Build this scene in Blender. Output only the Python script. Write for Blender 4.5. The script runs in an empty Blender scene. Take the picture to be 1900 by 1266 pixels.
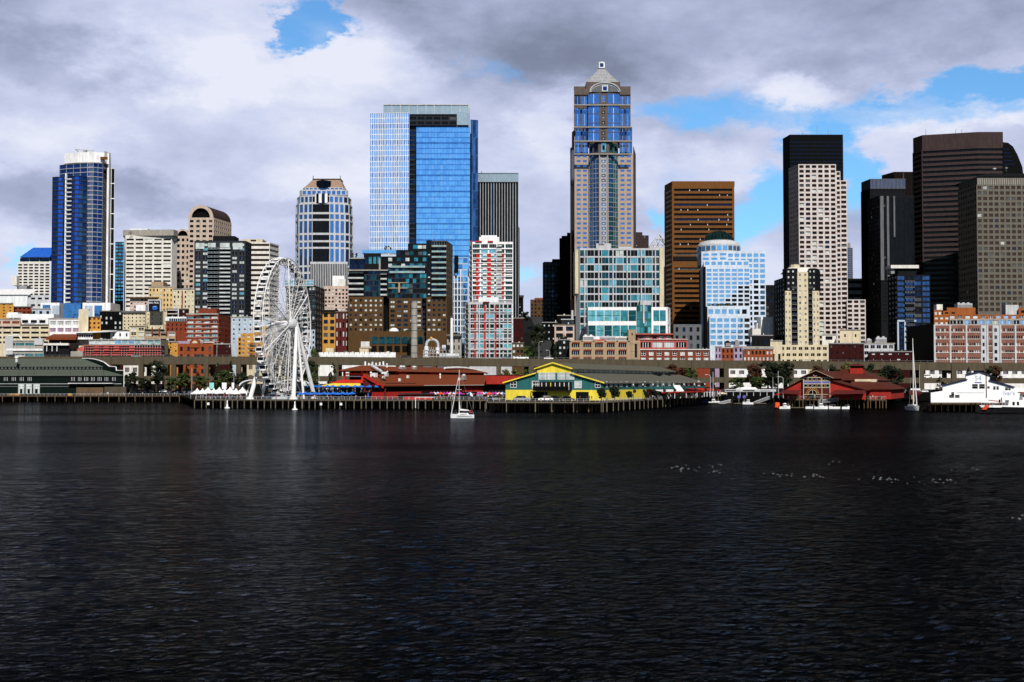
import bpy, math, random
import numpy as np
from mathutils import Vector, Matrix
R = math.radians
rnd = random.Random(7)
S = bpy.context.scene
COL = S.collection
# ------------------------------------------------------------ camera
F = 2300.0; HZ = 708.0; CAMZ = 10.0
PITCH = math.atan((HZ-633)/F)
cam_d = bpy.data.cameras.new('camera'); cam = bpy.data.objects.new('camera', cam_d); COL.objects.link(cam)
cam_d.sensor_width = 36; cam_d.lens = F/1900*36; cam_d.clip_start = .5; cam_d.clip_end = 30000
cam.location = (0,0,CAMZ); cam.rotation_euler = (R(90)+PITCH,0,0)
S.camera = cam
SP, CP = math.sin(PITCH), math.cos(PITCH)
def ray(px, py):
    u = (px-950)/F; v = (633-py)/F
    return (u, CP-v*SP, SP+v*CP)
def XA(px, Y, py=640):
    r = ray(px,py); return Y*r[0]/r[1]
def ZA(py, Y):
    r = ray(950,py); return CAMZ+Y*r[2]/r[1]
def GZ(Y):
    pts = [(0,4),(700,4.5),(760,12),(1000,43),(1500,88),(2500,120),(9000,140)]
    for (a,b),(c,d) in zip(pts,pts[1:]):
        if Y<=c: return b+(d-b)*(Y-a)/(c-a)
    return 140
# ------------------------------------------------------------ exposure, sun
S.view_settings.view_transform = 'Standard'; S.view_settings.look = 'None'
S.view_settings.exposure = 0.0; S.view_settings.gamma = 1
SUN = Vector((0.13,-0.74,0.66)).normalized()
sd = bpy.data.lights.new('sun','SUN'); sd.energy = 5.0; sd.angle = R(.5); sd.color = (1,.95,.87)
so = bpy.data.objects.new('sun', sd); COL.objects.link(so)
so.rotation_euler = SUN.to_track_quat('Z','Y').to_euler(); so.location = (0,-50,200)
# ------------------------------------------------------------ world
W = bpy.data.worlds.new('World'); S.world = W; W.use_nodes = True
def nodes_of(nt):
    n = nt.nodes; n.clear(); return n, nt.links
n, L = nodes_of(W.node_tree)
def NN(t, **k):
    x = n.new(t)
    for a,b in k.items():
        if a.startswith('i_'): x.inputs[int(a[2:]) if a[2:].isdigit() else a[2:]].default_value = b
        else: setattr(x,a,b)
    return x
def mth(op,a,b=None,clamp=False):
    m = n.new('ShaderNodeMath'); m.operation = op; m.use_clamp = clamp
    for i,v in enumerate((a,b)):
        if v is None: continue
        if hasattr(v,'links') or hasattr(v,'is_linked'): L.new(v,m.inputs[i])
        else: m.inputs[i].default_value = v
    return m.outputs[0]
def vmt(op,a,b=None):
    m = n.new('ShaderNodeVectorMath'); m.operation = op
    for i,v in enumerate((a,b)):
        if v is None: continue
        if hasattr(v,'is_linked'): L.new(v,m.inputs[i])
        else: m.inputs[i].default_value = v
    return m.outputs['Value'] if op in('LENGTH','DOT_PRODUCT') else m.outputs[0]
def mixc(f,a,b):
    m = n.new('ShaderNodeMix'); m.data_type='RGBA'
    for s,v in ((m.inputs[0],f),(m.inputs[6],a),(m.inputs[7],b)):
        if hasattr(v,'is_linked'): L.new(v,s)
        else: s.default_value = v if isinstance(v,(int,float)) else (*v,1)
    return m.outputs[2]
def mrange(v,a,b,c,d,smooth=True):
    m = n.new('ShaderNodeMapRange'); m.interpolation_type = 'SMOOTHSTEP' if smooth else 'LINEAR'
    L.new(v,m.inputs[0])
    for i,x in enumerate((a,b,c,d)): m.inputs[i+1].default_value = x
    return m.outputs[0]
tc = n.new('ShaderNodeTexCoord'); D0 = tc.outputs['Generated']
sep = n.new('ShaderNodeSeparateXYZ'); L.new(D0,sep.inputs[0])
def noise(vec,scale,detail=5,rough=.55,lac=2.0,dist=0,out='Fac'):
    x = n.new('ShaderNodeTexNoise'); x.inputs['Scale'].default_value=scale; x.inputs['Detail'].default_value=detail
    x.inputs['Roughness'].default_value=rough; x.inputs['Lacunarity'].default_value=lac; x.inputs['Distortion'].default_value=dist
    L.new(vec,x.inputs['Vector']); return x.outputs[out]
st = vmt('MULTIPLY',D0,(1,1,2.1))
warpc = noise(st,5.0,10,.66,out='Color')
warp = vmt('MULTIPLY',vmt('SUBTRACT',warpc,(.5,.5,.5)),(.30,.05,.11))
DW = vmt('ADD',D0,warp)
def blob(px,py,rx,ry,soft=1.0,core=.25):
    r = Vector(ray(px,py)).normalized()
    d = vmt('MULTIPLY',vmt('SUBTRACT',DW,tuple(r)),(F/rx,0.0,F/ry))
    ln = vmt('LENGTH',d)
    f = mrange(ln,core,soft,1,0)
    return mth('MULTIPLY',f,mth('GREATER_THAN',sep.outputs[1],0))
def addall(l):
    o = l[0]
    for x in l[1:]: o = mth('ADD',o,x)
    return o
nz = noise(st,5.5,12,.6)
nz2 = noise(vmt('ADD',st,(3.1,7.7,1.3)),3.6,12,.58)
holes = addall([blob(555,35,120,70),mth('MULTIPLY',blob(500,60,80,45),.7),mth('MULTIPLY',blob(625,40,90,40),.6),mth('MULTIPLY',blob(1390,395,130,90),.95),mth('MULTIPLY',blob(1340,225,190,50),.62),
   mth('MULTIPLY',blob(1680,222,270,62),.8),blob(1600,330,120,110),mth('MULTIPLY',blob(1200,400,60,50),.7),blob(1820,160,160,40),
   mth('MULTIPLY',blob(1000,520,60,30),.45),mth('MULTIPLY',blob(10,470,60,40),.6),mth('MULTIPLY',blob(900,130,80,40),.35)])
holes = mth('MINIMUM',holes,1.0)
back = mrange(sep.outputs[1],-.25,.15,1,0)          # sky behind the viewer: more open blue
cov = mth('SUBTRACT',mth('ADD',mth('MULTIPLY',mth('SUBTRACT',nz,.5),3.2),1.25),mth('MULTIPLY',holes,1.75))
cov = mth('SUBTRACT',cov,mth('MULTIPLY',back,1.0))
mask = mrange(cov,-.35,1.0,0,1)
dark = addall([mth('MULTIPLY',blob(1330,40,950,210,1.0,.25),.98),mth('MULTIPLY',blob(1000,100,340,110),.2),mth('MULTIPLY',blob(80,375,330,75),.75),mth('MULTIPLY',blob(150,110,210,60),.45),
   mth('MULTIPLY',blob(560,470,300,60),.3),mth('MULTIPLY',blob(480,400,260,40),.35),mth('MULTIPLY',blob(620,220,260,30),.2)])
white = addall([mth('MULTIPLY',blob(330,120,180,110),.55),mth('MULTIPLY',blob(640,110,200,80),.45),mth('MULTIPLY',blob(1500,185,120,40),.5),mth('MULTIPLY',blob(1280,330,190,60),.4),
   mth('MULTIPLY',blob(1840,225,140,40),.55),mth('MULTIPLY',blob(60,240,140,60),.3),mth('MULTIPLY',blob(1030,240,120,90),.35),mth('MULTIPLY',blob(640,330,200,50),.25)])
sh = addall([mth('MULTIPLY',mth('SUBTRACT',nz2,.5),1.25),mth('MULTIPLY',mth('SUBTRACT',nz,.5),1.0),mth('MULTIPLY',white,.55),mth('MULTIPLY',dark,-.46)])
sh = mth('ADD',sh,.74)
ramp = n.new('ShaderNodeValToRGB'); L.new(sh,ramp.inputs[0])
e = ramp.color_ramp.elements
e[0].position=0.0; e[0].color=(1.7,1.95,2.9,1)
e[1].position=1.0; e[1].color=(8.0,8.3,9.6,1)
for p,c in ((.22,(2.2,2.55,3.65)),(.5,(3.95,4.45,6.3)),(.75,(6.0,6.5,8.6))):
    q = e.new(p); q.color=(*c,1)
sky = n.new('ShaderNodeTexSky'); sky.sky_type='NISHITA'; sky.sun_disc=False
sky.sun_elevation = math.asin(SUN.z); sky.sun_rotation = R(180)-math.atan2(SUN.x,-SUN.y)
sky.air_density=1.0; sky.dust_density=.6; sky.ozone_density=2
skyc = vmt('MULTIPLY',sky.outputs[0],(.7,1.17,1.5))
colr = mixc(mask,skyc,ramp.outputs[0])
# unseen sky dimmed overhead, sideways and behind, to cut ambient and water reflections
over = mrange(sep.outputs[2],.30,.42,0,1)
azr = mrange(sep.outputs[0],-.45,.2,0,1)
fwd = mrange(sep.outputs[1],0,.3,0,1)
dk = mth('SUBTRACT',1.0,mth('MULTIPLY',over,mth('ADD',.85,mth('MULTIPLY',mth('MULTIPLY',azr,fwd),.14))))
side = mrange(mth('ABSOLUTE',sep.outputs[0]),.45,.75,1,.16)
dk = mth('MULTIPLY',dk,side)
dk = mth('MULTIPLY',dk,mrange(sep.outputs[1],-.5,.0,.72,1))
gap = vmt('LENGTH',vmt('MULTIPLY',vmt('SUBTRACT',D0,tuple(Vector((-.19,1,.385)).normalized())),(9,0,20)))  # bright patch added above the frame to put a sheen on the water
sheen_patch = mth('MULTIPLY',mrange(gap,.1,1.0,1,0),mth('GREATER_THAN',sep.outputs[1],0))
dk = mth('ADD',dk,mth('MULTIPLY',sheen_patch,3.5))
colr = vmt('MULTIPLY',colr,n.new('ShaderNodeCombineXYZ').outputs[0]) if False else colr
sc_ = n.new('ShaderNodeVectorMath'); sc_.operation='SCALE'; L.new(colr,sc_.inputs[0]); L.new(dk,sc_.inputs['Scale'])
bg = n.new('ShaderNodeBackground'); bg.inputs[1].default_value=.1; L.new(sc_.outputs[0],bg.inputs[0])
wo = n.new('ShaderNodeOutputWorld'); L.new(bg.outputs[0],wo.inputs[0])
# ------------------------------------------------------------ materials
MT = {}
def mk(name): 
    m = bpy.data.materials.new(name); m.use_nodes=True; MT[name]=m; return m
def wallmat(name,c,rough=.85,var=.32,scale=.12,metal=0.0,spec=.3):
    m = mk(name); nt=m.node_tree; N,K = nt.nodes,nt.links
    b = N['Principled BSDF']; b.inputs['Roughness'].default_value=rough; b.inputs['Metallic'].default_value=metal
    b.inputs['Specular IOR Level'].default_value=spec if max(c)>.05 else .08
    g = N.new('ShaderNodeNewGeometry')
    mp = N.new('ShaderNodeVectorMath'); mp.operation='MULTIPLY'; mp.inputs[1].default_value=(1,1,.22); K.new(g.outputs['Position'],mp.inputs[0])
    a = N.new('ShaderNodeTexNoise'); a.inputs['Scale'].default_value=scale*5; a.inputs['Detail'].default_value=6; a.inputs['Roughness'].default_value=.7; K.new(mp.outputs[0],a.inputs['Vector'])
    r = N.new('ShaderNodeMapRange'); r.inputs[1].default_value=.3; r.inputs[2].default_value=.7; r.inputs[3].default_value=1-var; r.inputs[4].default_value=1+var*.45; K.new(a.outputs[0],r.inputs[0])
    v = N.new('ShaderNodeVectorMath'); v.operation='SCALE'; v.inputs[0].default_value=c[:3]; K.new(r.outputs[0],v.inputs['Scale'])
    K.new(v.outputs[0],b.inputs['Base Color']); return m
def glassmat(name,c,metal=.85,rough=.07,cell=1.7,var=.35,spec=.5):
    m = mk(name); nt=m.node_tree; N,K = nt.nodes,nt.links
    b = N['Principled BSDF']; b.inputs['Roughness'].default_value=rough; b.inputs['Metallic'].default_value=metal
    b.inputs['Specular IOR Level'].default_value=spec
    g = N.new('ShaderNodeNewGeometry')
    s = N.new('ShaderNodeVectorMath'); s.operation='SNAP'; s.inputs[1].default_value=(cell,50,cell*1.9); K.new(g.outputs['Position'],s.inputs[0])
    wn = N.new('ShaderNodeTexWhiteNoise'); K.new(s.outputs[0],wn.inputs[0])
    r = N.new('ShaderNodeMapRange'); r.inputs[3].default_value=1-var; r.inputs[4].default_value=1+var*.3; K.new(wn.outputs[0],r.inputs[0])
    v = N.new('ShaderNodeVectorMath'); v.operation='SCALE'; v.inputs[0].default_value=c[:3]; K.new(r.outputs[0],v.inputs['Scale'])
    K.new(v.outputs[0],b.inputs['Base Color'])
    nz_ = N.new('ShaderNodeTexNoise'); nz_.inputs['Scale'].default_value=.25; K.new(g.outputs['Position'],nz_.inputs['Vector'])
    bp = N.new('ShaderNodeBump'); bp.inputs['Strength'].default_value=.35; bp.inputs['Distance'].default_value=.5; K.new(nz_.outputs[0],bp.inputs['Height']); K.new(bp.outputs[0],b.inputs['Normal'])
    return m
for nm,c in dict(
  white=(.82,.82,.84), offwhite=(.7,.68,.64), cream=(.62,.54,.38), tan=(.52,.38,.22), beige=(.38,.27,.17), pinkbeige=(.55,.42,.36), palegrey=(.5,.51,.54),
  grey=(.25,.25,.26), midgrey=(.12,.125,.14), slate=(.028,.031,.038), charcoal=(.009,.0095,.012), black=(.0035,.0035,.004), near_black=(.002,.002,.0025),
  concrete=(.08,.064,.04), concrete_pale=(.33,.31,.28), bronze=(.15,.056,.009), brownbrick=(.078,.038,.01), brick=(.2,.034,.012), orangebrick=(.26,.055,.013),
  redpaint=(.48,.018,.012), darkred=(.09,.009,.008), pinkred=(.5,.1,.08), coral=(.45,.085,.08), orange=(.3,.085,.018), ochre=(.5,.25,.045), yellow=(.85,.68,.06),
  teal=(.02,.13,.13), darkgreen=(.003,.008,.006), gridwhite=(.6,.54,.52), domewall=(.58,.66,.78), brickpale=(.22,.09,.065), zincgrey=(.33,.34,.37), foamgrey=(.3,.31,.32), tanyellow=(.6,.44,.22), lilac=(.34,.25,.36), mauve=(.05,.034,.034), darkmauve=(.016,.01,.009), stonegrey=(.125,.115,.095), shedred=(.34,.02,.012), signpale=(.3,.38,.55), shaded_stone=(.105,.082,.074), stonepink=(.38,.3,.25), pinkgranite=(.5,.4,.33),
  paleblue=(.42,.5,.6), roofred=(.17,.034,.008), roofdarkred=(.075,.013,.006), roofgreen=(.075,.09,.075), roofgrey=(.1,.097,.077), roofdark=(.012,.012,.013), roofbrown=(.3,.2,.15), wood=(.12,.075,.04), darkwood=(.02,.014,.01),
  timber=(.13,.11,.08), steel=(.5,.52,.56), asphalt=(.04,.04,.042), earth=(.006,.007,.005), bluepaint=(.01,.1,.5), awningblue=(.02,.15,.62), signblue=(.12,.12,.4), aqua=(.25,.6,.55), foam=(.75,.78,.8), purple=(.35,.03,.3), magenta=(.7,.05,.3),
  skin=(.45,.26,.18), jeans=(.03,.05,.12), navy=(.015,.02,.06), khaki=(.3,.24,.15), hullblack=(.01,.01,.012), stripe=(.8,.08,.02), bark=(.04,.028,.018), silver=(.6,.62,.66), maroon=(.035,.006,.006), boardblack=(.006,.006,.008)
 ).items(): wallmat(nm,c)
MT['white'].node_tree.nodes['Principled BSDF'].inputs['Roughness'].default_value=.6
for k in ('roofred','roofgreen','roofgrey'):
    for nd in MT[k].node_tree.nodes:
        if nd.type=='TEX_NOISE': nd.inputs['Scale'].default_value=1.6
wallmat('paint_white',(.85,.86,.88),.35,.05,spec=.5); wallmat('carpaint_dark',(.015,.016,.02),.25,.05,spec=.5); wallmat('carpaint_silver',(.4,.42,.45),.3,.05,metal=.5)
wallmat('rubber',(.01,.01,.01),.8,.1); wallmat('steel_shiny',(.55,.58,.62),.35,.2,metal=.6)
glassmat('g_deep',(.04,.14,.58)); glassmat('g_dim',(.07,.075,.08),metal=0,rough=.3,spec=.2); glassmat('g_blue',(.1,.27,.6),var=.2); glassmat('g_sky',(.27,.57,.93),cell=1.3,var=.12); glassmat('g_sky2',(.21,.49,.87),cell=1.3,var=.12); glassmat('g_pale',(.36,.58,.9),cell=1.5,var=.15); glassmat('g_screen',(.36,.45,.5),metal=.4,rough=.2,var=.1)
glassmat('g_cyan',(.25,.6,.66)); glassmat('g_teal',(.02,.1,.12)); glassmat('g_tealm',(.07,.34,.38)); glassmat('g_dark',(.006,.007,.009),metal=0,rough=.15,spec=.12)
glassmat('g_navy',(.015,.03,.07),rough=.1); glassmat('g_curt',(.5,.55,.55),metal=0,rough=.5); glassmat('g_brown',(.03,.012,.008),metal=0,spec=.15); glassmat('g_steelblue',(.05,.12,.3)); glassmat('g_green',(.012,.05,.045),metal=.7)
glassmat('g_aqua',(.32,.52,.52),metal=.4,rough=.2)
def leafmat(name,c1,c2):
    m = mk(name); nt=m.node_tree; N,K = nt.nodes,nt.links; b = N['Principled BSDF']; b.inputs['Roughness'].default_value=.7; b.inputs['Specular IOR Level'].default_value=.2
    g = N.new('ShaderNodeNewGeometry'); a = N.new('ShaderNodeTexNoise'); a.inputs['Scale'].default_value=.9; a.inputs['Detail'].default_value=3; K.new(g.outputs['Position'],a.inputs['Vector'])
    r = N.new('ShaderNodeValToRGB'); r.color_ramp.elements[0].position=.35; r.color_ramp.elements[1].position=.65; r.color_ramp.elements[0].color=(*c1,1); r.color_ramp.elements[1].color=(*c2,1)
    K.new(a.outputs[0],r.inputs[0]); K.new(r.outputs[0],b.inputs['Base Color'])
leafmat('leaf_dark',(.008,.014,.006),(.02,.03,.012)); leafmat('leaf_mid',(.025,.05,.012),(.06,.085,.02)); leafmat('leaf_yellow',(.06,.06,.015),(.14,.12,.03)); leafmat('leaf_red',(.07,.015,.01),(.05,.03,.012))
# ------------------------------------------------------------ mesh builder
class MB:
    def __init__(s): s.v=[]; s.f=[]; s.m=[]; s.mats=[]
    def mi(s,mat):
        if mat not in s.mats: s.mats.append(mat)
        return s.mats.index(mat)
    def poly(s,pts,mat):
        i=len(s.v); s.v+= [tuple(p) for p in pts]; s.f.append(tuple(range(i,i+len(pts)))); s.m.append(s.mi(mat)); return s
    def raw(s,vs,fs,mat):
        i=len(s.v); s.v+=[tuple(p) for p in vs]; k=s.mi(mat)
        for f in fs: s.f.append(tuple(i+a for a in f)); s.m.append(k)
        return s
    def box(s,x0,x1,y0,y1,z0,z1,mat,ang=0,c=None):
        P=[(x0,y0,z0),(x1,y0,z0),(x1,y1,z0),(x0,y1,z0),(x0,y0,z1),(x1,y0,z1),(x1,y1,z1),(x0,y1,z1)]
        if ang:
            cx,cy = c or ((x0+x1)/2,(y0+y1)/2); ca,sa=math.cos(ang),math.sin(ang)
            P=[(cx+(x-cx)*ca-(y-cy)*sa, cy+(x-cx)*sa+(y-cy)*ca, z) for x,y,z in P]
        return s.raw(P,[(0,3,2,1),(4,5,6,7),(0,1,5,4),(1,2,6,5),(2,3,7,6),(3,0,4,7)],mat)
    def prism(s,poly,z0,z1,mat,top=None):
        k=len(poly); top = top or poly
        vs=[(x,y,z0) for x,y in poly]+[(x,y,z1) for x,y in top]
        fs=[tuple(reversed(range(k))),tuple(range(k,2*k))]+[(i,(i+1)%k,k+(i+1)%k,k+i) for i in range(k)]
        return s.raw(vs,fs,mat)
    def cyl(s,x,y,z0,z1,r,mat,r2=None,n=12):
        r2 = r if r2 is None else r2
        a=[(x+r*math.cos(2*math.pi*i/n),y+r*math.sin(2*math.pi*i/n)) for i in range(n)]
        b=[(x+r2*math.cos(2*math.pi*i/n),y+r2*math.sin(2*math.pi*i/n)) for i in range(n)]
        return s.prism(a,z0,z1,mat,b)
    def tube(s,p,q,r,mat,n=6,r2=None):
        p=Vector(p); q=Vector(q); d=(q-p)
        if d.length<1e-6: return s
        d.normalize(); a = d.orthogonal().normalized(); b=d.cross(a); r2=r if r2 is None else r2
        vs=[p+(a*math.cos(2*math.pi*i/n)+b*math.sin(2*math.pi*i/n))*r for i in range(n)]+[q+(a*math.cos(2*math.pi*i/n)+b*math.sin(2*math.pi*i/n))*r2 for i in range(n)]
        return s.raw(vs,[tuple(reversed(range(n))),tuple(range(n,2*n))]+[(i,(i+1)%n,n+(i+1)%n,n+i) for i in range(n)],mat)
    def path(s,pts,r,mat,n=6):
        for a,b in zip(pts,pts[1:]): s.tube(a,b,r,mat,n)
        return s
    def lathe(s,prof,x,y,mat,n=16,a0=0,a1=2*math.pi):
        k=len(prof); vs=[]; 
        for i in range(n+1):
            t=a0+(a1-a0)*i/n
            for r,z in prof: vs.append((x+r*math.cos(t),y+r*math.sin(t),z))
        fs=[(i*k+j,(i+1)*k+j,(i+1)*k+j+1,i*k+j+1) for i in range(n) for j in range(k-1)]
        return s.raw(vs,fs,mat)
    def mesh(s,name):
        me=bpy.data.meshes.new(name); me.from_pydata(s.v,[],s.f)
        for m in s.mats: me.materials.append(MT[m])
        me.polygons.foreach_set('material_index',s.m); me.update(); return me
    def build(s,name,parent=None,kind=None,label=None):
        o=bpy.data.objects.new(name,s.mesh(name)); COL.objects.link(o); o.parent=parent
        if kind: o['kind']=kind
        if label: o['label']=label
        return o
def tagp(o,label,cat,group=None,kind=None):
    if label: o['label']=label
    if cat: o['category']=cat
    if group: o['group']=group
    if kind: o['kind']=kind
    return o
UM={}
def unit(style,mat,fr='white'):
    k=(style,mat,fr)
    if k in UM: return UM[k]
    b=MB()
    if style=='w_ring': b.box(-.5,.5,0,.12,-.5,.5,mat)
    elif style in('p','x','v','h','d','g','v3'):
        b.box(-.5,.5,0,.12,-.5,.5,mat)
        t=.05
        if style in('x','v','g'): b.box(-t/2*1.2,t/2*1.2,-.06,.0,-.5,.5,fr)
        if style in('x','h'): b.box(-.5,.5,-.05,.0,-.02,.05,fr)
        if style=='v3':
            for x in (-.25,0,.25): b.box(x-.02,x+.02,-.05,0,-.5,.5,fr)
        if style in('d','g','x'):
            for x in(-.5,.5-.06): b.box(x,x+.06,-.06,0,-.5,.5,fr)
            for z in(-.5,.5-.08): b.box(-.44,.44,-.06,0,z,z+.08,fr)
    elif style=='balc':   # slab plus rail: unit x 1, y out -1..0, z 0..1 (rail height)
        b.box(-.5,.5,-1,0,0,.16,fr); b.box(-.5,.5,-1,-.96,.2,.92,mat); b.box(-.5,.5,-1.02,-.94,.92,1.0,fr)
        for x in (-.5,-.17,.16,.48): b.box(x,x+.02,-1.02,-.94,.16,.92,fr)
    elif style=='sq':  b.box(-.5,.5,-.1,0,-.5,.5,mat); b.box(-.25,.25,-.14,-.1,-.25,.25,fr)
    elif style=='fin': b.box(-.5,.5,-1,0,-.5,.5,mat)
    UM[k]=(b.mesh('pane' if style!='balc' else 'balcony'),b); return UM[k]
def Fc(c,r,fw=.7,fh=.6,g='g_dark',mt=0,mb=0,ml=0,mr=0,rec=.35,st='p',lo=None,wall=None,fr='white',skip=None,part='window'):
    return dict(c=c,r=r,fw=fw,fh=fh,g=g,mt=mt,mb=mb,ml=ml,mr=mr,rec=rec,st=st,lo=lo,wall=wall,fr=fr,skip=skip,part=part)
class Bld:
    def __init__(s,name,label,cat='building',loc=(0,0,0),rot=0,group=None,cap=100):
        s.o=bpy.data.objects.new(name,None); COL.objects.link(s.o); s.o.location=loc; s.o.rotation_euler=(0,0,rot)
        s.o.empty_display_size=1; tagp(s.o,label,cat,group); s.loc=loc; s.w=MB(); s.rf=MB(); s.inst=[]; s.parts=[]; s.cap=cap; s.seed=random.Random(hash(label)%9999 if False else sum(map(ord,label)))
        s.acc={}
    def L(s,x,y): return (x-s.loc[0],y-s.loc[1])
    def part(s,name,label=None):
        m=MB(); s.parts.append((name,m,label)); return m
    def accp(s,name):
        if name not in s.acc: s.acc[name]=MB()
        return s.acc[name]
    # px box: front face at depth Y
    def pbox(s,name,mat,px0,px1,py1,py0,Y,D,label=None):
        m=s.part(name,label); x0,x1=XA(px0,Y,(py0+py1)/2),XA(px1,Y,(py0+py1)/2); lx,ly=s.loc[0],s.loc[1]
        m.box(x0-lx,x1-lx,Y-ly,Y+D-ly,ZA(py0,Y)-s.loc[2],ZA(py1,Y)-s.loc[2],mat); return m
    def facade(s,A,B,z0,z1,f,wall,k=1.0):
        A=Vector((A[0],A[1])); B=Vector((B[0],B[1])); d=B-A; Ln=d.length
        if Ln<1e-4: return
        t=d/Ln; nrm=Vector((t.y,-t.x)); w=s.w
        def P(u,z,o=0): q=A+t*u-nrm*o; return (q.x,q.y,z)
        if not f: w.poly([P(0,z0),P(Ln,z0),P(Ln,z1),P(0,z1)],wall); return
        wall=f['wall'] or wall
        u0=f['ml']*k; u1=Ln-f['mr']*k; a0=z0+f['mb']*k; a1=z1-f['mt']*k
        c,r=f['c'],f['r']; cw=(u1-u0)/c; rh=(a1-a0)/r
        if cw<=0 or rh<=0: w.poly([P(0,z0),P(Ln,z0),P(Ln,z1),P(0,z1)],wall); return
        ww=cw*f['fw']; wh=rh*f['fh']
        us=[(u0+cw*(i+.5)-ww/2,u0+cw*(i+.5)+ww/2) for i in range(c)]
        zs=[(a0+rh*(j+.5)-wh/2,a0+rh*(j+.5)+wh/2) for j in range(r)]
        sk=f['skip']; rec=f['rec']
        e=0
        for a,b in us:                                   # full-height piers
            if a-e>1e-4: w.poly([P(e,z0),P(a,z0),P(a,z1),P(e,z1)],wall)
            e=b
        if Ln-e>1e-4: w.poly([P(e,z0),P(Ln,z0),P(Ln,z1),P(e,z1)],wall)
        ang=math.atan2(t.y,t.x)
        for i,(a,b) in enumerate(us):
            ez=z0
            for j,(c0,c1) in enumerate(zs):
                if sk and sk(i,r-1-j): continue
                if c0-ez>1e-4: w.poly([P(a,ez),P(b,ez),P(b,c0),P(a,c0)],wall)
                ez=c1
                w.poly([P(a,c0),P(b,c0),P(b,c0,rec),P(a,c0,rec)],wall); w.poly([P(a,c1,rec),P(b,c1,rec),P(b,c1),P(a,c1)],wall)
                w.poly([P(a,c0),P(a,c0,rec),P(a,c1,rec),P(a,c1)],wall); w.poly([P(b,c0,rec),P(b,c0),P(b,c1),P(b,c1,rec)],wall)
                g=f['g']; 
                if callable(g): g=g(i,r-1-j)
                elif isinstance(g,(list,tuple)): g=s.seed.choice(g)
                if g in('g_dark','g_brown') and f['fw']<.97:
                    t_=s.seed.random(); g='g_curt' if t_<.008 else ('g_dim' if t_<.13 else ('g_navy' if t_<.18 else g))
                q=P((a+b)/2,(c0+c1)/2,rec)
                s.inst.append((f['part'],(f['st'],g,f['fr']),q,ang,(b-a,1,c1-c0)))
            if z1-ez>1e-4: w.poly([P(a,ez),P(b,ez),P(b,z1),P(a,z1)],wall)
    def tier(s,chain,top,bot,specs,wall,D=30,roof='roofdark',back=None,par=.6,zref=None):
        Yr=zref or min(c[1] for c in chain); z1=ZA(top,Yr)-s.loc[2]
        z0=(ZA(bot,Yr) if bot is not None else GZ(Yr)-1.0)-s.loc[2]
        pm=(top+(bot if bot is not None else top+200))/2
        pts=[s.L(XA(px,Y,pm),Y) for px,Y in chain]; k=Yr/F
        if not isinstance(specs,(list,tuple)): specs=[specs]*(len(pts)-1)
        for (a,b,f) in zip(pts,pts[1:],specs):
            if f and f['lo']: 
                f=dict(f); f['mb']=max(0,(ZA(f['lo'],Yr)-s.loc[2]-z0)/k)
            s.facade(a,b,z0,z1,f,wall,k)
        if back: bk=[s.L(XA(px,Y,pm),Y) for px,Y in back]
        else:
            Ym=max(p[1] for p in pts)+D; cpx,cY=chain[-1] if chain[0][0]+chain[-1][0]<1900 else chain[0]
            sh=XA(cpx,Ym+s.loc[1],pm)-XA(cpx,cY,pm); sh+= (.4 if sh<0 else -.4)*0; bk=[(pts[-1][0]+sh,Ym),(pts[0][0]+sh,Ym)]
        full=pts+bk
        for a,b in zip(full[len(pts)-1:],full[len(pts):]+[full[0]]):
            s.w.poly([(a[0],a[1],z0),(b[0],b[1],z0),(b[0],b[1],z1),(a[0],a[1],z1)],wall)
        s.rf.poly([(x,y,z1-par) for x,y in full],roof)
        return full,z0,z1
    def rect(s,x0,x1,Y,top,bot,spec,wall,D=30,side=None,**k):
        return s.tier([(x0,Y),(x1,Y)],top,bot,[spec],wall,D,**k)
    def balc(s,px0,px1,pys,Y,depth=1.4,h=1.1,rail='g_teal',fr='palegrey'):
        x0,x1=XA(px0,Y),XA(px1,Y)
        for py in pys:
            s.inst.append(('balcony',('balc',rail,fr),((x0+x1)/2-s.loc[0],Y-s.loc[1],ZA(py,Y)-s.loc[2]),0,(x1-x0,depth,h)))
    def finish(s):
        if s.w.v: s.w.build('wall',s.o)
        if s.rf.v: s.rf.build('roof',s.o)
        for nm,m,lb in s.parts:
            if m.v: m.build(nm,s.o,label=lb)
        for nm,m in s.acc.items(): m.build(nm,s.o)
        by={}
        for it in s.inst: by.setdefault(it[0],[]).append(it)
        for nm,l in by.items():
            l.sort(key=lambda t:(-round(t[4][0]*t[4][2],1),-t[2][2],t[2][0]))
            for it in l[:s.cap]:
                o=bpy.data.objects.new(nm,unit(*it[1])[0]); COL.objects.link(o); o.parent=s.o; o.location=it[2]; o.rotation_euler=(0,0,it[3]); o.scale=it[4]
            rest=l[s.cap:]
            if rest:
                m=MB()
                for it in rest:
                    u=unit(*it[1])[1]; ca,sa=math.cos(it[3]),math.sin(it[3]); sx,sy,sz=it[4]; x0,y0,z0=it[2]
                    base=len(m.v)
                    m.v+=[(x0+x*sx*ca-y*sy*sa,y0+x*sx*sa+y*sy*ca,z0+z*sz) for x,y,z in u.v]
                    idx=[m.mi(q) for q in u.mats]
                    m.f+=[tuple(base+i for i in f) for f in u.f]; m.m+=[idx[q] for q in u.m]
                m.build(nm,s.o,kind='stuff')
        return s.o
def B(name,label,px,Y,cat='building',**k):
    return Bld(name,label,cat,loc=(XA(px,Y),Y,GZ(Y)),**k)
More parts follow.
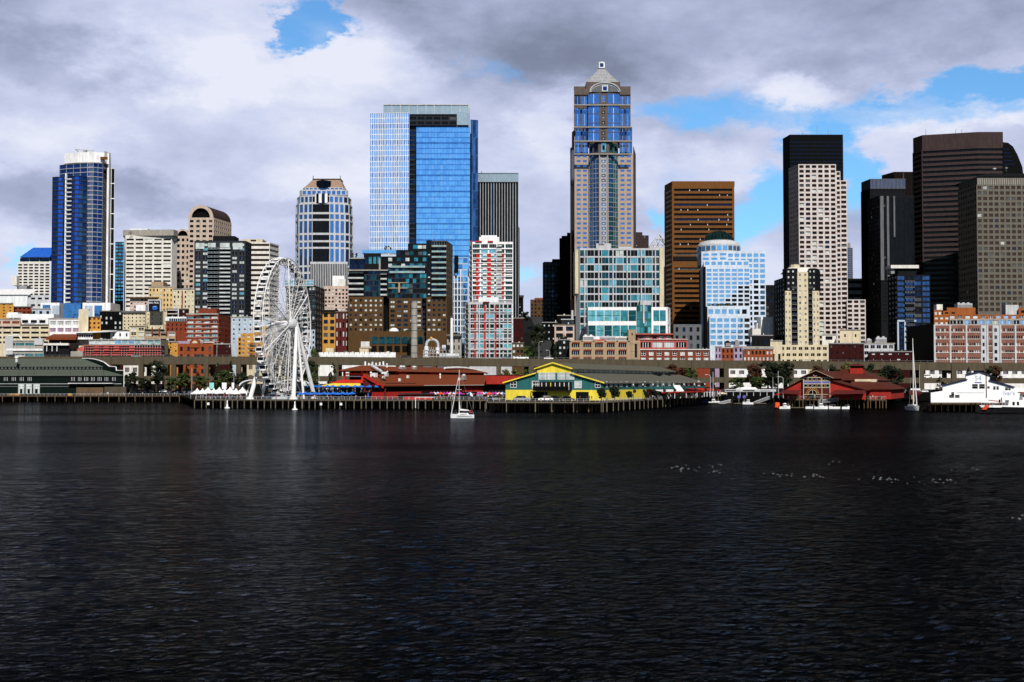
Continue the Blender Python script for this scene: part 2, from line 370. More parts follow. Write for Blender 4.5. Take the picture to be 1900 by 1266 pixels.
# ============================================================ SETTING
def wmat():
    m = mk('water'); nt=m.node_tree; N,K=nt.nodes,nt.links; N.clear()
    def A(t): return N.new(t)
    g=A('ShaderNodeNewGeometry')
    def nz(scale,det,mul):
        v=A('ShaderNodeVectorMath'); v.operation='MULTIPLY'; v.inputs[1].default_value=mul; K.new(g.outputs['Position'],v.inputs[0])
        t=A('ShaderNodeTexNoise'); t.inputs['Scale'].default_value=scale; t.inputs['Detail'].default_value=det; t.inputs['Roughness'].default_value=.6; t.inputs['Distortion'].default_value=.4; K.new(v.outputs[0],t.inputs['Vector']); return t
    a=nz(1.1,6,(.75,1.2,1)); b=nz(.22,4,(.7,1.2,1))
    b1=A('ShaderNodeBump'); b1.inputs['Strength'].default_value=.9; b1.inputs['Distance'].default_value=.2; K.new(a.outputs[0],b1.inputs['Height'])
    b2=A('ShaderNodeBump'); b2.inputs['Strength'].default_value=.8; b2.inputs['Distance'].default_value=.4; K.new(b.outputs[0],b2.inputs['Height']); sx=A('ShaderNodeSeparateXYZ'); K.new(g.outputs['Position'],sx.inputs[0]); wr=A('ShaderNodeMapRange'); wr.inputs[1].default_value=-25; wr.inputs[2].default_value=45; wr.inputs[3].default_value=.13; wr.inputs[4].default_value=.6; K.new(sx.outputs[0],wr.inputs[0]); K.new(wr.outputs[0],b1.inputs['Distance']); K.new(b1.outputs[0],b2.inputs['Normal'])
    big=nz(.012,4,(.5,1,1)); 
    gl=A('ShaderNodeBsdfGlossy'); gl.inputs['Roughness'].default_value=.09; gl.inputs['Color'].default_value=(.82,.87,.95,1); K.new(b2.outputs[0],gl.inputs['Normal'])
    df=A('ShaderNodeBsdfDiffuse'); df.inputs['Color'].default_value=(.0006,.0008,.001,1); K.new(b2.outputs[0],df.inputs['Normal'])
    fr=A('ShaderNodeFresnel'); fr.inputs['IOR'].default_value=1.022; K.new(b2.outputs[0],fr.inputs['Normal'])
    mr=A('ShaderNodeMapRange'); mr.inputs[1].default_value=.35; mr.inputs[2].default_value=.65; mr.inputs[3].default_value=.34; mr.inputs[4].default_value=.75; K.new(big.outputs[0],mr.inputs[0])
    mu=A('ShaderNodeMath'); mu.operation='MULTIPLY'; K.new(fr.outputs[0],mu.inputs[0]); K.new(mr.outputs[0],mu.inputs[1])
    mx=A('ShaderNodeMixShader'); K.new(mu.outputs[0],mx.inputs[0]); K.new(df.outputs[0],mx.inputs[1]); K.new(gl.outputs[0],mx.inputs[2])
    o=A('ShaderNodeOutputMaterial'); K.new(mx.outputs[0],o.inputs[0]); return m
wmat()
def build_water():
    q=.0055; Ys=np.exp(np.arange(math.log(14),math.log(655),q)); us=np.arange(-1.0,1.0001,q)
    X=us[None,:]*Ys[:,None]; Y=np.repeat(Ys[:,None],len(us),1); Zs=np.zeros_like(X); rg=np.random.default_rng(3)
    sp=Y*q
    for i in range(70):
        lam=.4*(11**(i/69.)); th=rg.normal(0,.55)+.25; k=2*math.pi/lam; kx,ky=k*math.sin(th),k*math.cos(th)
        amp=lam*.003*(1.0 if lam<2 else 2/lam); ph=rg.uniform(0,6.28)
        att=np.clip((lam/sp-2.2)/2.5,0,1)
        w=np.sin(kx*X+ky*Y+ph+.7*np.sin(kx*.23*X-ky*.31*Y+ph*2)); Zs+=amp*att*(1-2*np.abs(w)**1.0+w*.0)*.9+amp*att*w*.3
    Zs-=Zs.mean(); 
    nr,nc=X.shape; v=np.stack([X,Y,Zs],-1).reshape(-1,3)
    i=np.arange(nr-1)[:,None]*nc+np.arange(nc-1)[None,:]; i=i.reshape(-1)
    f=np.stack([i,i+1,i+nc+1,i+nc],-1)
    u0_=-us[0]; u1_=us[-1]; y0_,y1_=Ys[0],Ys[-1]; ex=np.array([[-9000,-4000,0],[9000,-4000,0],[9000,y0_,0],[-9000,y0_,0],[-u0_*y0_,y0_,0],[u1_*y0_,y0_,0],[-u0_*y1_,y1_,0],[u1_*y1_,y1_,0],[-9000,y1_,0],[9000,y1_,0],[-9000,662,0],[9000,662,0],[0,662,0]]); b=len(v); v=np.vstack([v,ex]); f=np.vstack([f,[[b,b+1,b+2,b+3],[b+3,b+4,b+6,b+8],[b+5,b+2,b+9,b+7],[b+8,b+9,b+11,b+10]]])
    me=bpy.data.meshes.new('water'); me.vertices.add(len(v)); me.vertices.foreach_set('co',v.ravel()); me.loops.add(f.size); me.loops.foreach_set('vertex_index',f.ravel())
    me.polygons.add(len(f)); me.polygons.foreach_set('loop_start',np.arange(len(f))*4); me.polygons.foreach_set('loop_total',np.full(len(f),4)); me.update(calc_edges=True)
    me.polygons.foreach_set('use_smooth',np.ones(len(f),bool)); me.materials.append(MT['water'])
    o=bpy.data.objects.new('water',me); COL.objects.link(o); o['kind']='structure'
build_water()
g=MB(); ys=[652,700,760,880,1000,1250,1500,2500,9000]
for a,b in zip(ys,ys[1:]): g.poly([(-9000,a,GZ(a)),(9000,a,GZ(a)),(9000,b,GZ(b)),(-9000,b,GZ(b))],'earth')
g.build('ground',kind='structure')
g=MB(); g.box(-2500,2500,649,652.2,-4,4.3,'near_black'); g.build('quay',kind='structure')
g=MB(); g.box(-2500,2500,653,664,3.9,4.012,'asphalt'); g.build('waterfront_road',kind='structure')
# street climbing between the towers
g=MB()
for a,b in zip(ys[1:7],ys[2:8]):
    g.poly([(XA(992,a),a,GZ(a)+.1),(XA(1030,a),a,GZ(a)+.1),(XA(1022,b),b,GZ(b)+.1),(XA(985,b),b,GZ(b)+.1)],'asphalt')
g.build('uphill_street',kind='structure')
# elevated double-deck roadway
v=Bld('viaduct','long double deck concrete viaduct running behind the piers','bridge',loc=(0,668,4))
X0,X1=-420,420
zt=lambda X: ZA(666.0 if X<0 else 666+9*X/290,668)-4
def slab(nm,py0,py1,Yf,Yb,mat='concrete'):
    m=v.part(nm)
    for a in range(X0,X1,20):
        b=a+20; 
        za,zb=[ZA(py0+ (9 if py0<690 else 3)*max(-.4,x/290),668)-4 for x in (a,b)]; h=(py1-py0)*668/F
        m.raw([(a,Yf,za-h),(b,Yf,zb-h),(b,Yb,zb-h),(a,Yb,za-h),(a,Yf,za),(b,Yf,zb),(b,Yb,zb),(a,Yb,za)],[(0,3,2,1),(4,5,6,7),(0,1,5,4),(1,2,6,5),(2,3,7,6),(3,0,4,7)],mat)
slab('upper_deck',667,680,0,16); slab('lower_deck',699,709,0,16)
m=v.part('guardrail')
for a in range(X0,X1,20):
    za,zb=[ZA(667+9*max(-.4,x/290),668)-4 for x in (a,a+20)]
    m.raw([(a,-.02,za),(a+20,-.02,zb),(a+20,.25,zb),(a,.25,za),(a,-.02,za+.5),(a+20,-.02,zb+.5),(a+20,.25,zb+.5),(a,.25,za+.5)],[(4,5,6,7),(0,1,5,4),(2,3,7,6)],'concrete')
    for k in range(0,20,4): m.box(a+k,a+k+.12,0,.12,za+.4,za+1.25,'grey')
    m.tube((a,.06,za+1.25),(a+20,.06,zb+1.25),.05,'grey',4)
for k in range(-15,17):
    px=865+60.3*k; x=XA(px,668)
    if not(X0<x<X1): continue
    zc=ZA(667+9*max(-.4,x/290),668)-4
    c=v.part('column'); c.box(x-1.3,x+1.3,-.5,1.6,-1,zc-.2,'concrete'); c.box(x-1.1,x+1.1,14,15.8,-1,zc-2.5,'concrete'); c.box(x-1,x+1,1.6,14,zc-5.2,zc-3.75,'concrete')
v.finish()
# ------------------------------------------------------------ piers
DZ=3.3
def pier(label,poly,front,npile,zt=DZ,rail=True,back_rows=True,fas='darkwood',pil='timber',pr=.18,seed=1,group='timber piers on the waterfront'):
    p=Bld('pier',label,'pier',loc=(poly[0][0],poly[0][1],0)); lx,ly=poly[0]
    q=random.Random(seed)
    m=p.part('deck'); m.prism([(x-lx,y-ly) for x,y in poly],zt-.7,zt,fas)
    m=p.part('deck_beam')
    for (a,b) in front:
        a=Vector(a);b=Vector(b); d=(b-a).normalized(); nn=Vector((d.y,-d.x))
        P=[a-nn*.2,b-nn*.2,b+nn*.22,a+nn*.22]; m.prism([(t.x-lx,t.y-ly) for t in P],zt-.35,zt+.06,'timber' if pil=='timber' else 'wood')
    i=0
    tot=sum((Vector(b)-Vector(a)).length for a,b in front)
    for (a,b) in front:
        a=Vector(a);b=Vector(b); L_=(b-a).length; nn=max(2,int(npile*L_/tot)); d=(b-a)/L_; nr=Vector((d.y,-d.x))
        for j in range(nn+1):
            c=a+d*L_*(j+q.uniform(-.2,.2))/nn-nr*.1; 
            m=p.part('pile'); m.cyl(c.x-lx+nr.x*.5,c.y-ly+nr.y*.5,-3,zt-.36+q.uniform(-.1,.5),pr*q.uniform(.8,1.25),pil,n=7)
        if rail:
            m=p.part('railing')
            m.tube((a.x-lx,a.y-ly,zt+1.05),(b.x-lx,b.y-ly,zt+1.05),.05,'palegrey',4); m.tube((a.x-lx,a.y-ly,zt+.55),(b.x-lx,b.y-ly,zt+.55),.03,'palegrey',4)
            for j in range(int(L_/2)+1):
                c=a+d*j*2; m.box(c.x-lx-.05,c.x-lx+.05,c.y-ly-.05,c.y-ly+.05,zt,zt+1.05,'palegrey')
    if back_rows:
        m=p.part('back_piles'); xs=[x for x,y in poly]; 
        for (a,b) in front:
            a=Vector(a);b=Vector(b); L_=(b-a).length; d=(b-a)/L_; nr=Vector((d.y,-d.x))
            for row in range(1,5):
                for j in range(int(L_/4)):
                    c=a+d*(j*4+q.uniform(0,2))-nr*row*4; m.cyl(c.x-lx,c.y-ly,-3,zt-.6,.22,'wood',n=6)
            e=[a-nr*19,b-nr*19]; m.poly([(e[0].x-lx,e[0].y-ly,-3),(e[1].x-lx,e[1].y-ly,-3),(e[1].x-lx,e[1].y-ly,zt-.6),(e[0].x-lx,e[0].y-ly,zt-.6)],'near_black')  # near-black sheet standing in for the shade under the deck
    return p
def xy(px,Y): return (XA(px,Y,745),Y)
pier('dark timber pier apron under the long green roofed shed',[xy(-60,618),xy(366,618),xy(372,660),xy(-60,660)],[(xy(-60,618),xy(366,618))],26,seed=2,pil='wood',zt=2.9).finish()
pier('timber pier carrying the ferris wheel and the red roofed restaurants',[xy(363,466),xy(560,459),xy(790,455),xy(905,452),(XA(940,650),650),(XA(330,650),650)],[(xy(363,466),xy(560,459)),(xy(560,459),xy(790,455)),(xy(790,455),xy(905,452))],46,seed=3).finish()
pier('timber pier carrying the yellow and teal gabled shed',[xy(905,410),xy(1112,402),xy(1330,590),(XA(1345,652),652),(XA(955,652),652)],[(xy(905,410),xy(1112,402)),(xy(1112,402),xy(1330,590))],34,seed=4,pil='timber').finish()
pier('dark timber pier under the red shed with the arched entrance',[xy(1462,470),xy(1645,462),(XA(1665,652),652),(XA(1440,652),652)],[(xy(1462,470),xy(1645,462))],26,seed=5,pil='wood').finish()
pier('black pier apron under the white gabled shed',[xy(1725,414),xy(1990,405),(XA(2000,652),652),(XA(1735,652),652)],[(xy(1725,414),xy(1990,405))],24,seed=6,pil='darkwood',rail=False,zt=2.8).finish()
# ============================================================ TOWERS, left to right
# --- far left
b=B('office_building','pale grid office with blue sloped roof, left of the blue glass tower',60,930)
b.rect(31,92,930,487,None,Fc(6,13,.72,.55,'g_dark',mt=2,lo=560),'offwhite',D=40)
b.rect(36,92,933,478,487,Fc(3,1,.9,.7,'g_navy'),'offwhite',D=36)
m=b.part('sloped_roof'); x0,x1,x2=[XA(p,932)-b.loc[0] for p in (36,50,92)]; z0,z1=ZA(478,932)-b.loc[2],ZA(457,932)-b.loc[2]
m.raw([(x0,0,z0),(x2,0,z0),(x2,30,z0),(x0,30,z0),(x1,12,z1),(x2,12,z1)],[(0,1,5,4),(1,2,5),(2,3,4,5),(3,0,4)],'bluepaint')
b.pbox('rooftop_box','offwhite',22,31,512,530,925,10); b.finish()
b=B('glass_tower','tall deep blue curved glass tower with white crown, far left',150,850,cap=100)
def arc(p0,p1,Y0,n,bul):  # bowed chain in px
    return [(p0+(p1-p0)*i/n, Y0-bul*math.sin(math.pi*i/n)) for i in range(n+1)]
gd=lambda i,j: 'g_blue' if (b.seed.random()<.18) else 'g_deep'
ch=arc(96,118,856,2,1.5)
b.tier(ch,328,None,[Fc(1,30,.96,.74,'g_deep',lo=585)]*2,'slate',D=26,roof='slate')
ch=arc(122,161,852,5,4)
b.tier(ch,326,None,[Fc(1,30,.97,.76,'g_deep',lo=585)]*3+[Fc(1,30,.97,.76,['g_blue','g_deep'],lo=585)]*2,'slate',D=26)
b.tier([(109,862),(122,858),(161,853),(172,852),(190,856),(198,872)],302,None,[Fc(1,33,.94,.86,'g_deep',lo=585),Fc(3,33,.97,.86,['g_deep','g_deep','g_blue'],lo=585),Fc(1,33,.86,.7,'g_deep',st='v3',fr='paleblue',lo=585),Fc(2,33,.96,.86,['g_deep','g_deep','g_blue'],lo=585),Fc(1,33,.8,.8,'g_brown',lo=585)],'zincgrey',D=25)
b.tier([(198,872),(199,866),(212,868)],312,None,[None,Fc(2,9,.86,.95,'g_dark',lo=565)],'white',D=22)
b.pbox('white_fin','white',119.5,122,322,575,846,2)
b.pbox('white_fin','white',197.5,201,285,562,862,3)
for i in range(30):
    y=334+i*8.15; b.inst.append(('balcony',('balc','palegrey','white'),(XA(125,847)-b.loc[0],847-850,ZA(y,847)-b.loc[2]),0,(4.2,1.4,.8)))
m=b.part('crown'); z0,z1,z2=[ZA(y,858)-b.loc[2] for y in (302,283,280)]
P=[b.L(XA(x,Y),Y) for x,Y in ((116,862),(140,858),(170,857),(190,859),(202,868),(202,885),(116,885))]
m.prism(P,z0,z1,'white'); m=b.part('crown_prow'); m.prism([P[3],P[4],P[5]],z1,z1+1.3,'white')
b.pbox('louvre','bronze',186,199,291,296,856.5,1)
m=b.part('maintenance_crane'); zz=z1; xx=XA(155,866)-b.loc[0]
m.box(xx-1,xx+1,14,16,zz,zz+2.5,'grey'); m.tube((xx-7,15,zz+3.6),(xx+6,15,zz+2.6),.45,'palegrey'); m.tube((xx-7,15,zz+3.6),(xx-5,15,zz+2),.4,'grey')
b.pbox('podium','white',75,110,562,592,830,18); b.pbox('podium','white',153,205,562,592,828,20)
b.pbox('podium_glass','g_blue',118,150,563,600,832,6); b.pbox('podium_glass','g_blue',79,93,566,574,829.5,1); b.pbox('podium_glass','g_blue',175,189,567,590,827.5,1)
b.pbox('podium_panel','paleblue',97,110,567,590,829.5,1); b.pbox('podium_panel','paleblue',157,171,567,590,827.5,1)
b.finish()
b=B('glass_tower','slim cyan balconied tower squeezed left of the white hotel',220,980,cap=40)
b.rect(213,229,980,449,None,Fc(3,17,.85,.6,['g_blue','g_cyan','g_tealm'],lo=560),'slate',D=20); b.finish()
b=B('hotel','white slab hotel with rows of black slit windows and round roof emblem',278,930)
b.tier([(230,930),(232,928),(318,928),(328,936)],437,None,[None,Fc(5,17,.8,.42,'g_dark',mt=4,lo=572),Fc(1,1,.0001,.0001)],'offwhite',D=40)
b.tier([(228,929),(322,925),(330,934)],426,437,[None,None],'concrete_pale',D=42)
b.pbox('plant_room','white',241,274,424.5,428,935,10)
m=b.part('emblem'); c=(XA(240,925)-b.loc[0],-5.4,ZA(433,925)-b.loc[2])
for rr in (1.15,): 
    pts=[(c[0]+rr*math.cos(t*math.pi/6),c[1],c[2]+rr*math.sin(t*math.pi/6)) for t in range(13)]; m.path(pts,.16,'charcoal',4)
m.box(c[0]-.12,c[0]+.12,c[1]-.1,c[1]+.1,c[2]-.8,c[2]+.8,'charcoal'); m.box(c[0]-.5,c[0]+.5,c[1]-.1,c[1]+.1,c[2]-.1,c[2]+.15,'charcoal')
b.finish()
b=B('office_tower','pinkish twin tower with stepped arched barrel vault tops',375,1010)
for (p0,p1,top,nr,nc,Yf,hh,rt) in ((349,396,404,20,4,1000,22,'mauve'),(326,352,438,14,3,1003,18,'mauve')):
    side=[(p1,Yf),(p1+33 if p0==349 else p1,Yf+35)]
    ch=[(p0,Yf)]+[(p1,Yf)]+([side[1]] if p0==349 else [])
    sp=[Fc(nc,nr,.55,.5,'g_dark',lo=592,mt=2)]+([Fc(9,nr,.55,.42,'g_dark',lo=592,mt=2)] if p0==349 else [])
    b.tier(ch,top,None,sp,'pinkgranite',D=10 if p0==349 else 30)
    xa,xb=XA(p0,Yf,top)-b.loc[0],XA(p1,Yf,top)-b.loc[0]; yf=Yf-b.loc[1]; zc=ZA(top,Yf)-b.loc[2]; xc=(xa+xb)/2; r=(xb-xa)/2
    m=b.part('vault_arch'); sx,sy=(XA(p1+33,Yf+35,top)-b.loc[0]-xb,35) if p0==349 else (0,22)
    n_=16; fr=[(xc+r*math.cos(math.pi*i/n_),yf,zc+r*1.0*math.sin(math.pi*i/n_)) for i in range(n_+1)]
    fi=[(xc+r*.72*math.cos(math.pi*i/n_),yf,zc+r*.76*math.sin(math.pi*i/n_)) for i in range(n_+1)]
    for i in range(n_):
        m.poly([fr[i],fr[i+1],fi[i+1],fi[i]],'pinkgranite'); m.poly([fi[i],fi[i+1],(fi[i+1][0],yf+3,fi[i+1][2]),(fi[i][0],yf+3,fi[i][2])],'pinkgranite')
    m2=b.part('arch_opening'); m2.poly([(x,yf+2.9,z) for x,y,z in fi],'black')
    m3=b.part('vault_roof')
    for i in range(n_):
        a,c=fr[i],fr[i+1]; m3.poly([a,c,(c[0]+sx*.97,c[1]+sy,c[2]),(a[0]+sx*.97,a[1]+sy,a[2])],rt if i<12 else 'pinkgranite')
    m3.poly([(x+sx*.97,y+sy,z) for x,y,z in fr],rt)
b.finish()
b=B('apartment_tower','dark grey apartment tower with pale windows, left of the ferris wheel',415,860)
sk=lambda i,j: i in(2,3)
b.tier([(360,860),(455,860),(466,876)],447,None,[Fc(7,17,.62,.6,['g_curt','g_cyan','g_navy','g_curt','g_dark'],mt=3,lo=590,st='v',fr='grey',skip=lambda i,j:i in(2,3,4)),Fc(3,17,.7,.5,'g_dark',mt=3,lo=590)],'slate',D=26)
b.pbox('glazed_top','g_curt',363,379,451,462,859.4,1); b.pbox('glazed_top','g_curt',386,400,451,459,859.4,1); b.pbox('glazed_top','g_curt',408,426,451,459,859.4,1); b.pbox('glazed_top','g_curt',432,450,451,463,859.4,1)
b.pbox('plant_room','charcoal',395,435,438,449,865,14)
ys=[463+i*7.45 for i in range(17)]
b.pbox('recess','black',385,405,462,590,859.8,.3); b.balc(385,405,ys,859.8,1.6); b.balc(407,427,ys,859.8,1.4,rail='g_curt',fr='palegrey'); b.finish()
b=B('office_tower','cream tower with brown horizontal ribbon windows behind the dark grey tower',480,985)
b.tier([(445,985),(500,985),(517,1004)],450,None,[Fc(1,16,1,.46,'g_brown',lo=600,rec=.5),Fc(1,16,1,.46,'g_brown',lo=600,rec=.5)],'offwhite',D=20)
b.pbox('plant_room','cream',449,487,444,450,990,15); b.pbox('roof_vent','charcoal',465,475,445,446,989,1); b.finish()
# --- brown-roofed tower
b=B('office_tower','white and blue grid tower with brown mansard crown, right of the ferris wheel',600,930)
gb=lambda i,j:'g_blue'
W_='palegrey'
seg=[(548,942),(553,932),(575,930)]; 
def fiv(top,bot,r,fh,x=0,mid='g_dark'):
    ch=[(548+x,942),(554+x,933),(580,930),(611,930),(640-x,933),(649-x,935),(655-x,950)]
    sp=[Fc(1,r,.7,fh,'g_blue'),Fc(3,r,.68,fh,'g_blue'),Fc(1,r,1,fh,mid,st='v3',fr='charcoal'),Fc(3,r,.68,fh,'g_blue'),Fc(1,r,.7,fh,'g_steelblue'),Fc(1,r,.8,fh,'g_dark')]
    b.tier(ch,top,bot,sp,W_,D=28)
ys=[(396,408,.72),(408,434,.86),(434,448,.72),(448,460,.72),(460,494,.9),(494,506,.72),(506,522,.72),(522,575,.92)]
for t,bo,h in ys: fiv(t,bo,1,h)
fiv(None or 575,None,1,.01)
fiv(377,396,1,.78,1); fiv(363,377,1,.72,3)
def fi2(top,bot,p0,p1,n,fh,Y,g='g_blue'): b.tier([(p0,Y+3),(p0+4,Y),(p1-4,Y),(p1,Y+3)],top,bot,[None,Fc(n,1,.7,fh,g),None],W_,D=24)
fi2(353,363,556,646,9,.7,934); fi2(348,353,562,640,9,.5,937)
m=b.part('curved_bay'); cx=XA(596,930)-b.loc[0]
for i in range(8):
    t0,t1=math.pi*(1+i/8),math.pi*(1+(i+1)/8); r=6
    p=[(cx+r*math.cos(t)*1.0,1.5+r*.45*math.sin(t)) for t in (t0,t1)]
    m.prism([p[0],p[1],(cx,3)],ZA(376,928)-b.loc[2],ZA(359,928)-b.loc[2],'white' if i%2 else 'g_navy')
m=b.part('mansard_roof'); z0,z1=ZA(348,938)-b.loc[2],ZA(331,938)-b.loc[2]; xs=[XA(p,938)-b.loc[0] for p in(563,577,628,636)]
m.prism([(xs[0],8),(xs[3],8),(xs[3],30),(xs[0],30)],z0,z1,'roofbrown',[(xs[1],14),(xs[2],14),(xs[2],26),(xs[1],26)])
m=b.part('roof_ridge'); m.box(xs[1]-.5,xs[2]+.5,13.5,26.5,z1,z1+.6,'darkmauve')
for x in (xs[1],xs[2]): m.box(x-.2,x+.2,14,14.4,z1,z1+3,'darkmauve')
m=b.part('dormer'); cx=XA(598,936)-b.loc[0]; m.prism([(cx-5.5,9),(cx,3),(cx+5.5,9)],z0-.5,z0+4.5,'g_navy'); m.prism([(cx-6,9.2),(cx,2.4),(cx+6,9.2)],z0+4.5,z0+5,'slate')
b.finish()
b=B('office_building','low block with close black and white vertical ribs below the mansard tower',610,880,cap=40)
b.rect(575,645,880,486,None,Fc(22,1,.6,1,'g_dark',mt=4,rec=.6,lo=640),'palegrey',D=30); b.finish()
b=B('hotel','beige brick block with white penthouse, left of the brown hotel',620,800)
b.rect(601,646,800,531,None,Fc(7,10,.55,.55,['g_dark','g_dark','g_curt'],mt=4,lo=606),'pinkbeige',D=30)
b.pbox('penthouse','white',617,639,512,531,805,14); b.pbox('penthouse','offwhite',628,641,518,531,803,10); b.finish()
# --- big glass pair
b=B('glass_tower','very wide bright blue glass tower with white pinstripes, centre left',780,960)
stx=lambda i,j: 'g_blue' if (j%3==2 and i%2) else ('g_sky' if i%5 else 'g_pale')
b.tier([(686,962),(759,960)],209,None,[Fc(22,26,.7,.9,stx,lo=470,rec=.25)],'white',D=45)
b.tier([(759,966),(773,966)],233,None,[Fc(1,26,.96,.7,['g_dark','g_navy','g_dark'],lo=470)],'slate',D=36)
b.tier([(759,963),(848,963)],215,233,[Fc(6,2,.85,.6,'g_dark')],'slate',D=30)
gs=lambda i,j: b.seed.choice(['g_sky','g_sky2','g_sky','g_sky2','g_sky','g_pale' if i%3==2 and b.seed.random()<.5 else 'g_sky'])
k=0
for t in range(236,500,30):
    b.tier([(772.5,958),(872,958)],t,t+30-1.2,[Fc(18,3,.93,.86,gs,rec=.15)],'g_blue',D=40); b.pbox('shadow_joint','g_blue',773,872,t+28.8,t+30,958.3,38)
b.tier([(873,960),(887,962)],222,None,[Fc(3,9,.96,.95,['g_blue','g_steelblue'],lo=520,rec=.1)],'g_blue',D=20)
b.pbox('dark_joint','g_dark',872,875,248,520,957.7,1.5)
m=b.part('glass_screen'); x0,x1,x2=XA(710,970)-b.loc[0],XA(869,970)-b.loc[0],XA(848,970)-b.loc[0]
m.box(x0,x1,10,40,ZA(212,970)-b.loc[2],ZA(194,970)-b.loc[2],'g_screen'); m.box(x2,x1,2,39,ZA(236,970)-b.loc[2],ZA(212,970)-b.loc[2],'g_screen')
m=b.part('screen_mullions')
for i in range(11): x=x0+(x1-x0)*i/10; m.box(x-.25,x+.25,9.5,10,ZA(212,970)-b.loc[2],ZA(194,970)-b.loc[2],'palegrey')
m.box(x0,x1,9.3,10,ZA(195.5,970)-b.loc[2],ZA(193.5,970)-b.loc[2],'palegrey')
b.finish()
b=B('glass_building','pale blue lower glass wing with white fins between the brown hotel and red condo',855,900,cap=60)
b.rect(840,868,900,478,None,Fc(3,14,.9,.8,['g_blue','g_sky'],lo=640),'paleblue',D=30)
for i,x in enumerate((842,848,854)): b.pbox('white_fin','white',x,x+1.6,500,640,899,1)
b.pbox('dark_stair','black',843,850,474,505,896,3); b.finish()
b=B('office_tower','black tower with thin white vertical ribs and pale top band',925,1060,cap=60)
b.tier([(886,1060),(962,1060)],338,None,[Fc(15,1,.83,1,'g_dark',rec=.8,lo=600)],'palegrey',D=45)
b.rect(886,962,1059,321,338,Fc(30,1,.9,.92,'g_screen'),'grey',D=46)
b.tier([(962,1062),(964,1075)],420,None,[None],'charcoal',D=30)
m=b.part('roof_mast'); x=XA(893,1075)-b.loc[0]; m.tube((x,15,ZA(322,1075)-b.loc[2]),(x,15,ZA(317,1075)-b.loc[2]),.3,'grey'); b.finish()
# --- red & white condo pair
for (nm,x0,x1,top,bot,Y,rows,lab) in (('a',870,951,450,560,800,12,'white and red balconied condo tower with white rooftop box'),('b',862,940,560,None,770,12,'lower grey and red condo block in front of the white and red tower')):
    b=B('apartment_tower',lab,(x0+x1)/2,Y)
    wl='white' if nm=='a' else 'palegrey'
    if nm=='a':
        b.tier([(870,806),(876,800),(952,800)],449,None,[Fc(1,22,.7,.7,'g_dark',mt=6,lo=665),Fc(5,22,.84,.74,lambda i,j:['g_dark','g_green','g_dark','g_dark','g_cyan','g_tealm'][b.seed.randrange(5) if i<4 else (1 if j<12 else 4)],mt=3,lo=665,st='v3',fr='grey')],wl,D=24)
        b.pbox('penthouse','white',889,926,440,449,808,10); b.pbox('penthouse','white',893,922,437,440,810,6)
        for (a,c) in ((883,888),(904,911)): b.pbox('red_panel','redpaint',a,c,470,556,799.6,.4)
        b.pbox('red_panel','redpaint',932,934.5,470,556,799.6,.4)
        for (a,c) in ((882,894),(905,915),(871,876)): b.pbox('red_trim','redpaint',a,c,447,449,799,1)
        ys=[458+i*8.6 for i in range(24)]; b.balc(921,931,ys[:12],799.6,1.2,rail='g_curt'); b.balc(896,903,ys[2:12],799.6,.8,rail='paint_white'); b.balc(911,917,ys[2:12],799.6,.8,rail='paint_white')
        for y in ys: b.pbox('floor_band','white',877,951,y-.9+4,y+.3+4,799.3,.8)
    else:
        b.tier([(862,776),(869,770),(950,770)],561,None,[Fc(1,11,.7,.7,'g_dark',mt=3,lo=665),Fc(5,11,.86,.76,lambda i,j:b.seed.choice(['g_dark','g_green','g_cyan','g_dark']),mt=3,lo=665,st='v',fr='grey')],wl,D=24)
        b.pbox('penthouse','foam',888,925,552,562,776,8); b.pbox('red_trim','darkred',896,908,560,563,769,1)
        for (a,c) in ((880,883),(898,901.5),(918,921)): b.pbox('red_panel','redpaint',a,c,567,663,769.6,.4)
        for i in range(6): y=578+i*17.5; b.pbox('floor_band','palegrey',869,950,y,y+1.8,769.2,.35)
        for x in (871,888.5,907,926,941): b.pbox('pier_column','palegrey',x,x+2,563,668,769,1.1)
    b.finish()
# --- dark gap buildings
b=B('office_building','dark stone tower with ornate cornice beside the red condo',960,1100,cap=30)
b.rect(950,971,1100,549,None,Fc(5,14,.5,.55,['g_dark','g_dark','g_curt'],mt=3,lo=650),'near_black',D=40); b.pbox('cornice','mauve',949,972,548,552,1098,4); b.finish()
b=B('office_building','distant brown brick block at the head of the dark street',996,1500,cap=20)
b.rect(984,1010,1500,556,None,Fc(4,5,.5,.5,'g_dark',lo=600),'brownbrick',D=30); b.pbox('penthouse','brick',992,1008,553,556,1505,12); b.finish()
b=B('office_building','dark grid office block left of the stone arched tower',1024,1150,cap=60)
b.tier([(1007,1160),(1010,1150),(1042,1150)],486,None,[None,Fc(5,18,.8,.8,'g_dark',mt=1,lo=640)],'charcoal',D=40); b.pbox('penthouse','charcoal',1025,1040,481,486,1160,14); b.finish()
b=B('office_tower','narrow black stepped tower touching the stone arched tower',1050,1080,cap=20)
b.tier([(1038,1085),(1062,1080)],441,None,[None],'near_black',D=60); b.tier([(1042,1086),(1062,1082)],437,441,[None],'near_black',D=50); b.tier([(1052,1078),(1064,1078)],432,437,[None],'near_black',D=40); b.finish()
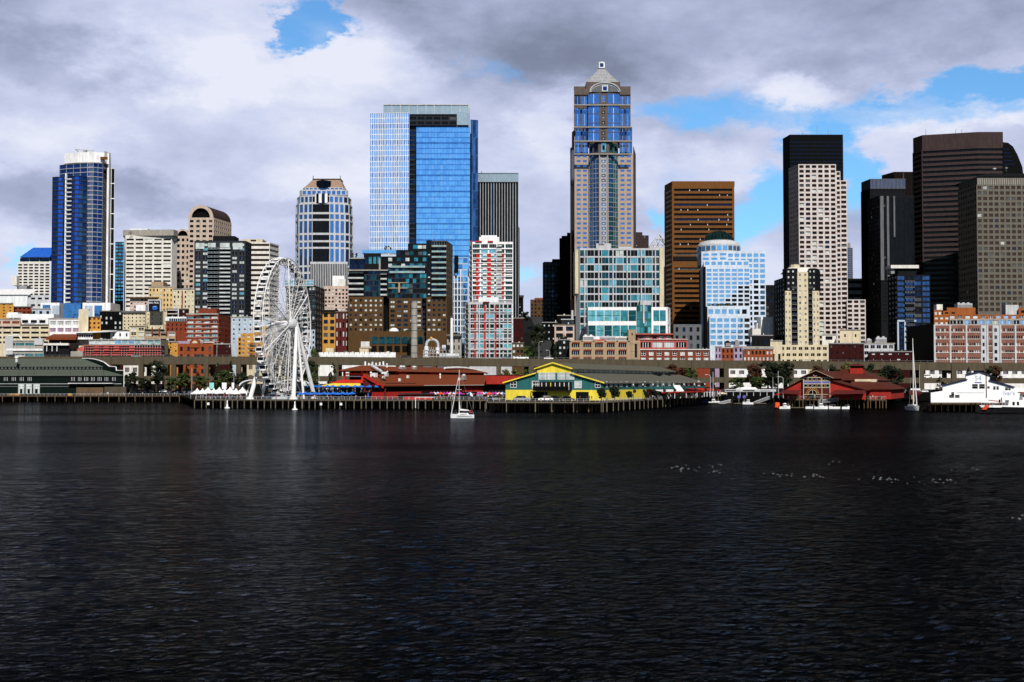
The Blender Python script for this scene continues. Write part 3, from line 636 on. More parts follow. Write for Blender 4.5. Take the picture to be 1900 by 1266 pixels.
# --- stone arched tower
b=B('skyscraper','tallest stone and blue glass skyscraper with arched top and stepped pyramid',1117,1000,cap=100)
gn='shaded_stone'  # darker copy of the tower stone, cloud shade painted into the upper part
Y=1000
def bay(top,bot,xl,xr,mat,rows,fh,g='g_blue',yo=0,st='x',fw=.74,c=2): b.rect(xl,xr,Y+yo,top,bot,Fc(c,rows,fw,fh,g,st=st,fr='paleblue'),mat,D=40-yo)
bay(165,178,1065,1091,gn,1,.01); bay(165,178,1149,1170,gn,1,.01)
for (t,bo,r,fh,xl,xr,ml) in ((176,199,1,.78,1065,1170,0),(199,236,1,.9,1065,1170,0),(236,263,1,.82,1066.5,1173,0),(263,286,1,.82,1066.5,1173,0)):
    bay(t,bo,xl,1091.5,gn,r,fh,['g_steelblue','g_blue'],st='v'); bay(t,bo,1149.5,xr,gn,r,fh,['g_steelblue','g_blue'],st='v')
for (xl,xr) in ((1066,1093),(1147,1175)): b.rect(xl,xr,Y,286,None,Fc(2,22,.62,.44,'g_blue',lo=482,ml=2,mr=2),'stonepink',D=40)
b.tier([(1058,1014),(1066,1002)],270,None,[Fc(1,1,.8,.96,'g_navy',lo=560)],gn,D=30); b.tier([(1175,1002),(1177,1016)],270,None,[None],gn,D=26)
b.tier([(1061,1016),(1066,1003)],240,270,[None],gn,D=30)
# central bay (flat above, bowed below)
cb=[(1092,998),(1096,995)]; 
for (t,bo,fh) in ((172,194,.82),(194,262,.94)):
    b.tier([(1091,996),(1112,995)],t,bo,[Fc(1,1 if t<190 else 4,.92,fh if t<190 else .93,'g_blue',st='v',fr='steel')],gn,D=30)
    b.tier([(1112,995),(1127,995)],t,bo,[Fc(1,1 if t<190 else 7,.5 if t<190 else .42,.6,'g_blue' if t<190 else 'g_dark',st='x' if t<190 else 'sq',fr='grey')],gn,D=30)
    b.tier([(1127,995),(1150,996)],t,bo,[Fc(1,1 if t<190 else 4,.92,fh if t<190 else .93,'g_blue',st='v',fr='steel')],gn,D=30)
bow=[(1093,998),(1100,994),(1111,991),(1129,991),(1139,994),(1147,998)]
b.tier(bow,262,286,[Fc(1,1,.8,.7,'g_steelblue',st='sq',fr='black'),Fc(1,1,.8,.7,'g_steelblue',st='sq',fr='black'),Fc(1,1,.5,.7,'g_cyan',st='sq',fr='black'),Fc(1,1,.8,.7,'g_tealm',st='sq',fr='black'),Fc(1,1,.8,.7,'g_tealm',st='sq',fr='black')],gn,D=24)
b.tier(bow,286,None,[Fc(1,22,.98,.9,'g_blue',lo=482,st='v',fr='g_sky'),Fc(2,22,.95,.9,['g_blue'],lo=482,st='h',fr='g_blue'),Fc(1,22,.42,.55,['g_dark','g_steelblue'],lo=482,st='sq',fr='palegrey'),Fc(1,22,.98,.9,['g_tealm','g_blue'],lo=482,st='v',fr='g_sky'),Fc(2,22,.95,.9,['g_tealm','g_cyan'],lo=482,st='h',fr='g_blue')],'zincgrey',D=24)
for x in (1111.5,1127): b.pbox('pilaster','stonepink',x,x+1.5,288,482,989.6,2)
for y in (236,262,286,195): b.pbox('cornice','concrete_pale',1065,1173 if y>200 else 1170,y-1,y+.8,989 if y>250 else 994,3)
b.pbox('shoulder','shaded_stone',1065,1086,160.5,166,1001,3); b.pbox('shoulder','shaded_stone',1151,1170,160.5,166,1001,3)
m=b.part('top_drum'); L_=lambda px:XA(px,1005,160)-b.loc[0]; zz=lambda py:ZA(py,1005)-b.loc[2]
m.box(L_(1087),L_(1150),1,44,zz(176),zz(154.5),'shaded_stone')
m=b.part('arched_gable'); xc=(L_(1093)+L_(1148))/2; r=(L_(1148)-L_(1093))/2; zz9=lambda py:ZA(py,995)-b.loc[2]; zb=zz9(171); hh=zz9(154)-zb
pa=[(xc+r*math.cos(math.pi*i/14),zb+hh*math.sin(math.pi*i/14)) for i in range(15)]
m.poly([(x,-5.2,z) for x,z in pa],'palegrey')
m.raw([(x,-5.6,z) for x,z in pa]+[(x,2,z) for x,z in pa],[(i,i+1,16+i,15+i) for i in range(14)],'steel')
m.path([(x,-5.8,z) for x,z in pa],.5,'palegrey',6); m=b.part('gable_panel'); m.poly([(xc+(x-xc)*.9,-5.4,zb+(z-zb)*.78) for x,z in pa],'midgrey')
m=b.part('gable_emblem'); s_=2.4; zc=zz9(165); m.box(xc-s_,xc+s_,-6.4,-5.5,zc-s_,zc+s_,'foam'); m.box(xc-1.7,xc+1.7,-6.6,-6.4,zc-1.7,zc+1.7,'g_steelblue'); m.box(xc-.5,xc+.5,-6.8,-6.6,zc-.5,zc+.5,'black')
m=b.part('stepped_pyramid'); cx=(L_(1089)+L_(1149))/2; hw=(L_(1149)-L_(1089))/2; cy=22
z0=ZA(153,1014)-b.loc[2]; zt_=ZA(130,1026)-b.loc[2]; 
for i in range(9):
    f0=1-i/9*.86; f1=1-(i+.75)/9*.86; za=z0+(zt_-z0)*i/9; zb_=z0+(zt_-z0)*(i+.7)/9; zc_=z0+(zt_-z0)*(i+1)/9
    q=lambda f:[(cx-hw*f,cy-hw*.75*f),(cx+hw*f,cy-hw*.75*f),(cx+hw*f,cy+hw*.75*f),(cx-hw*f,cy+hw*.75*f)]
    m.prism(q(f0),za,zb_,'zincgrey',q(f1)); m.prism(q(f1*.98),zb_,zc_,'grey')
m=b.part('finial'); m.box(cx-2.5,cx+2.5,cy-2.5,cy+2.5,zt_,zt_+5,'foam'); m.box(cx-1.5,cx+1.5,cy-2.7,cy-2.4,zt_+1,zt_+4,'g_steelblue'); m.box(cx-.7,cx+.7,cy-2.9,cy-2.6,zt_+1.8,zt_+3.2,'slate')
m.box(cx-1.2,cx+1.2,cy-1.2,cy+1.2,zt_+5,zt_+5.6,'foam')
b.finish()
b=B('office_building','purplish brown block peeking out right of the stone skyscraper',1190,1200,cap=10)
b.rect(1174,1204,1200,437,None,Fc(6,8,.3,.3,'g_dark',lo=480),'mauve',D=30); b.pbox('penthouse','mauve',1175,1192,431,437,1204,12); b.finish()
b=B('office_building','open lattice pyramid roof above a pale block, left of the bronze tower',1222,1050,cap=10)
b.rect(1205,1240,1050,459,None,None,'palegrey',D=34)
m=b.part('lattice_pyramid'); xl,xr=XA(1206,1052,450)-b.loc[0],XA(1246,1052,450)-b.loc[0]; z0=ZA(459,1052)-b.loc[2]; ap=((xl+xr)/2,14,ZA(431,1052)-b.loc[2])
c4=[(xl,2,z0),(xr,2,z0),(xr,28,z0),(xl,28,z0)]
lp=lambda a,c,t: tuple(a[i]+(c[i]-a[i])*t for i in range(3))
for i in range(4):
    m.tube(c4[i],ap,.4,'palegrey',4); m.tube(c4[i],c4[(i+1)%4],.4,'palegrey',4)
    for t0,t1,nn in ((0,.33,3),(.33,.66,2),(.66,.99,1)):
        a0,a1=lp(c4[i],ap,t0),lp(c4[(i+1)%4],ap,t0); d0,d1=lp(c4[i],ap,t1),lp(c4[(i+1)%4],ap,t1); m.tube(d0,d1,.28,'palegrey',4)
        for j in range(nn):
            p,q=lp(a0,a1,j/nn),lp(a0,a1,(j+1)/nn); tt=lp(d0,d1,(j+.5)/nn); m.tube(p,tt,.25,'palegrey',4); m.tube(tt,q,.25,'palegrey',4)
m.tube(ap,(ap[0],ap[1],ap[2]+5),.15,'palegrey',4); b.finish()
# --- bronze tower
b=B('office_tower','bronze banded office tower with dark left side',1300,930)
b.tier([(1233,950),(1247,930),(1363,930)],346,None,[Fc(1,28,.9,.4,'g_dark',mt=2,lo=604),Fc(1,28,.93,.5,'g_dark',mt=2,lo=604,rec=1.0,skip=lambda i,j:j==15)],'bronze',D=40)
b.tier([(1233,950),(1247,930),(1363,930)],336.5,346,[None,None],'bronze',D=40); b.pbox('plant_band','charcoal',1249,1361,476,484,929.5,.8)
m=b.part('blind'); 
for j in range(26):
    y=352+j*9.1
    for i in range(6):
        if b.seed.random()<.28: x=1262+i*18+b.seed.uniform(-3,3); m.box(XA(x,930)-b.loc[0],XA(x+1.1,930)-b.loc[0],.55,.75,ZA(y+2.8,930)-b.loc[2],ZA(y-.2,930)-b.loc[2],'offwhite')
b.finish()
b=B('office_building','dim grey block at the foot of the bronze tower',1275,800,cap=20)
b.rect(1250,1302,800,602,None,Fc(4,3,.4,.55,'g_dark',lo=650,mt=2),'midgrey',D=40); b.finish()
# --- white glass apartments
b=B('apartment_building','wide white framed teal glass apartment block below the stone skyscraper',1150,780)
gt=lambda i,j: b.seed.choice(['g_tealm','g_teal','g_dark','g_cyan','g_dark','g_dark','g_teal'])
b.tier([(1068,786),(1076,780),(1224,780),(1231,784)],461,None,[None,Fc(11,11,.92,.8,gt,lo=615,mt=2,st='v',fr='midgrey'),None],'palegrey',D=26)
b.pbox('cream_end','cream',1224,1232,461,600,779,22); b.pbox('cream_end','cream',1067,1073,463,545,779,22)
b.pbox('penthouse','palegrey',1106,1134,452,462,785,12); b.pbox('penthouse','grey',1111,1121,452,454,784.5,2); b.pbox('penthouse','palegrey',1147,1172,458,462,786,8)
for i in range(6): x=1085+i*26.3; b.pbox('pier_column','palegrey',x-1,x+1,462,612,779.1,1)
b.finish()
b=B('apartment_building','low white framed block with cyan windows in front of the teal glass block',1165,740)
gt2=lambda i,j: b.seed.choice(['g_tealm','g_cyan','g_teal','g_tealm'])
b.tier([(1088,748),(1091,740),(1181,740)],570,None,[Fc(1,5,.7,.8,'g_dark',lo=620),Fc(6,5,.94,.72,gt2,mt=2,st='h',fr='teal')],'white',D=20)
b.rect(1181,1209,741,566,None,Fc(4,11,.8,.8,['g_tealm','g_teal','g_cyan'],st='p'),'teal',D=20); b.pbox('stair_tower','palegrey',1188,1209,558,568,745,8); b.pbox('stair_slab','palegrey',1193,1196,558,600,739.5,1)
b.tier([(1209,740),(1239,740),(1243,747)],570,None,[Fc(2,5,.92,.72,gt2,mt=2,ml=3,mr=3,st='h',fr='teal'),Fc(1,5,.7,.7,'g_dark')],'white',D=20)
b.finish()
# --- domed white building
b=B('office_building','white and blue stepped office block topped by dark green glass dome',1360,840)
w='paleblue'
b.tier([(1300,858),(1302,850),(1350,846),(1421,846)],466,None,[None,Fc(3,3,.7,.5,'g_sky',mt=2,lo=492),Fc(6,16,.74,.64,lambda i,j:'g_dark' if (j>4+abs(5-i)*.9 and i<6 and not(i==5 and j<12 and j%3)) else 'g_sky',mt=3,lo=626)],'domewall',D=30)  # dark panes here and in the tiers below paint a reflection
m=b.part('drum'); cx=XA(1342,856)-b.loc[0]; z=lambda py:ZA(py,856)-b.loc[2]; rr=(XA(1382,856)-XA(1301,856))/2
m.lathe([(rr,z(490)),(rr,z(452)),(rr*.97,z(451)),(rr*.86,z(445)),(rr*.72,z(444)),(rr*.72,z(443))],cx,33-b.loc[1]+840,'palegrey',32)
CY=33+840-b.loc[1]
for k_ in range(2):
    for i in range(24):
        a=-math.pi/2+(i-11.5)*2*math.pi/24
        if math.sin(a)<.35: 
            b.inst.append(('window',('p','g_sky','white'),(cx+(rr+.12)*math.cos(a),CY+(rr+.12)*math.sin(a),z(459+k_*11)),a+math.pi/2,(rr*.2,1,3.1)))
m=b.part('dome'); r2=(XA(1371,856)-XA(1313,856))/2; z0=z(445); hh=z(423)-z0
m.lathe([(r2*math.cos(t*math.pi/16),z0+hh*math.sin(t*math.pi/16)) for t in range(9)],cx,CY,'g_green',24)
m=b.part('dome_ribs')
for i in range(24):
    a=2*math.pi*i/24; m.path([(cx+(r2+.05)*math.cos(t*math.pi/12)*math.cos(a),CY+(r2+.05)*math.cos(t*math.pi/12)*math.sin(a),z0+hh*math.sin(t*math.pi/12)) for t in range(7)],.12,'slate',4)
b.tier([(1308,848),(1310,838),(1392,838)],495,None,[None,Fc(7,9,.76,.64,lambda i,j:'g_dark' if (j>3 and i>4+(5-j)*.6 and i<7) else 'g_sky',mt=3,lo=569)],'domewall',D=30,zref=838)
b.rect(1306,1390,842,483,495,Fc(7,1,.68,.5,'g_sky'),'domewall',D=24)
b.rect(1313,1388,832,568,None,Fc(6,1,.7,.5,lambda i,j:'g_dark' if i==5 else 'g_sky',mt=2,lo=587),'domewall',D=20)
b.rect(1317,1393,827,587,None,Fc(6,5,.76,.64,lambda i,j:'g_dark' if i==5 else 'g_sky',mt=2,lo=642),'domewall',D=20)
m=b.part('shaded_side_panel');  # shade of the left faces painted as slate panels on the walls
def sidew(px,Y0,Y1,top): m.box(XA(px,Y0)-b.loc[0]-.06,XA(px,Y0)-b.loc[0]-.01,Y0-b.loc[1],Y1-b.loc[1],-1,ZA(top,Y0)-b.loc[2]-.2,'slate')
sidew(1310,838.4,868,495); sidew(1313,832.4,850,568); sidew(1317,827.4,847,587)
m=b.part('terrace_planting')
for i in range(26): 
    x=XA(b.seed.uniform(1312,1386),836)-b.loc[0]; r_=b.seed.uniform(.4,1.0); zz_=ZA(568,836)-b.loc[2]; m.lathe([(0.05,zz_),(r_,zz_+r_*.6),(r_*.7,zz_+r_*1.3),(.02,zz_+r_*1.7)],x,b.seed.uniform(-6,-3),'leaf_dark',6)
b.finish()
b=B('office_building','small white blank block with stepped roof right of the domed office',1428,800,cap=10)
b.pbox('wall','white',1412,1434,588,622,800,14); b.pbox('wall','offwhite',1396,1412,610,624,798,14); b.pbox('rooftop_box','offwhite',1404,1411,600,610,806,6); b.finish()
b=B('office_building','low black block right of the domed office',1428,880,cap=10)
b.rect(1420,1445,880,529,None,Fc(3,6,.7,.5,'g_dark',lo=600),'charcoal',D=30); b.finish()
# --- cream condo tower
b=B('apartment_tower','cream condo tower with dark balconies and black mansard top',1488,760)
b.tier([(1437,785),(1455,760),(1457,760)],515,None,[Fc(4,14,.6,.55,'g_dark',lo=640),None],'near_black',D=20)  # left face of the cream tower painted near-black for its shade
cg=lambda i,j:b.seed.choice(['g_dark','g_curt','g_navy','g_dark'])
for (x0,x1,t) in ((1456,1469,540),(1480,1500,505),(1508,1521,540)): b.rect(x0,x1,760,t,None,Fc(2,int((640-t)/10.2),.34,.42,cg,lo=641,st='x',fr='offwhite'),'cream',D=24)
for (x0,x1,t) in ((1469,1480,525),(1500,1508,525)):
    b.rect(x0,x1,761.2,t,None,Fc(1,11,.8,.6,'g_navy',lo=641),'charcoal',D=22); b.balc(x0+.3,x1-.3,[t+10+10.3*i for i in range(11)],761,1.2,rail='g_dark',fr='grey')
b.tier([(1461,763),(1515,763)],515,541,[Fc(8,2,.4,.5,cg)],'cream',D=20)
b.tier([(1452,766),(1459,761),(1476,760),(1480,761)],498,541,[Fc(1,4,.4,.4,'g_dark'),Fc(2,4,.4,.4,'g_curt'),None],'charcoal',D=18)
b.tier([(1500,761),(1514,760),(1519,766)],498,541,[Fc(2,4,.4,.4,'g_curt'),None],'charcoal',D=18)
m=b.part('mansard_top'); z=lambda py:ZA(py,764)-b.loc[2]; X_=lambda px:XA(px,764)-b.loc[0]
m.prism([(X_(1460),3),(X_(1514),3),(X_(1514),22),(X_(1460),22)],z(505),z(496),'offwhite',[(X_(1467),7),(X_(1505),7),(X_(1505),18),(X_(1467),18)])
m=b.part('cupola'); m.cyl(X_(1481),12,z(497),z(489),3.2,'cream',n=10); m.lathe([(3.4,z(489)),(2.2,z(486)),(.5,z(485)),(.4,z(480)),(.05,z(478))],X_(1481),12,'slate',10)
b.rect(1435,1537,752,640,None,Fc(9,3,.6,.45,'g_dark',lo=676,mt=1,st='v',fr='cream'),'cream',D=24)
b.finish()
# --- black & white towers
b=B('office_tower','plain black slab tower behind the white grid tower',1510,1080,cap=60)
b.tier([(1453,1098),(1466,1080),(1565,1080)],250,None,[None,Fc(28,22,.6,.3,'g_navy',mt=10,lo=420,rec=.2)],'black',D=50)
m=b.part('roof_masts'); 
for px,h in ((1519,8),(1492,3),(1540,4),(1545,3)): x=XA(px,1100)-b.loc[0]; z0=ZA(250,1100)-b.loc[2]; m.tube((x,20,z0-1),(x,20,z0+h),.15,'grey',4)
b.finish()
b=B('office_tower','white concrete grid tower with stepped right shoulder',1525,980)
WG='offwhite'
b.tier([(1464,1000),(1482,980),(1552,980)],305,None,[Fc(6,37,.5,.5,'g_dark',lo=640),Fc(6,38,.7,.6,['g_brown']*7+['g_dark','g_dark','g_curt'][:3],lo=642,rec=.9)],'gridwhite',D=36)
b.rect(1552,1560,980.2,318,None,Fc(1,36,.7,.6,'g_brown',lo=642,rec=.9),'gridwhite',D=36); b.rect(1560,1572,980.4,335,None,Fc(1,34,.8,.6,'g_brown',lo=642,rec=.9),'gridwhite',D=36)
b.rect(1572,1607,978,556,None,Fc(3,10,.7,.6,'g_brown',lo=642,rec=.9),'gridwhite',D=30)
b.finish()
b=B('office_building','white and grey striped block between the white grid tower and black towers',1590,1100,cap=30)
b.rect(1573,1608,1100,517,None,Fc(1,8,1,.45,'g_dark',lo=620),'palegrey',D=30); b.finish()
b=B('office_building','distant dark slim tower at the right edge of the white grid tower',1578,1400,cap=10)
b.rect(1572,1583,1400,460,None,Fc(2,20,.7,.5,'g_steelblue',lo=540),'midgrey',D=30); b.pbox('penthouse','grey',1572,1578,451,460,1404,12); b.finish()
# --- right black cluster
b=B('office_tower','black tower with steel blue ribbed crown',1640,1080)
b.tier([(1598,1100),(1615,1080),(1680,1080)],350,None,[None,Fc(9,20,.55,.5,'g_dark',lo=560)],'charcoal',D=40)
b.tier([(1598,1100),(1615,1080),(1680,1080)],332,350,[None,Fc(26,1,.5,.9,'g_steelblue')],'midgrey',D=40)
b.finish()
b=B('office_tower','dark brown ribbed slab behind the steel blue crown',1670,1180,cap=30)
b.tier([(1637,1200),(1660,1180),(1695,1180)],319,None,[None,Fc(9,1,.5,1,'g_dark',lo=520,mt=1)],'darkmauve',D=40); b.finish()
b=B('office_tower','black glass tower with grey corner piers in front of the steel blue crown',1655,1000,cap=60)
b.tier([(1610,1022),(1634,1000),(1647,1000),(1697,1000)],363,None,[Fc(8,30,.7,.5,'g_dark',lo=600),Fc(1,32,.5,.5,'g_dark',lo=600),Fc(3,1,.9,.98,'g_dark',mt=3)],'charcoal',D=40)
b.pbox('grey_pier','midgrey',1634,1640,364,520,999,1.5); b.pbox('grey_pier','midgrey',1646,1650,364,520,998.8,1.5); b.pbox('grey_pier','midgrey',1658,1661,364,440,999,1.5); b.finish()
b=B('skyscraper','huge mauve brown banded skyscraper with angled faces',1780,1050)
b.tier([(1694,1078),(1711,1064),(1815,1050),(1861,1050)],273,None,[Fc(1,33,1,.5,'g_dark',lo=585,rec=.9),Fc(1,33,1,.5,'g_dark',lo=585,rec=.9),Fc(1,33,1,.5,'g_dark',lo=585,rec=.9)],'mauve',D=60)
b.tier([(1694,1078),(1711,1064),(1815,1050),(1861,1050)],245,273,[None,None,None],'mauve',D=60)
m=b.part('roof_antenna')
for px in (1722,1778,1789): x=XA(px,1070)-b.loc[0]; z0=ZA(249,1070)-b.loc[2]; m.tube((x,20,z0-2),(x,20,z0+4),.2,'grey',4)
b.finish()
b=B('skyscraper','black skyscraper with sloping curved shoulder at the right edge',1880,1500,cap=10)
m=b.part('wall'); X_=lambda px:XA(px,1500,300)-b.loc[0]; z=lambda py:ZA(py,1500)-b.loc[2]
sh=[(1850,700),(1850,262),(1862,264),(1871,265),(1880,272),(1888,287),(1897,310),(1899,330),(1899,700)]
pts=[(X_(a),z(c)) for a,c in sh]; k_=len(pts)
m.raw([(x,0,zz_) for x,zz_ in pts]+[(x,50,zz_) for x,zz_ in pts],[tuple(range(k_)),tuple(reversed(range(k_,2*k_)))]+[(i,k_+i,k_+(i+1)%k_,(i+1)%k_) for i in range(k_)],'black')
m=b.part('window_bands')
for i in range(5): m.box(X_(1862),X_(1872+i*2.5),-.4,-.05,z(278+i*7),z(276.5+i*7),'g_navy')
b.finish()
b=B('office_tower','grey stone gridded tower with ribbed top at the right edge',1850,930)
sg='stonegrey'
b.tier([(1778,962),(1813,930),(1960,930)],343,None,[Fc(8,23,.5,.45,'g_dark',lo=600),Fc(14,23,.66,.58,'g_brown',lo=580,st='v3',fr='stonegrey')],sg,D=44)
b.tier([(1778,962),(1813,930),(1960,930)],328,343,[Fc(14,1,.6,.95,'g_dark'),Fc(36,1,.5,.96,'concrete_pale')],sg,D=44)
m=b.part('dark_roof'); X_=lambda px,Y:XA(px,Y,325)-b.loc[0]; z=lambda py:ZA(py,930)-b.loc[2]
m.prism([(X_(1778,962),32),(X_(1813,930),-1),(X_(1962,930),-1),(X_(1962,930),46),(X_(1778,962),46)],z(328),z(318),'charcoal',[(X_(1800,975),34),(X_(1828,945),10),(X_(1962,945),10),(X_(1962,930),40),(X_(1800,975),40)])
b.inst=[(i[0],i[1],i[2],i[3],i[4]) for i in b.inst]
m=b.part('satellite_dish'); m.lathe([(0.1,z(314)),(1.2,z(312)),(1.5,z(310))],X_(1846,935),6,'white',10); m.lathe([(0.1,z(312)),(1.0,z(310.5)),(1.3,z(309))],X_(1868,935),6,'palegrey',10); m.tube((X_(1868,935),6,z(316)),(X_(1868,935),6,z(306)),.12,'grey',4)
b.finish()
b=B('apartment_tower','dark glass condo with blue windows and pale rooftop frame, right side',1690,850)
b.tier([(1648,866),(1665,850),(1727,850)],510,None,[Fc(3,15,.7,.5,'g_dark',lo=650,st='h',fr='grey'),Fc(4,14,.86,.7,lambda i,j:'g_steelblue' if i in(0,3) else b.seed.choice(['g_navy','g_dark','g_steelblue']),mt=1,lo=650,st='v',fr='slate')],'charcoal',D=26)
b.balc(1680,1697,[524+10*i for i in range(12)],849,1.2,rail='g_navy',fr='grey')
b.pbox('rooftop_frame','offwhite',1653,1705,492,498,856,12); b.pbox('penthouse','charcoal',1666,1700,498,510,858,12); b.pbox('penthouse','grey',1653,1660,495,508,858,10)
b.pbox('pale_base','paleblue',1665,1668,596,650,849.2,.7); b.pbox('pale_base','paleblue',1678,1681,596,650,849.2,.7); b.pbox('pale_base','paleblue',1665,1700,594,597,849,.8)
b.finish()
# ============================================================ LOWER CITY
def low(name,label,x0,x1,Y,top,spec=None,wall='cream',D=18,bot=None,extra=None,cat='building',cap=60,roof='roofgrey',group=None):
    b=B(name,label,(x0+x1)/2,Y,cat=cat,cap=cap,group=group); b.rect(x0,x1,Y,top,bot,spec,wall,D=D,roof=roof)
    if extra: extra(b)
    w_=x1-x0; q_=b.seed
    if spec: zt8=ZA(top,Y)-b.loc[2]; xa8,xb8=XA(x0,Y,top)-b.loc[0],XA(x1,Y,top)-b.loc[0]; b.part('parapet_coping').box(xa8-.2,xb8+.2,-.3,-.02,zt8-.45,zt8+.12,q_.choice(['concrete_pale','grey','stonegrey']))
    for _ in range(max(1,int(w_/22))):
        px_=q_.uniform(x0+2,x1-4); u_=q_.uniform(1.5,4.5); h_=q_.uniform(1.2,3.2)
        m=b.part('roof_vent' if u_<2.5 else 'rooftop_unit'); xa,xb=XA(px_,Y)-b.loc[0],XA(px_+u_,Y)-b.loc[0]; zt9=ZA(top,Y)-b.loc[2]-.7; y_=q_.uniform(2,min(7,max(2.1,D-3)))
        if u_<2.5: m.cyl((xa+xb)/2,y_,zt9,zt9+1+h_*Y/F*1.2,(xb-xa)/2.4,q_.choice(['steel','grey','foam']),n=8)
        else: m.box(xa,xb,y_,y_+1.5,zt9,zt9+.7+h_*Y/F,q_.choice(['palegrey','grey','midgrey','offwhite']))
    b.finish(); return b
def ac(b,x0,x1,top,bot,Y,mat='steel',D=3):   # rooftop plant with fan drums
    m=b.part('rooftop_unit'); X0_,X1_=XA(x0,Y)-b.loc[0],XA(x1,Y)-b.loc[0]; z0,z1=ZA(bot,Y)-b.loc[2],ZA(top,Y)-b.loc[2]; y=Y-b.loc[1]
    m.box(X0_,X1_,y,y+D,z0,z0+(z1-z0)*.8,mat); nn=max(1,int((X1_-X0_)/2.4))
    for i in range(nn): m.cyl(X0_+(X1_-X0_)*(i+.5)/nn,y+D/2,z0+(z1-z0)*.8,z1,.8,mat,n=10)
    m.box(X0_+.2,X1_-.2,y-.06,y,z0+.3,z0+(z1-z0)*.6,'grey')
# far-left
b=B('warehouse','white low building with slanted white roof, lower left of the blue glass tower',30,840); 
m=b.part('roof'); X_=lambda px:XA(px,840)-b.loc[0]; z=lambda py:ZA(py,840)-b.loc[2]
m.raw([(X_(-20),0,z(546)),(X_(55),0,z(546)),(X_(52),18,z(533)),(X_(-20),18,z(533)),(X_(-20),0,z(547)),(X_(55),0,z(547))],[(0,1,2,3),(4,5,1,0)],'white'); m.box(X_(12),X_(28),19,26,z(534),z(526),'grey')
b.rect(-20,50,841,547,None,None,'foam',D=30); b.rect(41,92,842,548,None,Fc(4,3,.6,.3,'g_dark',lo=585),'palegrey',D=30); b.finish()
low('office_building','ochre corner block with dark windows at the left edge',-12,24,745,563,Fc(3,5,.3,.3,'g_dark',lo=590),'ochre')
low('office_building','small dark red brick block beside the ochre corner block',24,56,760,569,Fc(4,3,.6,.4,'g_dark',lo=590),'brick')
low('office_building','tiny pale blue block under the blue glass tower',55,94,765,573,Fc(3,1,.4,.4,['g_dark','g_curt'],lo=588),'paleblue')
def ex(b):
    b.pbox('white_roof_shed','foam',12,100,583,590,736,10); b.pbox('upper_storey','white',38,90,590,602,731,8)
    for i in range(3): b.pbox('upper_window','g_dark',41+i*16,52+i*16,594,599,730.7,.4)
    b.pbox('roof_shed','white',14,33,580,586,739,8); ac(b,44,64,599,603,730,'steel')
low('parking_structure','long pale pink terraced building with rows of dark openings, lower left',-14,90,728,603,Fc(6,4,.82,.42,['g_dark','g_brown'],mt=1,lo=640),'cream',D=24,extra=ex)
low('office_building','pale pink top storey with rust red windows at the left edge',-14,38,727,592,Fc(3,1,.8,.5,'brick',mt=2,mb=3,st='v3',fr='brick'),'pinkbeige',D=20,bot=606)
low('office_building','white and pink four bay block with purple lower windows',90,147,729,591,Fc(4,2,.82,.55,lambda i,j:'g_curt' if j==0 else 'lilac',mt=2,lo=619,st='v3',fr='brick'),'white',D=16)
low('office_building','slim tan stair tower rising above the pink terraced building',145,163,727,574,None,'cream',D=14)
low('office_building','ochre building with orange framed windows right of the tan stair tower',162,186,733,588,Fc(3,3,.5,.5,['brick','g_dark'],lo=612,st='v',fr='brick'),'ochre',D=18)
def ex(b):
    m=b.part('hall_roof'); X_=lambda px:XA(px,720)-b.loc[0]; z=lambda py:ZA(py,720)-b.loc[2]; m.raw([(X_(86),-2,z(627)),(X_(142),-2,z(627)),(X_(141),8,z(619)),(X_(88),8,z(619)),(X_(86),-2,z(631)),(X_(142),-2,z(631))],[(0,1,2,3),(4,5,1,0)],'roofred')
low('market_hall','low dark hall with brown sloped roof in the left market area',90,141,721,629,Fc(7,1,.6,.6,'g_dark'),'darkwood',D=14,extra=ex)
def ex(b):
    m=b.part('canopy_roof'); X_=lambda px:XA(px,722)-b.loc[0]; z=lambda py:ZA(py,722)-b.loc[2]; m.raw([(X_(140),-2,z(617)),(X_(172),-2,z(617)),(X_(206),16,z(611)),(X_(160),16,z(611)),(X_(140),-2,z(618)),(X_(172),-2,z(618)),(X_(206),16,z(612.5))],[(0,1,2,3),(4,5,1,0),(5,6,2,1)],'white')
low('market_hall','white flat roofed market gallery with dark glazing and slim posts',142,172,723,618,Fc(7,1,.85,.6,'g_dark',mt=1,mb=2),'white',D=14,extra=ex,bot=630)
low('office_building','black shadowed brick building behind the white market gallery',184,226,770,577,Fc(5,4,.4,.6,['g_dark','g_dark','g_curt'],lo=612),'near_black')  # shadow painted into the near-black wall colour
def ex(b):
    b.pbox('concrete_panel','palegrey',9,24,625,658,709.4,.5); b.pbox('concrete_panel','palegrey',64,79,628,640,709.4,.5); b.pbox('concrete_slab','white',12,79,647,651,709.2,.6)
    m=b.part('skylight'); X_=lambda px:XA(px,712)-b.loc[0]; z=lambda py:ZA(py,712)-b.loc[2]; m.prism([(X_(20),0),(X_(45),0),(X_(45),8),(X_(20),8)],z(632),z(632)+.1,'grey'); m.path([(X_(12),0,z(632)),(X_(18),0,z(624)),(X_(36),0,z(622)),(X_(44),0,z(632))],.3,'foam')
low('parking_structure','grey concrete parking structure with long dark openings, lower left',10,80,710,632,Fc(4,3,.9,.45,['g_dark','g_tealm'],mt=2,lo=664),'concrete_pale',D=14,extra=ex)
def ex(b):
    for x in (86,96,105): b.pbox('white_post','white',x,x+1,642,652,706,1)
    b.pbox('pale_slab','offwhite',80,127,637,641,706,2)
low('parking_structure','black stair structure with white posts right of the grey parking structure',80,128,708,639,None,'charcoal',D=10,extra=ex)
low('market_hall','low pale concrete box beside the coral dome',130,153,700,652,None,'concrete_pale',D=10)
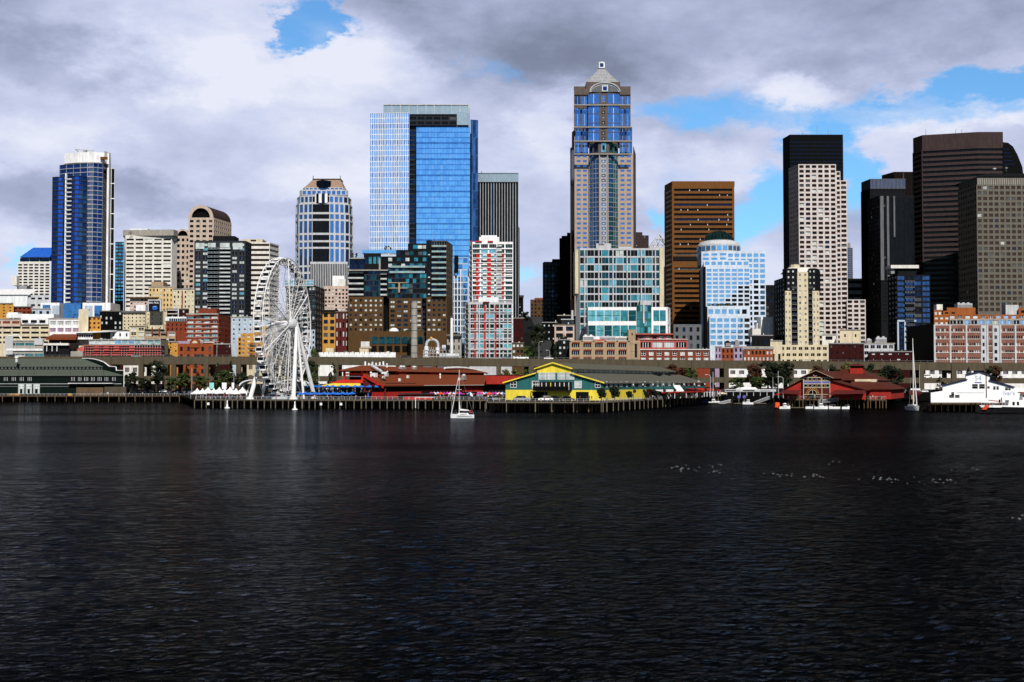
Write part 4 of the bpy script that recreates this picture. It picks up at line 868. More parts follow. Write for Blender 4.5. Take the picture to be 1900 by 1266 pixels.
b=B('market_hall','coral half dome roof among the terraces, left',156,706); m=b.part('dome'); r=(XA(170,706)-XA(138,706))/2; cx=XA(154,706)-b.loc[0]; z0=ZA(653,706)-b.loc[2]
m.lathe([(r*math.cos(t*math.pi/14),z0+3.4*math.sin(t*math.pi/14)) for t in range(8)],cx,4,'coral',20); m.box(cx-r,cx+r+5,0,9,0,z0,'coral'); m=b.part('canopy'); m.prism([(cx+r*.3,-1),(cx+r+3,-1),(cx+r+3,6),(cx+r*.3,6)],z0,z0+1.2,'coral'); b.finish()
def ex(b):
    for i,y in enumerate((641,645,649.5,654,658)):
        b.pbox('red_rail','coral' if i%2 else 'pinkred',157,300-(i==0)*60,y,y+1.3,699-i*.3,.4)
    for x in (175,193,212,240): b.pbox('red_panel','coral',x,x+9,642,652,699.3,.5); b.pbox('red_panel','coral',x-4,x+8,654,660,698.8,.5)
    for i in range(30): b.pbox('post','palegrey',158+i*4.8,158.6+i*4.8,641,661,699.6,.3)
low('market_hall','terraced market building with coral railings and white posts above the viaduct, left',155,304,701,640,Fc(24,3,.85,.6,'g_dark',lo=662),'maroon',D=12,extra=ex)
low('market_hall','pale glazed greenhouse terrace above the coral railings',165,298,708,630,Fc(11,1,.85,.6,['g_aqua','g_curt','g_pale'],mb=1),'palegrey',D=10,bot=641,roof='roofgreen')
low('market_hall','grey rounded concrete end block right of the coral railings',297,311,703,631,None,'concrete',D=10)
# centre-left
def ex(b):
    b.pbox('penthouse','white',252,270,566,578,757,8); b.pbox('dark_eave','midgrey',226,270,577,580,754.6,1); 
low('apartment_building','tall cream building with small dark windows and white penthouse, left',227,270,756,578,Fc(6,5,.3,.45,'g_dark',lo=612,mt=2),'cream',extra=ex)
low('apartment_building','plain cream wing with few windows joined to the tall cream building',270,309,757,577,Fc(5,4,.22,.4,'g_dark',lo=612,mt=3,skip=lambda i,j:i in(2,4)),'cream')
low('apartment_building','white gabled annex with grouped square windows below the tall cream building',240,268,738,605,Fc(2,3,.75,.7,['g_dark','g_curt'],mt=2,lo=632,st='x',fr='cream'),'cream',D=12)
low('apartment_building','low white wing with dark roof edge and three windows',204,240,737,613,Fc(3,1,.25,.35,'g_dark',lo=630),'white',D=12)
low('apartment_building','tan arcade building with red posts and roof planting',267,325,736,616,Fc(4,2,.8,.4,['g_dark','g_curt'],lo=636),'beige',D=14,extra=lambda b:[b.pbox('red_post','brick',x,x+2,609,622,735,.8) for x in (281,294,308)]+[b.pbox('roof_planting','leaf_dark',268,300,611,615,738,6)])
low('apartment_building','ornate brown cornice building behind the billboard',240,292,800,553,Fc(8,4,.5,.5,['g_dark','g_curt'],lo=580),'pinkbeige',extra=lambda b:b.pbox('cornice','brownbrick',239,293,551.5,554,798,3))
low('apartment_building','yellow tan hotel block with square penthouse, left of the dark grey tower',275,320,835,532,Fc(7,5,.4,.5,['g_dark','g_curt','g_brown'],mt=2,lo=580),'tanyellow',extra=lambda b:b.pbox('penthouse','beige',281,303,523,533,840,10))
low('apartment_building','yellow tan hotel wing with orange fire escape beside the square penthouse block',320,360,830,536,Fc(6,5,.4,.5,['g_dark','g_curt'],mt=2,lo=582),'cream',extra=lambda b:b.pbox('fire_escape','brick',337,338.5,540,584,829,1))
b=B('billboard','black billboard with white lettering and glowing blue ball',286,748,cat='billboard'); b.pbox('frame','steel',274.5,299,556,578,748,1.2); b.pbox('panel','boardblack',276,296.5,558,577.5,747.8,.2)
m=b.part('blue_ball'); cx=XA(286,747)-b.loc[0]; z0=ZA(571.5,747)-b.loc[2]; m.raw([(cx+1.7*math.cos(t*math.pi/10),-.35,z0+1.3*math.sin(t*math.pi/10)) for t in range(20)],[tuple(range(20))],'bluepaint'); m.box(cx-1.1,cx+1.1,-.4,-.36,z0+.7,z0+.95,'paleblue')
m=b.part('post'); m.box(cx-6,cx-5.6,.3,.8,0,ZA(578,748)-b.loc[2],'grey'); m.box(cx+5,cx+5.4,.3,.8,0,ZA(578,748)-b.loc[2],'grey'); b.finish(); BILLB=b
low('apartment_building','dark brown building with white corner frame below the yellow tan hotel',309,350,775,573,Fc(6,4,.4,.5,['g_dark','g_curt'],lo=612),'maroon',extra=lambda b:[b.pbox('white_frame','white',330,331.5,573,592,774,1),b.pbox('white_frame','white',311,331,575,576.2,774,1),b.pbox('white_frame','white',311,331,582,583,774,1)])
low('apartment_building','red brick block with white sawtooth skylight roof',307,347,745,596,Fc(5,2,.3,.6,'g_dark',lo=615,mt=3),'brick',extra=lambda b:[b.pbox('skylight_band','foam',307,346,588,596,747,8)]+[b.pbox('skylight','g_navy',314+i*4,317+i*4,591,595,746.5,.5) for i in range(8)])
b=B('apartment_building','red brick apartment block with white windows in front of the dark grey tower',385,725); gw=lambda i,j:b.seed.choice(['g_curt','g_cyan','g_curt','g_navy'])
b.tier([(345,728),(405,725),(428,748)],584,None,[Fc(4,9,.78,.5,gw,mt=1,lo=660,st='v3',fr='white'),Fc(4,9,.6,.45,['g_curt','g_dark'],lo=660)],'brick',D=10)
b.pbox('coping','concrete_pale',345,405,581.5,584,724.6,1); b.pbox('penthouse','brick',368,402,573,582,732,8); ac(b,386,390,571,574,733,'offwhite',1.5)
for i in range(8): b.pbox('band','pinkbeige',345,405,591.5+i*8.4,592.3+i*8.4,724.75,.2)
b.finish()
b=B('office_building','orange brick building with arched gable and black windows in front of the red apartment block',362,712)
b.rect(329,395,712,638,None,Fc(5,6,.38,.62,'g_dark',mt=3,lo=735,fr='brick',st='d'),'orangebrick',D=20)
m=b.part('arched_gable'); cx=XA(361,711)-b.loc[0]; z=lambda py:ZA(py,711)-b.loc[2]; m.box(cx-2.6,cx+2.6,-.6,1,z(645),z(632),'orangebrick'); m.prism([(cx-2.6,-.6),(cx+2.6,-.6),(cx+2.6,1),(cx-2.6,1)],z(632),z(629),'orangebrick',[(cx-1.3,-.6),(cx+1.3,-.6),(cx+1.3,1),(cx-1.3,1)])
m=b.part('arch_window'); m.raw([(cx+1.5*math.cos(t*math.pi/8),-.7,z(637)+1.5*math.sin(t*math.pi/8)) for t in range(9)],[tuple(range(9))],'cream')
b.pbox('skylight','lilac',332,352,633,638,716,6); b.pbox('white_rail','white',378,398,635,636,714,.5); ac(b,369,377,631,637,716,'pinkbeige'); b.finish()
low('office_building','dark red brick wing right of the orange arched building',395,428,714,638,Fc(6,3,.4,.5,'g_brown',lo=665),'maroon')
low('office_building','small yellow building between terraces and the orange arched building',311,330,716,634,Fc(2,3,.3,.4,['g_curt','g_dark'],lo=655),'ochre',D=10)
low('apartment_building','pale blue apartment block behind the ferris wheel rim, left',428,500,730,588,Fc(7,6,.3,.48,['g_dark','g_navy','g_curt'],mt=2,lo=642,st='d'),'paleblue')
b=B('apartment_building','yellow stepped apartment block with dark balconies behind the left wheel leg',470,712)
gq=lambda i,j:b.seed.choice(['g_dark','g_navy','g_curt'])
b.rect(441,458,714,626,None,Fc(2,5,.7,.6,'g_dark',lo=668),'ochre',D=14); b.rect(446,505,712,619,None,Fc(6,6,.45,.5,gq,mt=2,lo=668,st='x'),'ochre',D=14); b.rect(468,500,716,606,None,Fc(3,1,.3,.5,gq,lo=618),'ochre',D=10)
b.balc(464,474,[640,649,658],711.8,1.2,rail='orange',fr='orange'); b.finish()
b=B('apartment_building','dark green apartment block with pale aqua glazed top, behind the right wheel rim',575,770)
b.tier([(530,775),(584,770),(602,800)],530,None,[Fc(9,11,.7,.55,['g_dark','g_green','g_tealm','g_dark','g_curt'],lo=650,st='h',fr='grey'),Fc(4,11,.7,.6,'g_dark',lo=650)],'slate',D=10)
b.rect(528,582,770,519,531,Fc(8,1,.85,.7,['g_cyan','g_aqua'],st='h'),'palegrey',D=20); b.rect(566,584,768.5,612,None,Fc(3,4,.5,.5,['g_navy','g_curt'],lo=650),'paleblue',D=8); b.finish()
low('apartment_building','ochre brick corner building with black windows right of the ferris wheel',598,622,740,577,Fc(2,5,.65,.6,['g_dark','g_dark','g_navy'],mt=2,lo=640),'ochre',D=30,extra=lambda b:b.pbox('cornice','charcoal',597,627,575,577.5,738,2))
low('apartment_building','shadowed brown building receding behind the ochre corner building',622,646,765,578,Fc(4,4,.4,.6,['g_dark','g_curt'],lo=645),'darkred',D=40)  # dark side of the ochre building, shade painted into the wall colour
low('office_building','blue grey roofed low block between ochre building and brown hotel',626,648,800,583,Fc(2,4,.9,.5,'g_steelblue',lo=620),'slate')
def ex(b):
    b.pbox('roof_hut','cream',604,619,646,654,705,5); b.pbox('roof_hut','cream',667,684,646,654,705,5); b.pbox('hut_slab','pinkbeige',669,688,643,646.5,704.6,6)
    m=b.part('antenna_array')
    for i in range(7): x=XA(671+i*2.3,706)-b.loc[0]; m.box(x-.25,x+.25,3,3.4,ZA(643,706)-b.loc[2],ZA(634,706)-b.loc[2],'white')
    for i in range(14): b.pbox('roof_stub','midgrey',600+i*9.5,601+i*9.5,652.2,654,701,.4)
low('warehouse','long low bright white building just above the viaduct, centre left',591,734,702,654,None,'white',D=16,extra=ex)
# brown hotel complex
b=B('hotel','large brown hotel and condo complex with dark glass balconied upper floors',745,745)
gh=lambda i,j:b.seed.choice(['g_curt','g_dark','g_curt','g_navy'])
BB='brownbrick'
b.rect(646,711,745,551,None,Fc(7,7,.42,.5,gh,mt=2,lo=616,st='v',fr='slate'),BB,D=34)
b.rect(711,722,752,551,None,None,'black',D=26); b.rect(783,791,752,551,None,Fc(1,8,.7,.6,'g_navy',lo=625),'slate',D=26)
b.rect(722,783,745,554,None,Fc(5,7,.6,.52,gh,mt=2,lo=616,st='v',fr='slate'),BB,D=34)
b.tier([(791,745),(829,745),(840,768)],551,None,[Fc(4,7,.5,.5,gh,mt=2,lo=616,st='v',fr='slate'),None],BB,D=14)
b.rect(674,786,741,615,None,None,BB,D=8)
for i in range(7): b.pbox('podium_glass','g_teal',689+i*14,701+i*14,625,638,740.6,.6)
for i in range(7): b.pbox('podium_opening','black',674+i*14.5,684+i*14.5,642,653,740.6,.6)
m=b.part('terrace_planting')
for i in range(22): x=XA(b.seed.uniform(716,786),743)-b.loc[0]; zz_=ZA(615,743)-b.loc[2]; r_=b.seed.uniform(.3,.7); m.lathe([(.05,zz_),(r_,zz_+r_),(.03,zz_+2*r_)],x,-1,'leaf_mid' if i%2 else 'leaf_yellow',6)
m=b.part('terrace_dome'); m.lathe([(3*math.cos(t*math.pi/12),ZA(615,743)-b.loc[2]+2.2*math.sin(t*math.pi/12)) for t in range(7)],XA(730,743)-b.loc[0],0,'white',12)
DG=['g_teal','g_navy','g_dark','g_dark','g_tealm','g_dark']
b.rect(647,676,750,502,551,None,'slate',D=28); b.rect(676,706,746,500,551,Fc(8,5,.94,.8,['g_navy','g_dark','g_teal'],rec=.15),'slate',D=30); b.rect(706,720,748,502,551,Fc(2,5,.8,.7,'g_dark'),'slate',D=28)
b.rect(648,676,747,480,502,Fc(2,1,.9,.8,'g_navy'),'charcoal',D=28); b.rect(675,707,746,470,500,Fc(4,1,.7,.5,['g_navy','g_tealm'],mb=4),'charcoal',D=28); b.rect(707,720,749,476,502,Fc(2,2,.8,.6,'g_dark'),'charcoal',D=24)
b.rect(720,792,746,498,554,Fc(11,6,.93,.8,DG,rec=.15),'slate',D=30); b.rect(720,792,746.5,476,498,Fc(9,2,.9,.6,DG+['g_curt'],rec=.15),'charcoal',D=30); b.rect(735,792,747,464,476,Fc(7,1,.9,.6,DG+['g_curt']),'charcoal',D=28); b.rect(757,792,748,452,464,Fc(4,1,.9,.6,['g_curt','g_tealm','g_dark']),'charcoal',D=28)
b.rect(791,801,745,446,551,Fc(1,10,.4,.3,['g_navy','g_curt','g_dark']),'charcoal',D=28)
b.tier([(801,745),(829,745),(840,768)],447,551,[Fc(3,10,.85,.75,['g_dark','g_navy'],st='v',fr='grey'),Fc(3,10,.4,.5,'g_dark')],'concrete',D=10)
b.balc(646,675,[508+10.2*i for i in range(5)],749.5,2.2,rail='g_curt',fr='concrete_pale'); b.balc(706,718,[510+9.8*i for i in range(5)],747.8,1.8,rail='g_curt',fr='concrete_pale'); b.balc(801,828,[459+10.1*i for i in range(10)],744.8,2.0,rail='g_aqua',fr='concrete_pale')
b.balc(723,788,[497,507],745.8,1.2,rail='g_aqua',fr='palegrey'); b.pbox('balcony_slab','beige',721,756,524,525.5,744.5,2); b.pbox('balcony_slab','beige',721,756,534,535.5,744.5,2); b.pbox('balcony_pier','beige',739,742,524,543,744.3,1)
b.pbox('roof_slab','concrete_pale',650,676,478.5,480.5,744,30); b.pbox('roof_slab','concrete_pale',646,720,500.5,502.5,744,3); b.pbox('pale_pier','concrete_pale',703,706,480,501,745,1)
b.pbox('roof_screen','g_sky',672,735,464,470,750,20)
m=b.part('rooftop_tree')
for px in (655,662,715,722): 
    x=XA(px,752)-b.loc[0]; zz_=ZA(479 if px<700 else 466,752)-b.loc[2]
    for q in range(5): r_=b.seed.uniform(.4,.8); m.lathe([(.05,zz_+q*.5),(r_,zz_+q*.5+.5),(.03,zz_+q*.5+1.2)],x+b.seed.uniform(-.8,.8),6,'leaf_dark',6)
b.finish()
b=B('chimney','tall segmented grey concrete chimney in front of the brown hotel',768.5,715,cat='chimney'); m=b.part('shaft'); z0=-1; z1=ZA(559,715)-b.loc[2]; r0=(XA(775,715)-XA(763,715))/2
m.cyl(0,0,z0,z1,r0*1.05,'concrete_pale',r0*.97,20); m=b.part('rim'); m.lathe([(r0*.97,z1),(r0*1.06,z1),(r0*1.06,z1-.5)],0,0,'grey',20)
for i in range(9): b.part('ring').lathe([(r0*1.06,z1-4-i*4.3),(r0*1.06,z1-4.35-i*4.3)],0,0,'midgrey',20)
b.finish()
b=B('chimney','slender white metal exhaust stack beside the old stone building',838,716,cat='chimney'); m=b.part('shaft'); m.cyl(0,0,-1,ZA(590,716)-b.loc[2],.95,'white',.75,14); m=b.part('cap'); m.cyl(0,0,ZA(590,716)-b.loc[2],ZA(587,716)-b.loc[2],.9,'midgrey',1.2,10); b.finish()
low('office_building','narrow old grey stone tower house behind the white exhaust stack',829,856,735,622,Fc(3,3,.28,.6,'g_dark',mt=3,lo=665),'concrete_pale',extra=lambda b:[b.pbox('parapet','stonegrey',828,857,620,624,733,2),b.pbox('dormer','black',842,849,617,622,737,3)])
b=B('steam_plant','white looping steam pipes, tanks and frames above the viaduct',815,705,cat='industrial plant'); X_=lambda px:XA(px,705,650)-b.loc[0]; z=lambda py:ZA(py,705)-b.loc[2]
m=b.part('looped_pipe'); pts=[(X_(791),0,z(662)),(X_(791),0,z(640))]+[(X_(802)-(X_(813)-X_(791))/2*math.cos(math.pi*i/8),0,z(640)+3.0*math.sin(math.pi*i/8)) for i in range(1,8)]+[(X_(813),0,z(640)),(X_(813),0,z(656))]
m.path(pts,.78,'steel',10)
b.part('filter_vessel').cyl(X_(791),0,z(664),z(643),1.25,'white',n=12); b.part('filter_vessel').cyl(X_(812),-.2,z(658),z(645),.95,'white',n=12)
b.part('tank').tube((X_(815),2,z(661)),(X_(852),2,z(661)),1.5,'palegrey',12); b.part('drum').tube((X_(820),1.5,z(645)),(X_(827),1.5,z(645)),1.5,'steel',12)
m=b.part('steel_frame')
for px in range(786,856,6): m.box(X_(px)-.12,X_(px)+.12,-1.6,-1.3,0,z(650 if px<830 else 656),'palegrey')
for py in (650,656,662): m.box(X_(786),X_(854 if py>650 else 828),-1.65,-1.4,z(py)-.1,z(py)+.1,'palegrey')
for px in range(789,815,4): m.tube((X_(px),.5,z(655)),(X_(px+4),.5,z(644)),.15,'palegrey',4)
b.part('lamp_dome').lathe([(1.0*math.cos(t*math.pi/10),z(630)+1.6*math.sin(t*math.pi/10)) for t in range(6)],X_(800),0,'ochre',8); b.part('valve_stack').cyl(X_(807),.6,z(634),z(630),.8,'steel'); b.part('platform').box(X_(785),X_(855),-2,8,-1,z(666),'midgrey'); b.finish()
# centre-right
def ex(b):
    b.pbox('roof_canopy','palegrey',1041,1065,592,593.5,744,8); b.pbox('penthouse','grey',1043,1062,594,601,747,6); m=b.part('flue'); m.cyl(XA(1062,747)-b.loc[0],5,ZA(600,747)-b.loc[2],ZA(576,747)-b.loc[2],.7,'steel')
low('office_building','small beige block with two by two black windows beside the dark gap',1029,1066,742,602,Fc(2,2,.7,.65,['g_dark','g_navy'],mt=2,lo=629),'pinkbeige',extra=ex)
low('apartment_building','black fire escape building below the small beige block',1036,1058,735,630,Fc(3,4,.5,.5,['g_dark','g_curt'],lo=670),'charcoal')
b=B('office_building','tan brick block with three row grid windows and stair tower above the viaduct',1122,715)
b.rect(1057,1166,715,632,None,Fc(5,4,.66,.5,['g_dark','g_navy'],mt=2,lo=690,st='v3',fr='palegrey'),'beige',D=26); b.rect(1166,1188,715.2,632,None,Fc(1,4,.7,.4,'beige',mt=2,lo=690,rec=.15),'beige',D=20); b.pbox('stair_tower','beige',1166,1179,612,632,717,6); b.pbox('stair_window','g_dark',1172,1174,618,622,716.8,.4); b.pbox('dark_window','g_dark',1178,1182,638,663,714.9,.5)
for j in range(3): 
    for i in range(5): b.pbox('brick_spandrel','brick',1061+i*21.8,1076+i*21.8,636+j*13.6-1,638.5+j*13.6-1,714.8,.3)
for i in range(6): b.pbox('pier_capital','concrete_pale',1057+i*21.8,1060+i*21.8,631,633,714.4,.6)
ac(b,1082,1102,621,632,722,'foam',5); ac(b,1114,1142,623,632,722,'steel',4); ac(b,1141,1165,624,632,721,'offwhite',5); b.pbox('red_machine','redpaint',1101,1123,630,633.5,717,4); b.finish()
low('office_building','dark red brick block with tall white framed windows above the viaduct',1187,1318,718,649,Fc(9,2,.6,.7,['g_curt','g_dark','g_curt'],mt=2,lo=672,st='x',fr='white'),'brick',D=24,extra=lambda b:b.pbox('coping','offwhite',1187,1318,648,649.5,717.4,1))
low('office_building','pink red middle storey with white grid windows set back on the red brick block',1187,1275,722,630,Fc(4,1,.85,.62,['g_dark','g_curt'],mt=2,mb=2,st='v3',fr='white'),'coral',D=18,bot=650,extra=lambda b:b.pbox('coping','pinkbeige',1186,1276,629,630.5,721.3,1))
low('office_building','small coral rooftop storey above the pink red storey',1183,1246,728,621,Fc(5,1,.6,.6,['g_dark','g_curt'],mt=1,mb=1),'coral',D=12,bot=632,extra=lambda b:b.pbox('roof_slab','pinkred',1181,1249,619,621,726,16))
for (x0,x1,top,wl,c,lb) in ((1327,1339,643,'lilac',2,'narrow lilac brick house with arched dark windows'),(1339,1362,645,'orangebrick',3,'small orange brick house with purple trim between two lilac houses'),(1362,1379,643,'lilac',2,'lilac brick house with fire escape beside the orange house')):
    low('town_house',lb,x0,x1,718,top,Fc(c,3,.45,.6,['g_dark','g_navy'],mt=1,lo=678,st='h',fr='charcoal'),wl,D=16,extra=(lambda b:ac(b,1346,1356,632,644,724,'charcoal')) if wl=='orangebrick' else ((lambda b:ac(b,1364,1372,631,643,724,'grey')) if x0==1362 else None))
low('office_building','long orange red brick block with two rows of pale windows, right of the lilac houses',1379,1435,717,647,Fc(8,2,.5,.6,lambda i,j:'g_curt' if j or i>5 else 'g_dark',mt=2,mb=3),'orangebrick',D=24,bot=674,roof='concrete_pale',extra=lambda b:b.pbox('coping','concrete_pale',1378,1436,643,646.5,722,20))
low('office_building','small cream rooftop block left of the cream condo base',1430,1452,735,632,Fc(2,1,.4,.4,'g_dark'),'cream',D=10)
low('office_building','black roofed block under the domed white office',1395,1434,770,622,Fc(5,1,.4,.3,'g_dark',lo=650),'charcoal')
low('office_building','small white cube with one dark window below the white grid tower',1526,1552,790,621,Fc(1,1,.5,.5,'g_dark',lo=634),'offwhite',D=12)
low('office_building','cream blank walled block with black left side, right of the white grid tower',1559,1598,780,612,Fc(2,1,.15,.25,'g_dark',lo=634),'cream',D=20,extra=lambda b:b.pbox('red_beacon','redpaint',1561,1563,609,612,785,1))
low('warehouse','nearly black brick warehouse above the viaduct, right of the cream condo base',1538,1604,722,637,Fc(6,3,.35,.4,['g_brown','g_dark'],lo=672),'maroon')
low('office_building','small white columned building with rooftop chillers between dark warehouses',1603,1660,732,637,Fc(5,3,.7,.55,['g_dark','g_navy'],mt=1,lo=672,st='v',fr='grey'),'palegrey',extra=lambda b:[ac(b,1626,1645,624,637,738,'palegrey'),ac(b,1609,1617,628,637,738,'steelblue' if False else 'steel')])
low('warehouse','low black warehouse with a few white sash windows behind the mooring masts',1614,1692,716,652,Fc(5,2,.4,.3,['g_dark','g_curt'],lo=672,st='v'),'maroon')
# long brick and white warehouse
b=B('warehouse','long red brick and white concrete warehouse with orange penthouses at the right edge',1850,712)
bays=[(1733,1762,6),(1762,1792,6),(1792,1820,6),(1820,1831,1),(1831,1842,3),(1842,1855,1),(1855,1883,6),(1883,1912,6),(1912,1945,6)]
b.tier([(1692,760),(1733,712)],600,None,[Fc(6,6,.4,.5,'g_dark',lo=670)],'black',D=8)  # left face painted black for its shade
for x0,x1,c in bays:
    if c==1: b.rect(x0,x1,711.8,604,None,Fc(1,5,.4,.5,'g_dark',mt=2,lo=673),'palegrey',D=40)
    else: b.rect(x0,x1,712,604,None,Fc(c,5,.55,.5,['g_dark','g_dark','g_curt'],mt=2,lo=673,ml=3,mr=1,st='d',fr='white'),'brickpale',D=40)
for x0,x1,c in bays: b.pbox('white_pier','palegrey',x0,x0+3.2,603,677,711.4,.7)
for j in range(5):
    for x0,x1,c in bays:
        if c>1: b.pbox('white_sill','offwhite',x0+3.2,x1,616.3+j*12.6,617.2+j*12.6,711.7,.25)
b.rect(1733,1763,714,602,606,None,'palegrey',D=20); b.rect(1762,1945,714,592,604,Fc(14,1,.8,.6,['g_dark','g_curt','g_dark','g_pale'],st='v',fr='white'),'concrete_pale',D=30)
b.rect(1733,1762,716,586,604,Fc(3,2,.6,.5,['g_curt'],st='x'),'orange',D=16); b.rect(1746,1945,722,584,593,Fc(14,1,.6,.6,['g_curt','g_dark','g_pale'],st='x'),'orange',D=16)
b.rect(1733,1748,718,575,587,Fc(2,1,.6,.5,'g_curt',st='x'),'orange',D=12); b.rect(1757,1810,728,571,585,None,'orange',D=14); b.rect(1750,1775,726,577,585,Fc(2,1,.5,.4,'g_dark'),'orange',D=10); b.rect(1890,1945,726,572,585,Fc(3,1,.5,.4,'g_dark'),'orange',D=14)
b.pbox('penthouse','offwhite',1738,1749,565,576,724,5); b.pbox('penthouse','palegrey',1866,1890,566,584,728,6); ac(b,1778,1805,561,572,730,'steel',6); b.finish()
# rooms glimpsed under the viaduct
for (x0,x1,t,wl,lb,c) in ((-14,128,672,'concrete_pale','pale loading building seen under the viaduct, far left',14),(228,300,676,'offwhite','white fronted building seen under the viaduct, left',5),(590,612,676,'white','white wall panel seen under the viaduct right of the wheel',1),(1352,1500,682,'white','white warehouse seen under the viaduct behind the street trees',9),(1705,1910,682,'white','white warehouse with black grid windows seen under the viaduct, right',12),(446,520,668,'cream','yellow cream building seen under the viaduct behind the wheel',6)):
    low('warehouse',lb,x0,x1,700,t,Fc(c,2,.55,.5,['g_dark','g_navy'],mt=2,lo=712,st='v3',fr='white') if c>1 else None,wl,D=1.5 if c>1 else 1)
# street in the dark gap
low('office_building','small brown block with white window frames at the foot of the red condo',950,972,712,636,Fc(3,3,.6,.5,['g_dark','g_curt'],lo=668),'brownbrick')
low('office_building','dark brown narrow block deep in the street gap',951,972,860,590,Fc(3,4,.3,.3,'g_dark',lo=650),'maroon',D=60)
low('office_building','black block on the right side of the street gap',1034,1072,870,585,Fc(4,5,.3,.3,'g_dark',lo=650),'near_black',D=90)
low('office_building','low black block far up the street gap',1006,1040,1000,598,Fc(4,3,.3,.3,['g_dark','g_curt'],lo=640),'near_black',D=60)
# ============================================================ WATERFRONT
TH=R(22.5); uax=(math.sin(TH),math.cos(TH)); vax=(math.cos(TH),-math.sin(TH))
TW=R(10.6); uxw=(math.sin(TW),math.cos(TW)); vxw=(math.cos(TW),-math.sin(TW))
# ---------------- ferris wheel
wc=(XA(526,478,600),478.0); b=Bld('ferris_wheel','giant white ferris wheel with dark gondolas standing on the pier','ferris wheel',loc=(wc[0],wc[1],DZ))
hz=ZA(602,478)-DZ; RO=25.6; ht=1.75
def WP(ang,r,off): # local point on wheel
    c=r*math.cos(ang); return (uxw[0]*c+vxw[0]*off, uxw[1]*c+vxw[1]*off, hz+r*math.sin(ang))
NG=42
for s_ in(-1,1):
    m=b.part('outer_rim'); pts=[WP(2*math.pi*i/84,RO,s_*ht) for i in range(85)]; m.path(pts,.2,'white',6)
    m=b.part('inner_rim'); pts=[WP(2*math.pi*i/84,RO-2.6,s_*ht*.8) for i in range(85)]; m.path(pts,.08,'white',5)
    m=b.part('rim_lacing')
    for i in range(84): m.tube(WP(2*math.pi*i/84,RO,s_*ht),WP(2*math.pi*(i+1)/84,RO-2.6,s_*ht*.8),.045,'white',4) if i%2 else m.tube(WP(2*math.pi*i/84,RO-2.6,s_*ht*.8),WP(2*math.pi*(i+1)/84,RO,s_*ht),.045,'white',4)
m=b.part('cross_bracing')
for i in range(42):
    a=2*math.pi*i/42; a2=2*math.pi*(i+1)/42; m.tube(WP(a,RO-2.6,-ht*.8),WP(a,RO-2.6,ht*.8),.05,'white',4); m.tube(WP(a,RO-2.6,-ht*.8),WP(a2,RO-2.6,ht*.8),.035,'white',4)
for i in range(21):
    a=2*math.pi*(i+.25)/21
    m=b.part('spoke')
    for s_ in(-1,1): m.tube(WP(a,1.0,s_*2.6),WP(a,RO-.2,s_*ht),.085,'white',5)
    for k in range(9):
        r0=RO-2.6-k*2.2; w0=ht+(2.6-ht)*(1-r0/RO); r1=r0-2.2; w1=ht+(2.6-ht)*(1-r1/RO); m.tube(WP(a,r0,-w0),WP(a,r1,w1),.04,'white',4); m.tube(WP(a,r0,w0),WP(a,r1,-w1),.04,'white',4); m.tube(WP(a,r1,-w1),WP(a,r1,w1),.035,'white',4)
for a in (R(30),R(155),R(205),R(-25),R(90),R(270)):
    b.part('light_spoke').tube(WP(a,1,2.8),WP(a,RO,ht),.2,'white',6)
m=b.part('axle'); m.tube((vxw[0]*-6,vxw[1]*-6,hz),(vxw[0]*6,vxw[1]*6,hz),.6,'white',12)
m=b.part('hub'); m.tube((vxw[0]*-3,vxw[1]*-3,hz),(vxw[0]*3,vxw[1]*3,hz),1.3,'white',16)
m=b.part('hub_drum'); m.tube((vxw[0]*3,vxw[1]*3,hz),(vxw[0]*5,vxw[1]*5,hz),2.0,'palegrey',16); m.tube((vxw[0]*5,vxw[1]*5,hz),(vxw[0]*5.7,vxw[1]*5.7,hz),2.0,'palegrey',16,1.2)
for s_ in(-1,1):
    for t_ in(-1,1):
        ha=8.6; hp=11.8; f=(vxw[0]*ha*s_+uxw[0]*hp*t_,vxw[1]*ha*s_+uxw[1]*hp*t_,0); tp=(vxw[0]*5.4*s_,vxw[1]*5.4*s_,hz)
        b.part('support_leg').tube(f,tp,.85,'white',10,.6); b.part('leg_foot').cyl(f[0],f[1],0,.8,1.6,'white',1.3,12)
    b.part('support_leg').tube((vxw[0]*ha*s_*.98,vxw[1]*ha*s_*.98,0),(vxw[0]*5.4*s_,vxw[1]*5.4*s_,hz),.45,'white',8)
m=b.part('boarding_platform'); P=[(vxw[0]*a+uxw[0]*c,vxw[1]*a+uxw[1]*c) for a,c in ((-5,-9),(5,-9),(5,9),(-5,9))]; m.prism(P,0,1.0,'steel'); 
# gondola prototype
gb=MB(); 
def rbox(m,hx,hy,z0,z1,mat,ch=.25):
    P=[(-hx+ch,-hy),(hx-ch,-hy),(hx,-hy+ch),(hx,hy-ch),(hx-ch,hy),(-hx+ch,hy),(-hx,hy-ch),(-hx,-hy+ch)]; m.prism(P,z0,z1,mat)
rbox(gb,1.0,1.25,-1.0,-.8,'white'); rbox(gb,.92,1.17,-.8,.75,'g_dark'); gb.prism([(-1,-1.25),(1,-1.25),(1,1.25),(-1,1.25)],.75,1.05,'white',[(-.6,-.8),(.6,-.8),(.6,.8),(-.6,.8)])
for x in(-.98,.86):
    for y in(-1.23,1.1): gb.box(x,x+.12,y,y+.13,-.8,.75,'white')
for y in (-1.27,1.15): gb.box(-.98,.98,y,y+.12,-.8,-.45,'white')
for x in (-1.02,.9): gb.box(x,x+.12,-1.2,1.2,-.8,-.45,'white')
gme=gb.mesh('gondola'); sb=MB(); sb.box(-.35,.35,-1.29,-1.2,-.3,.2,'white'); 
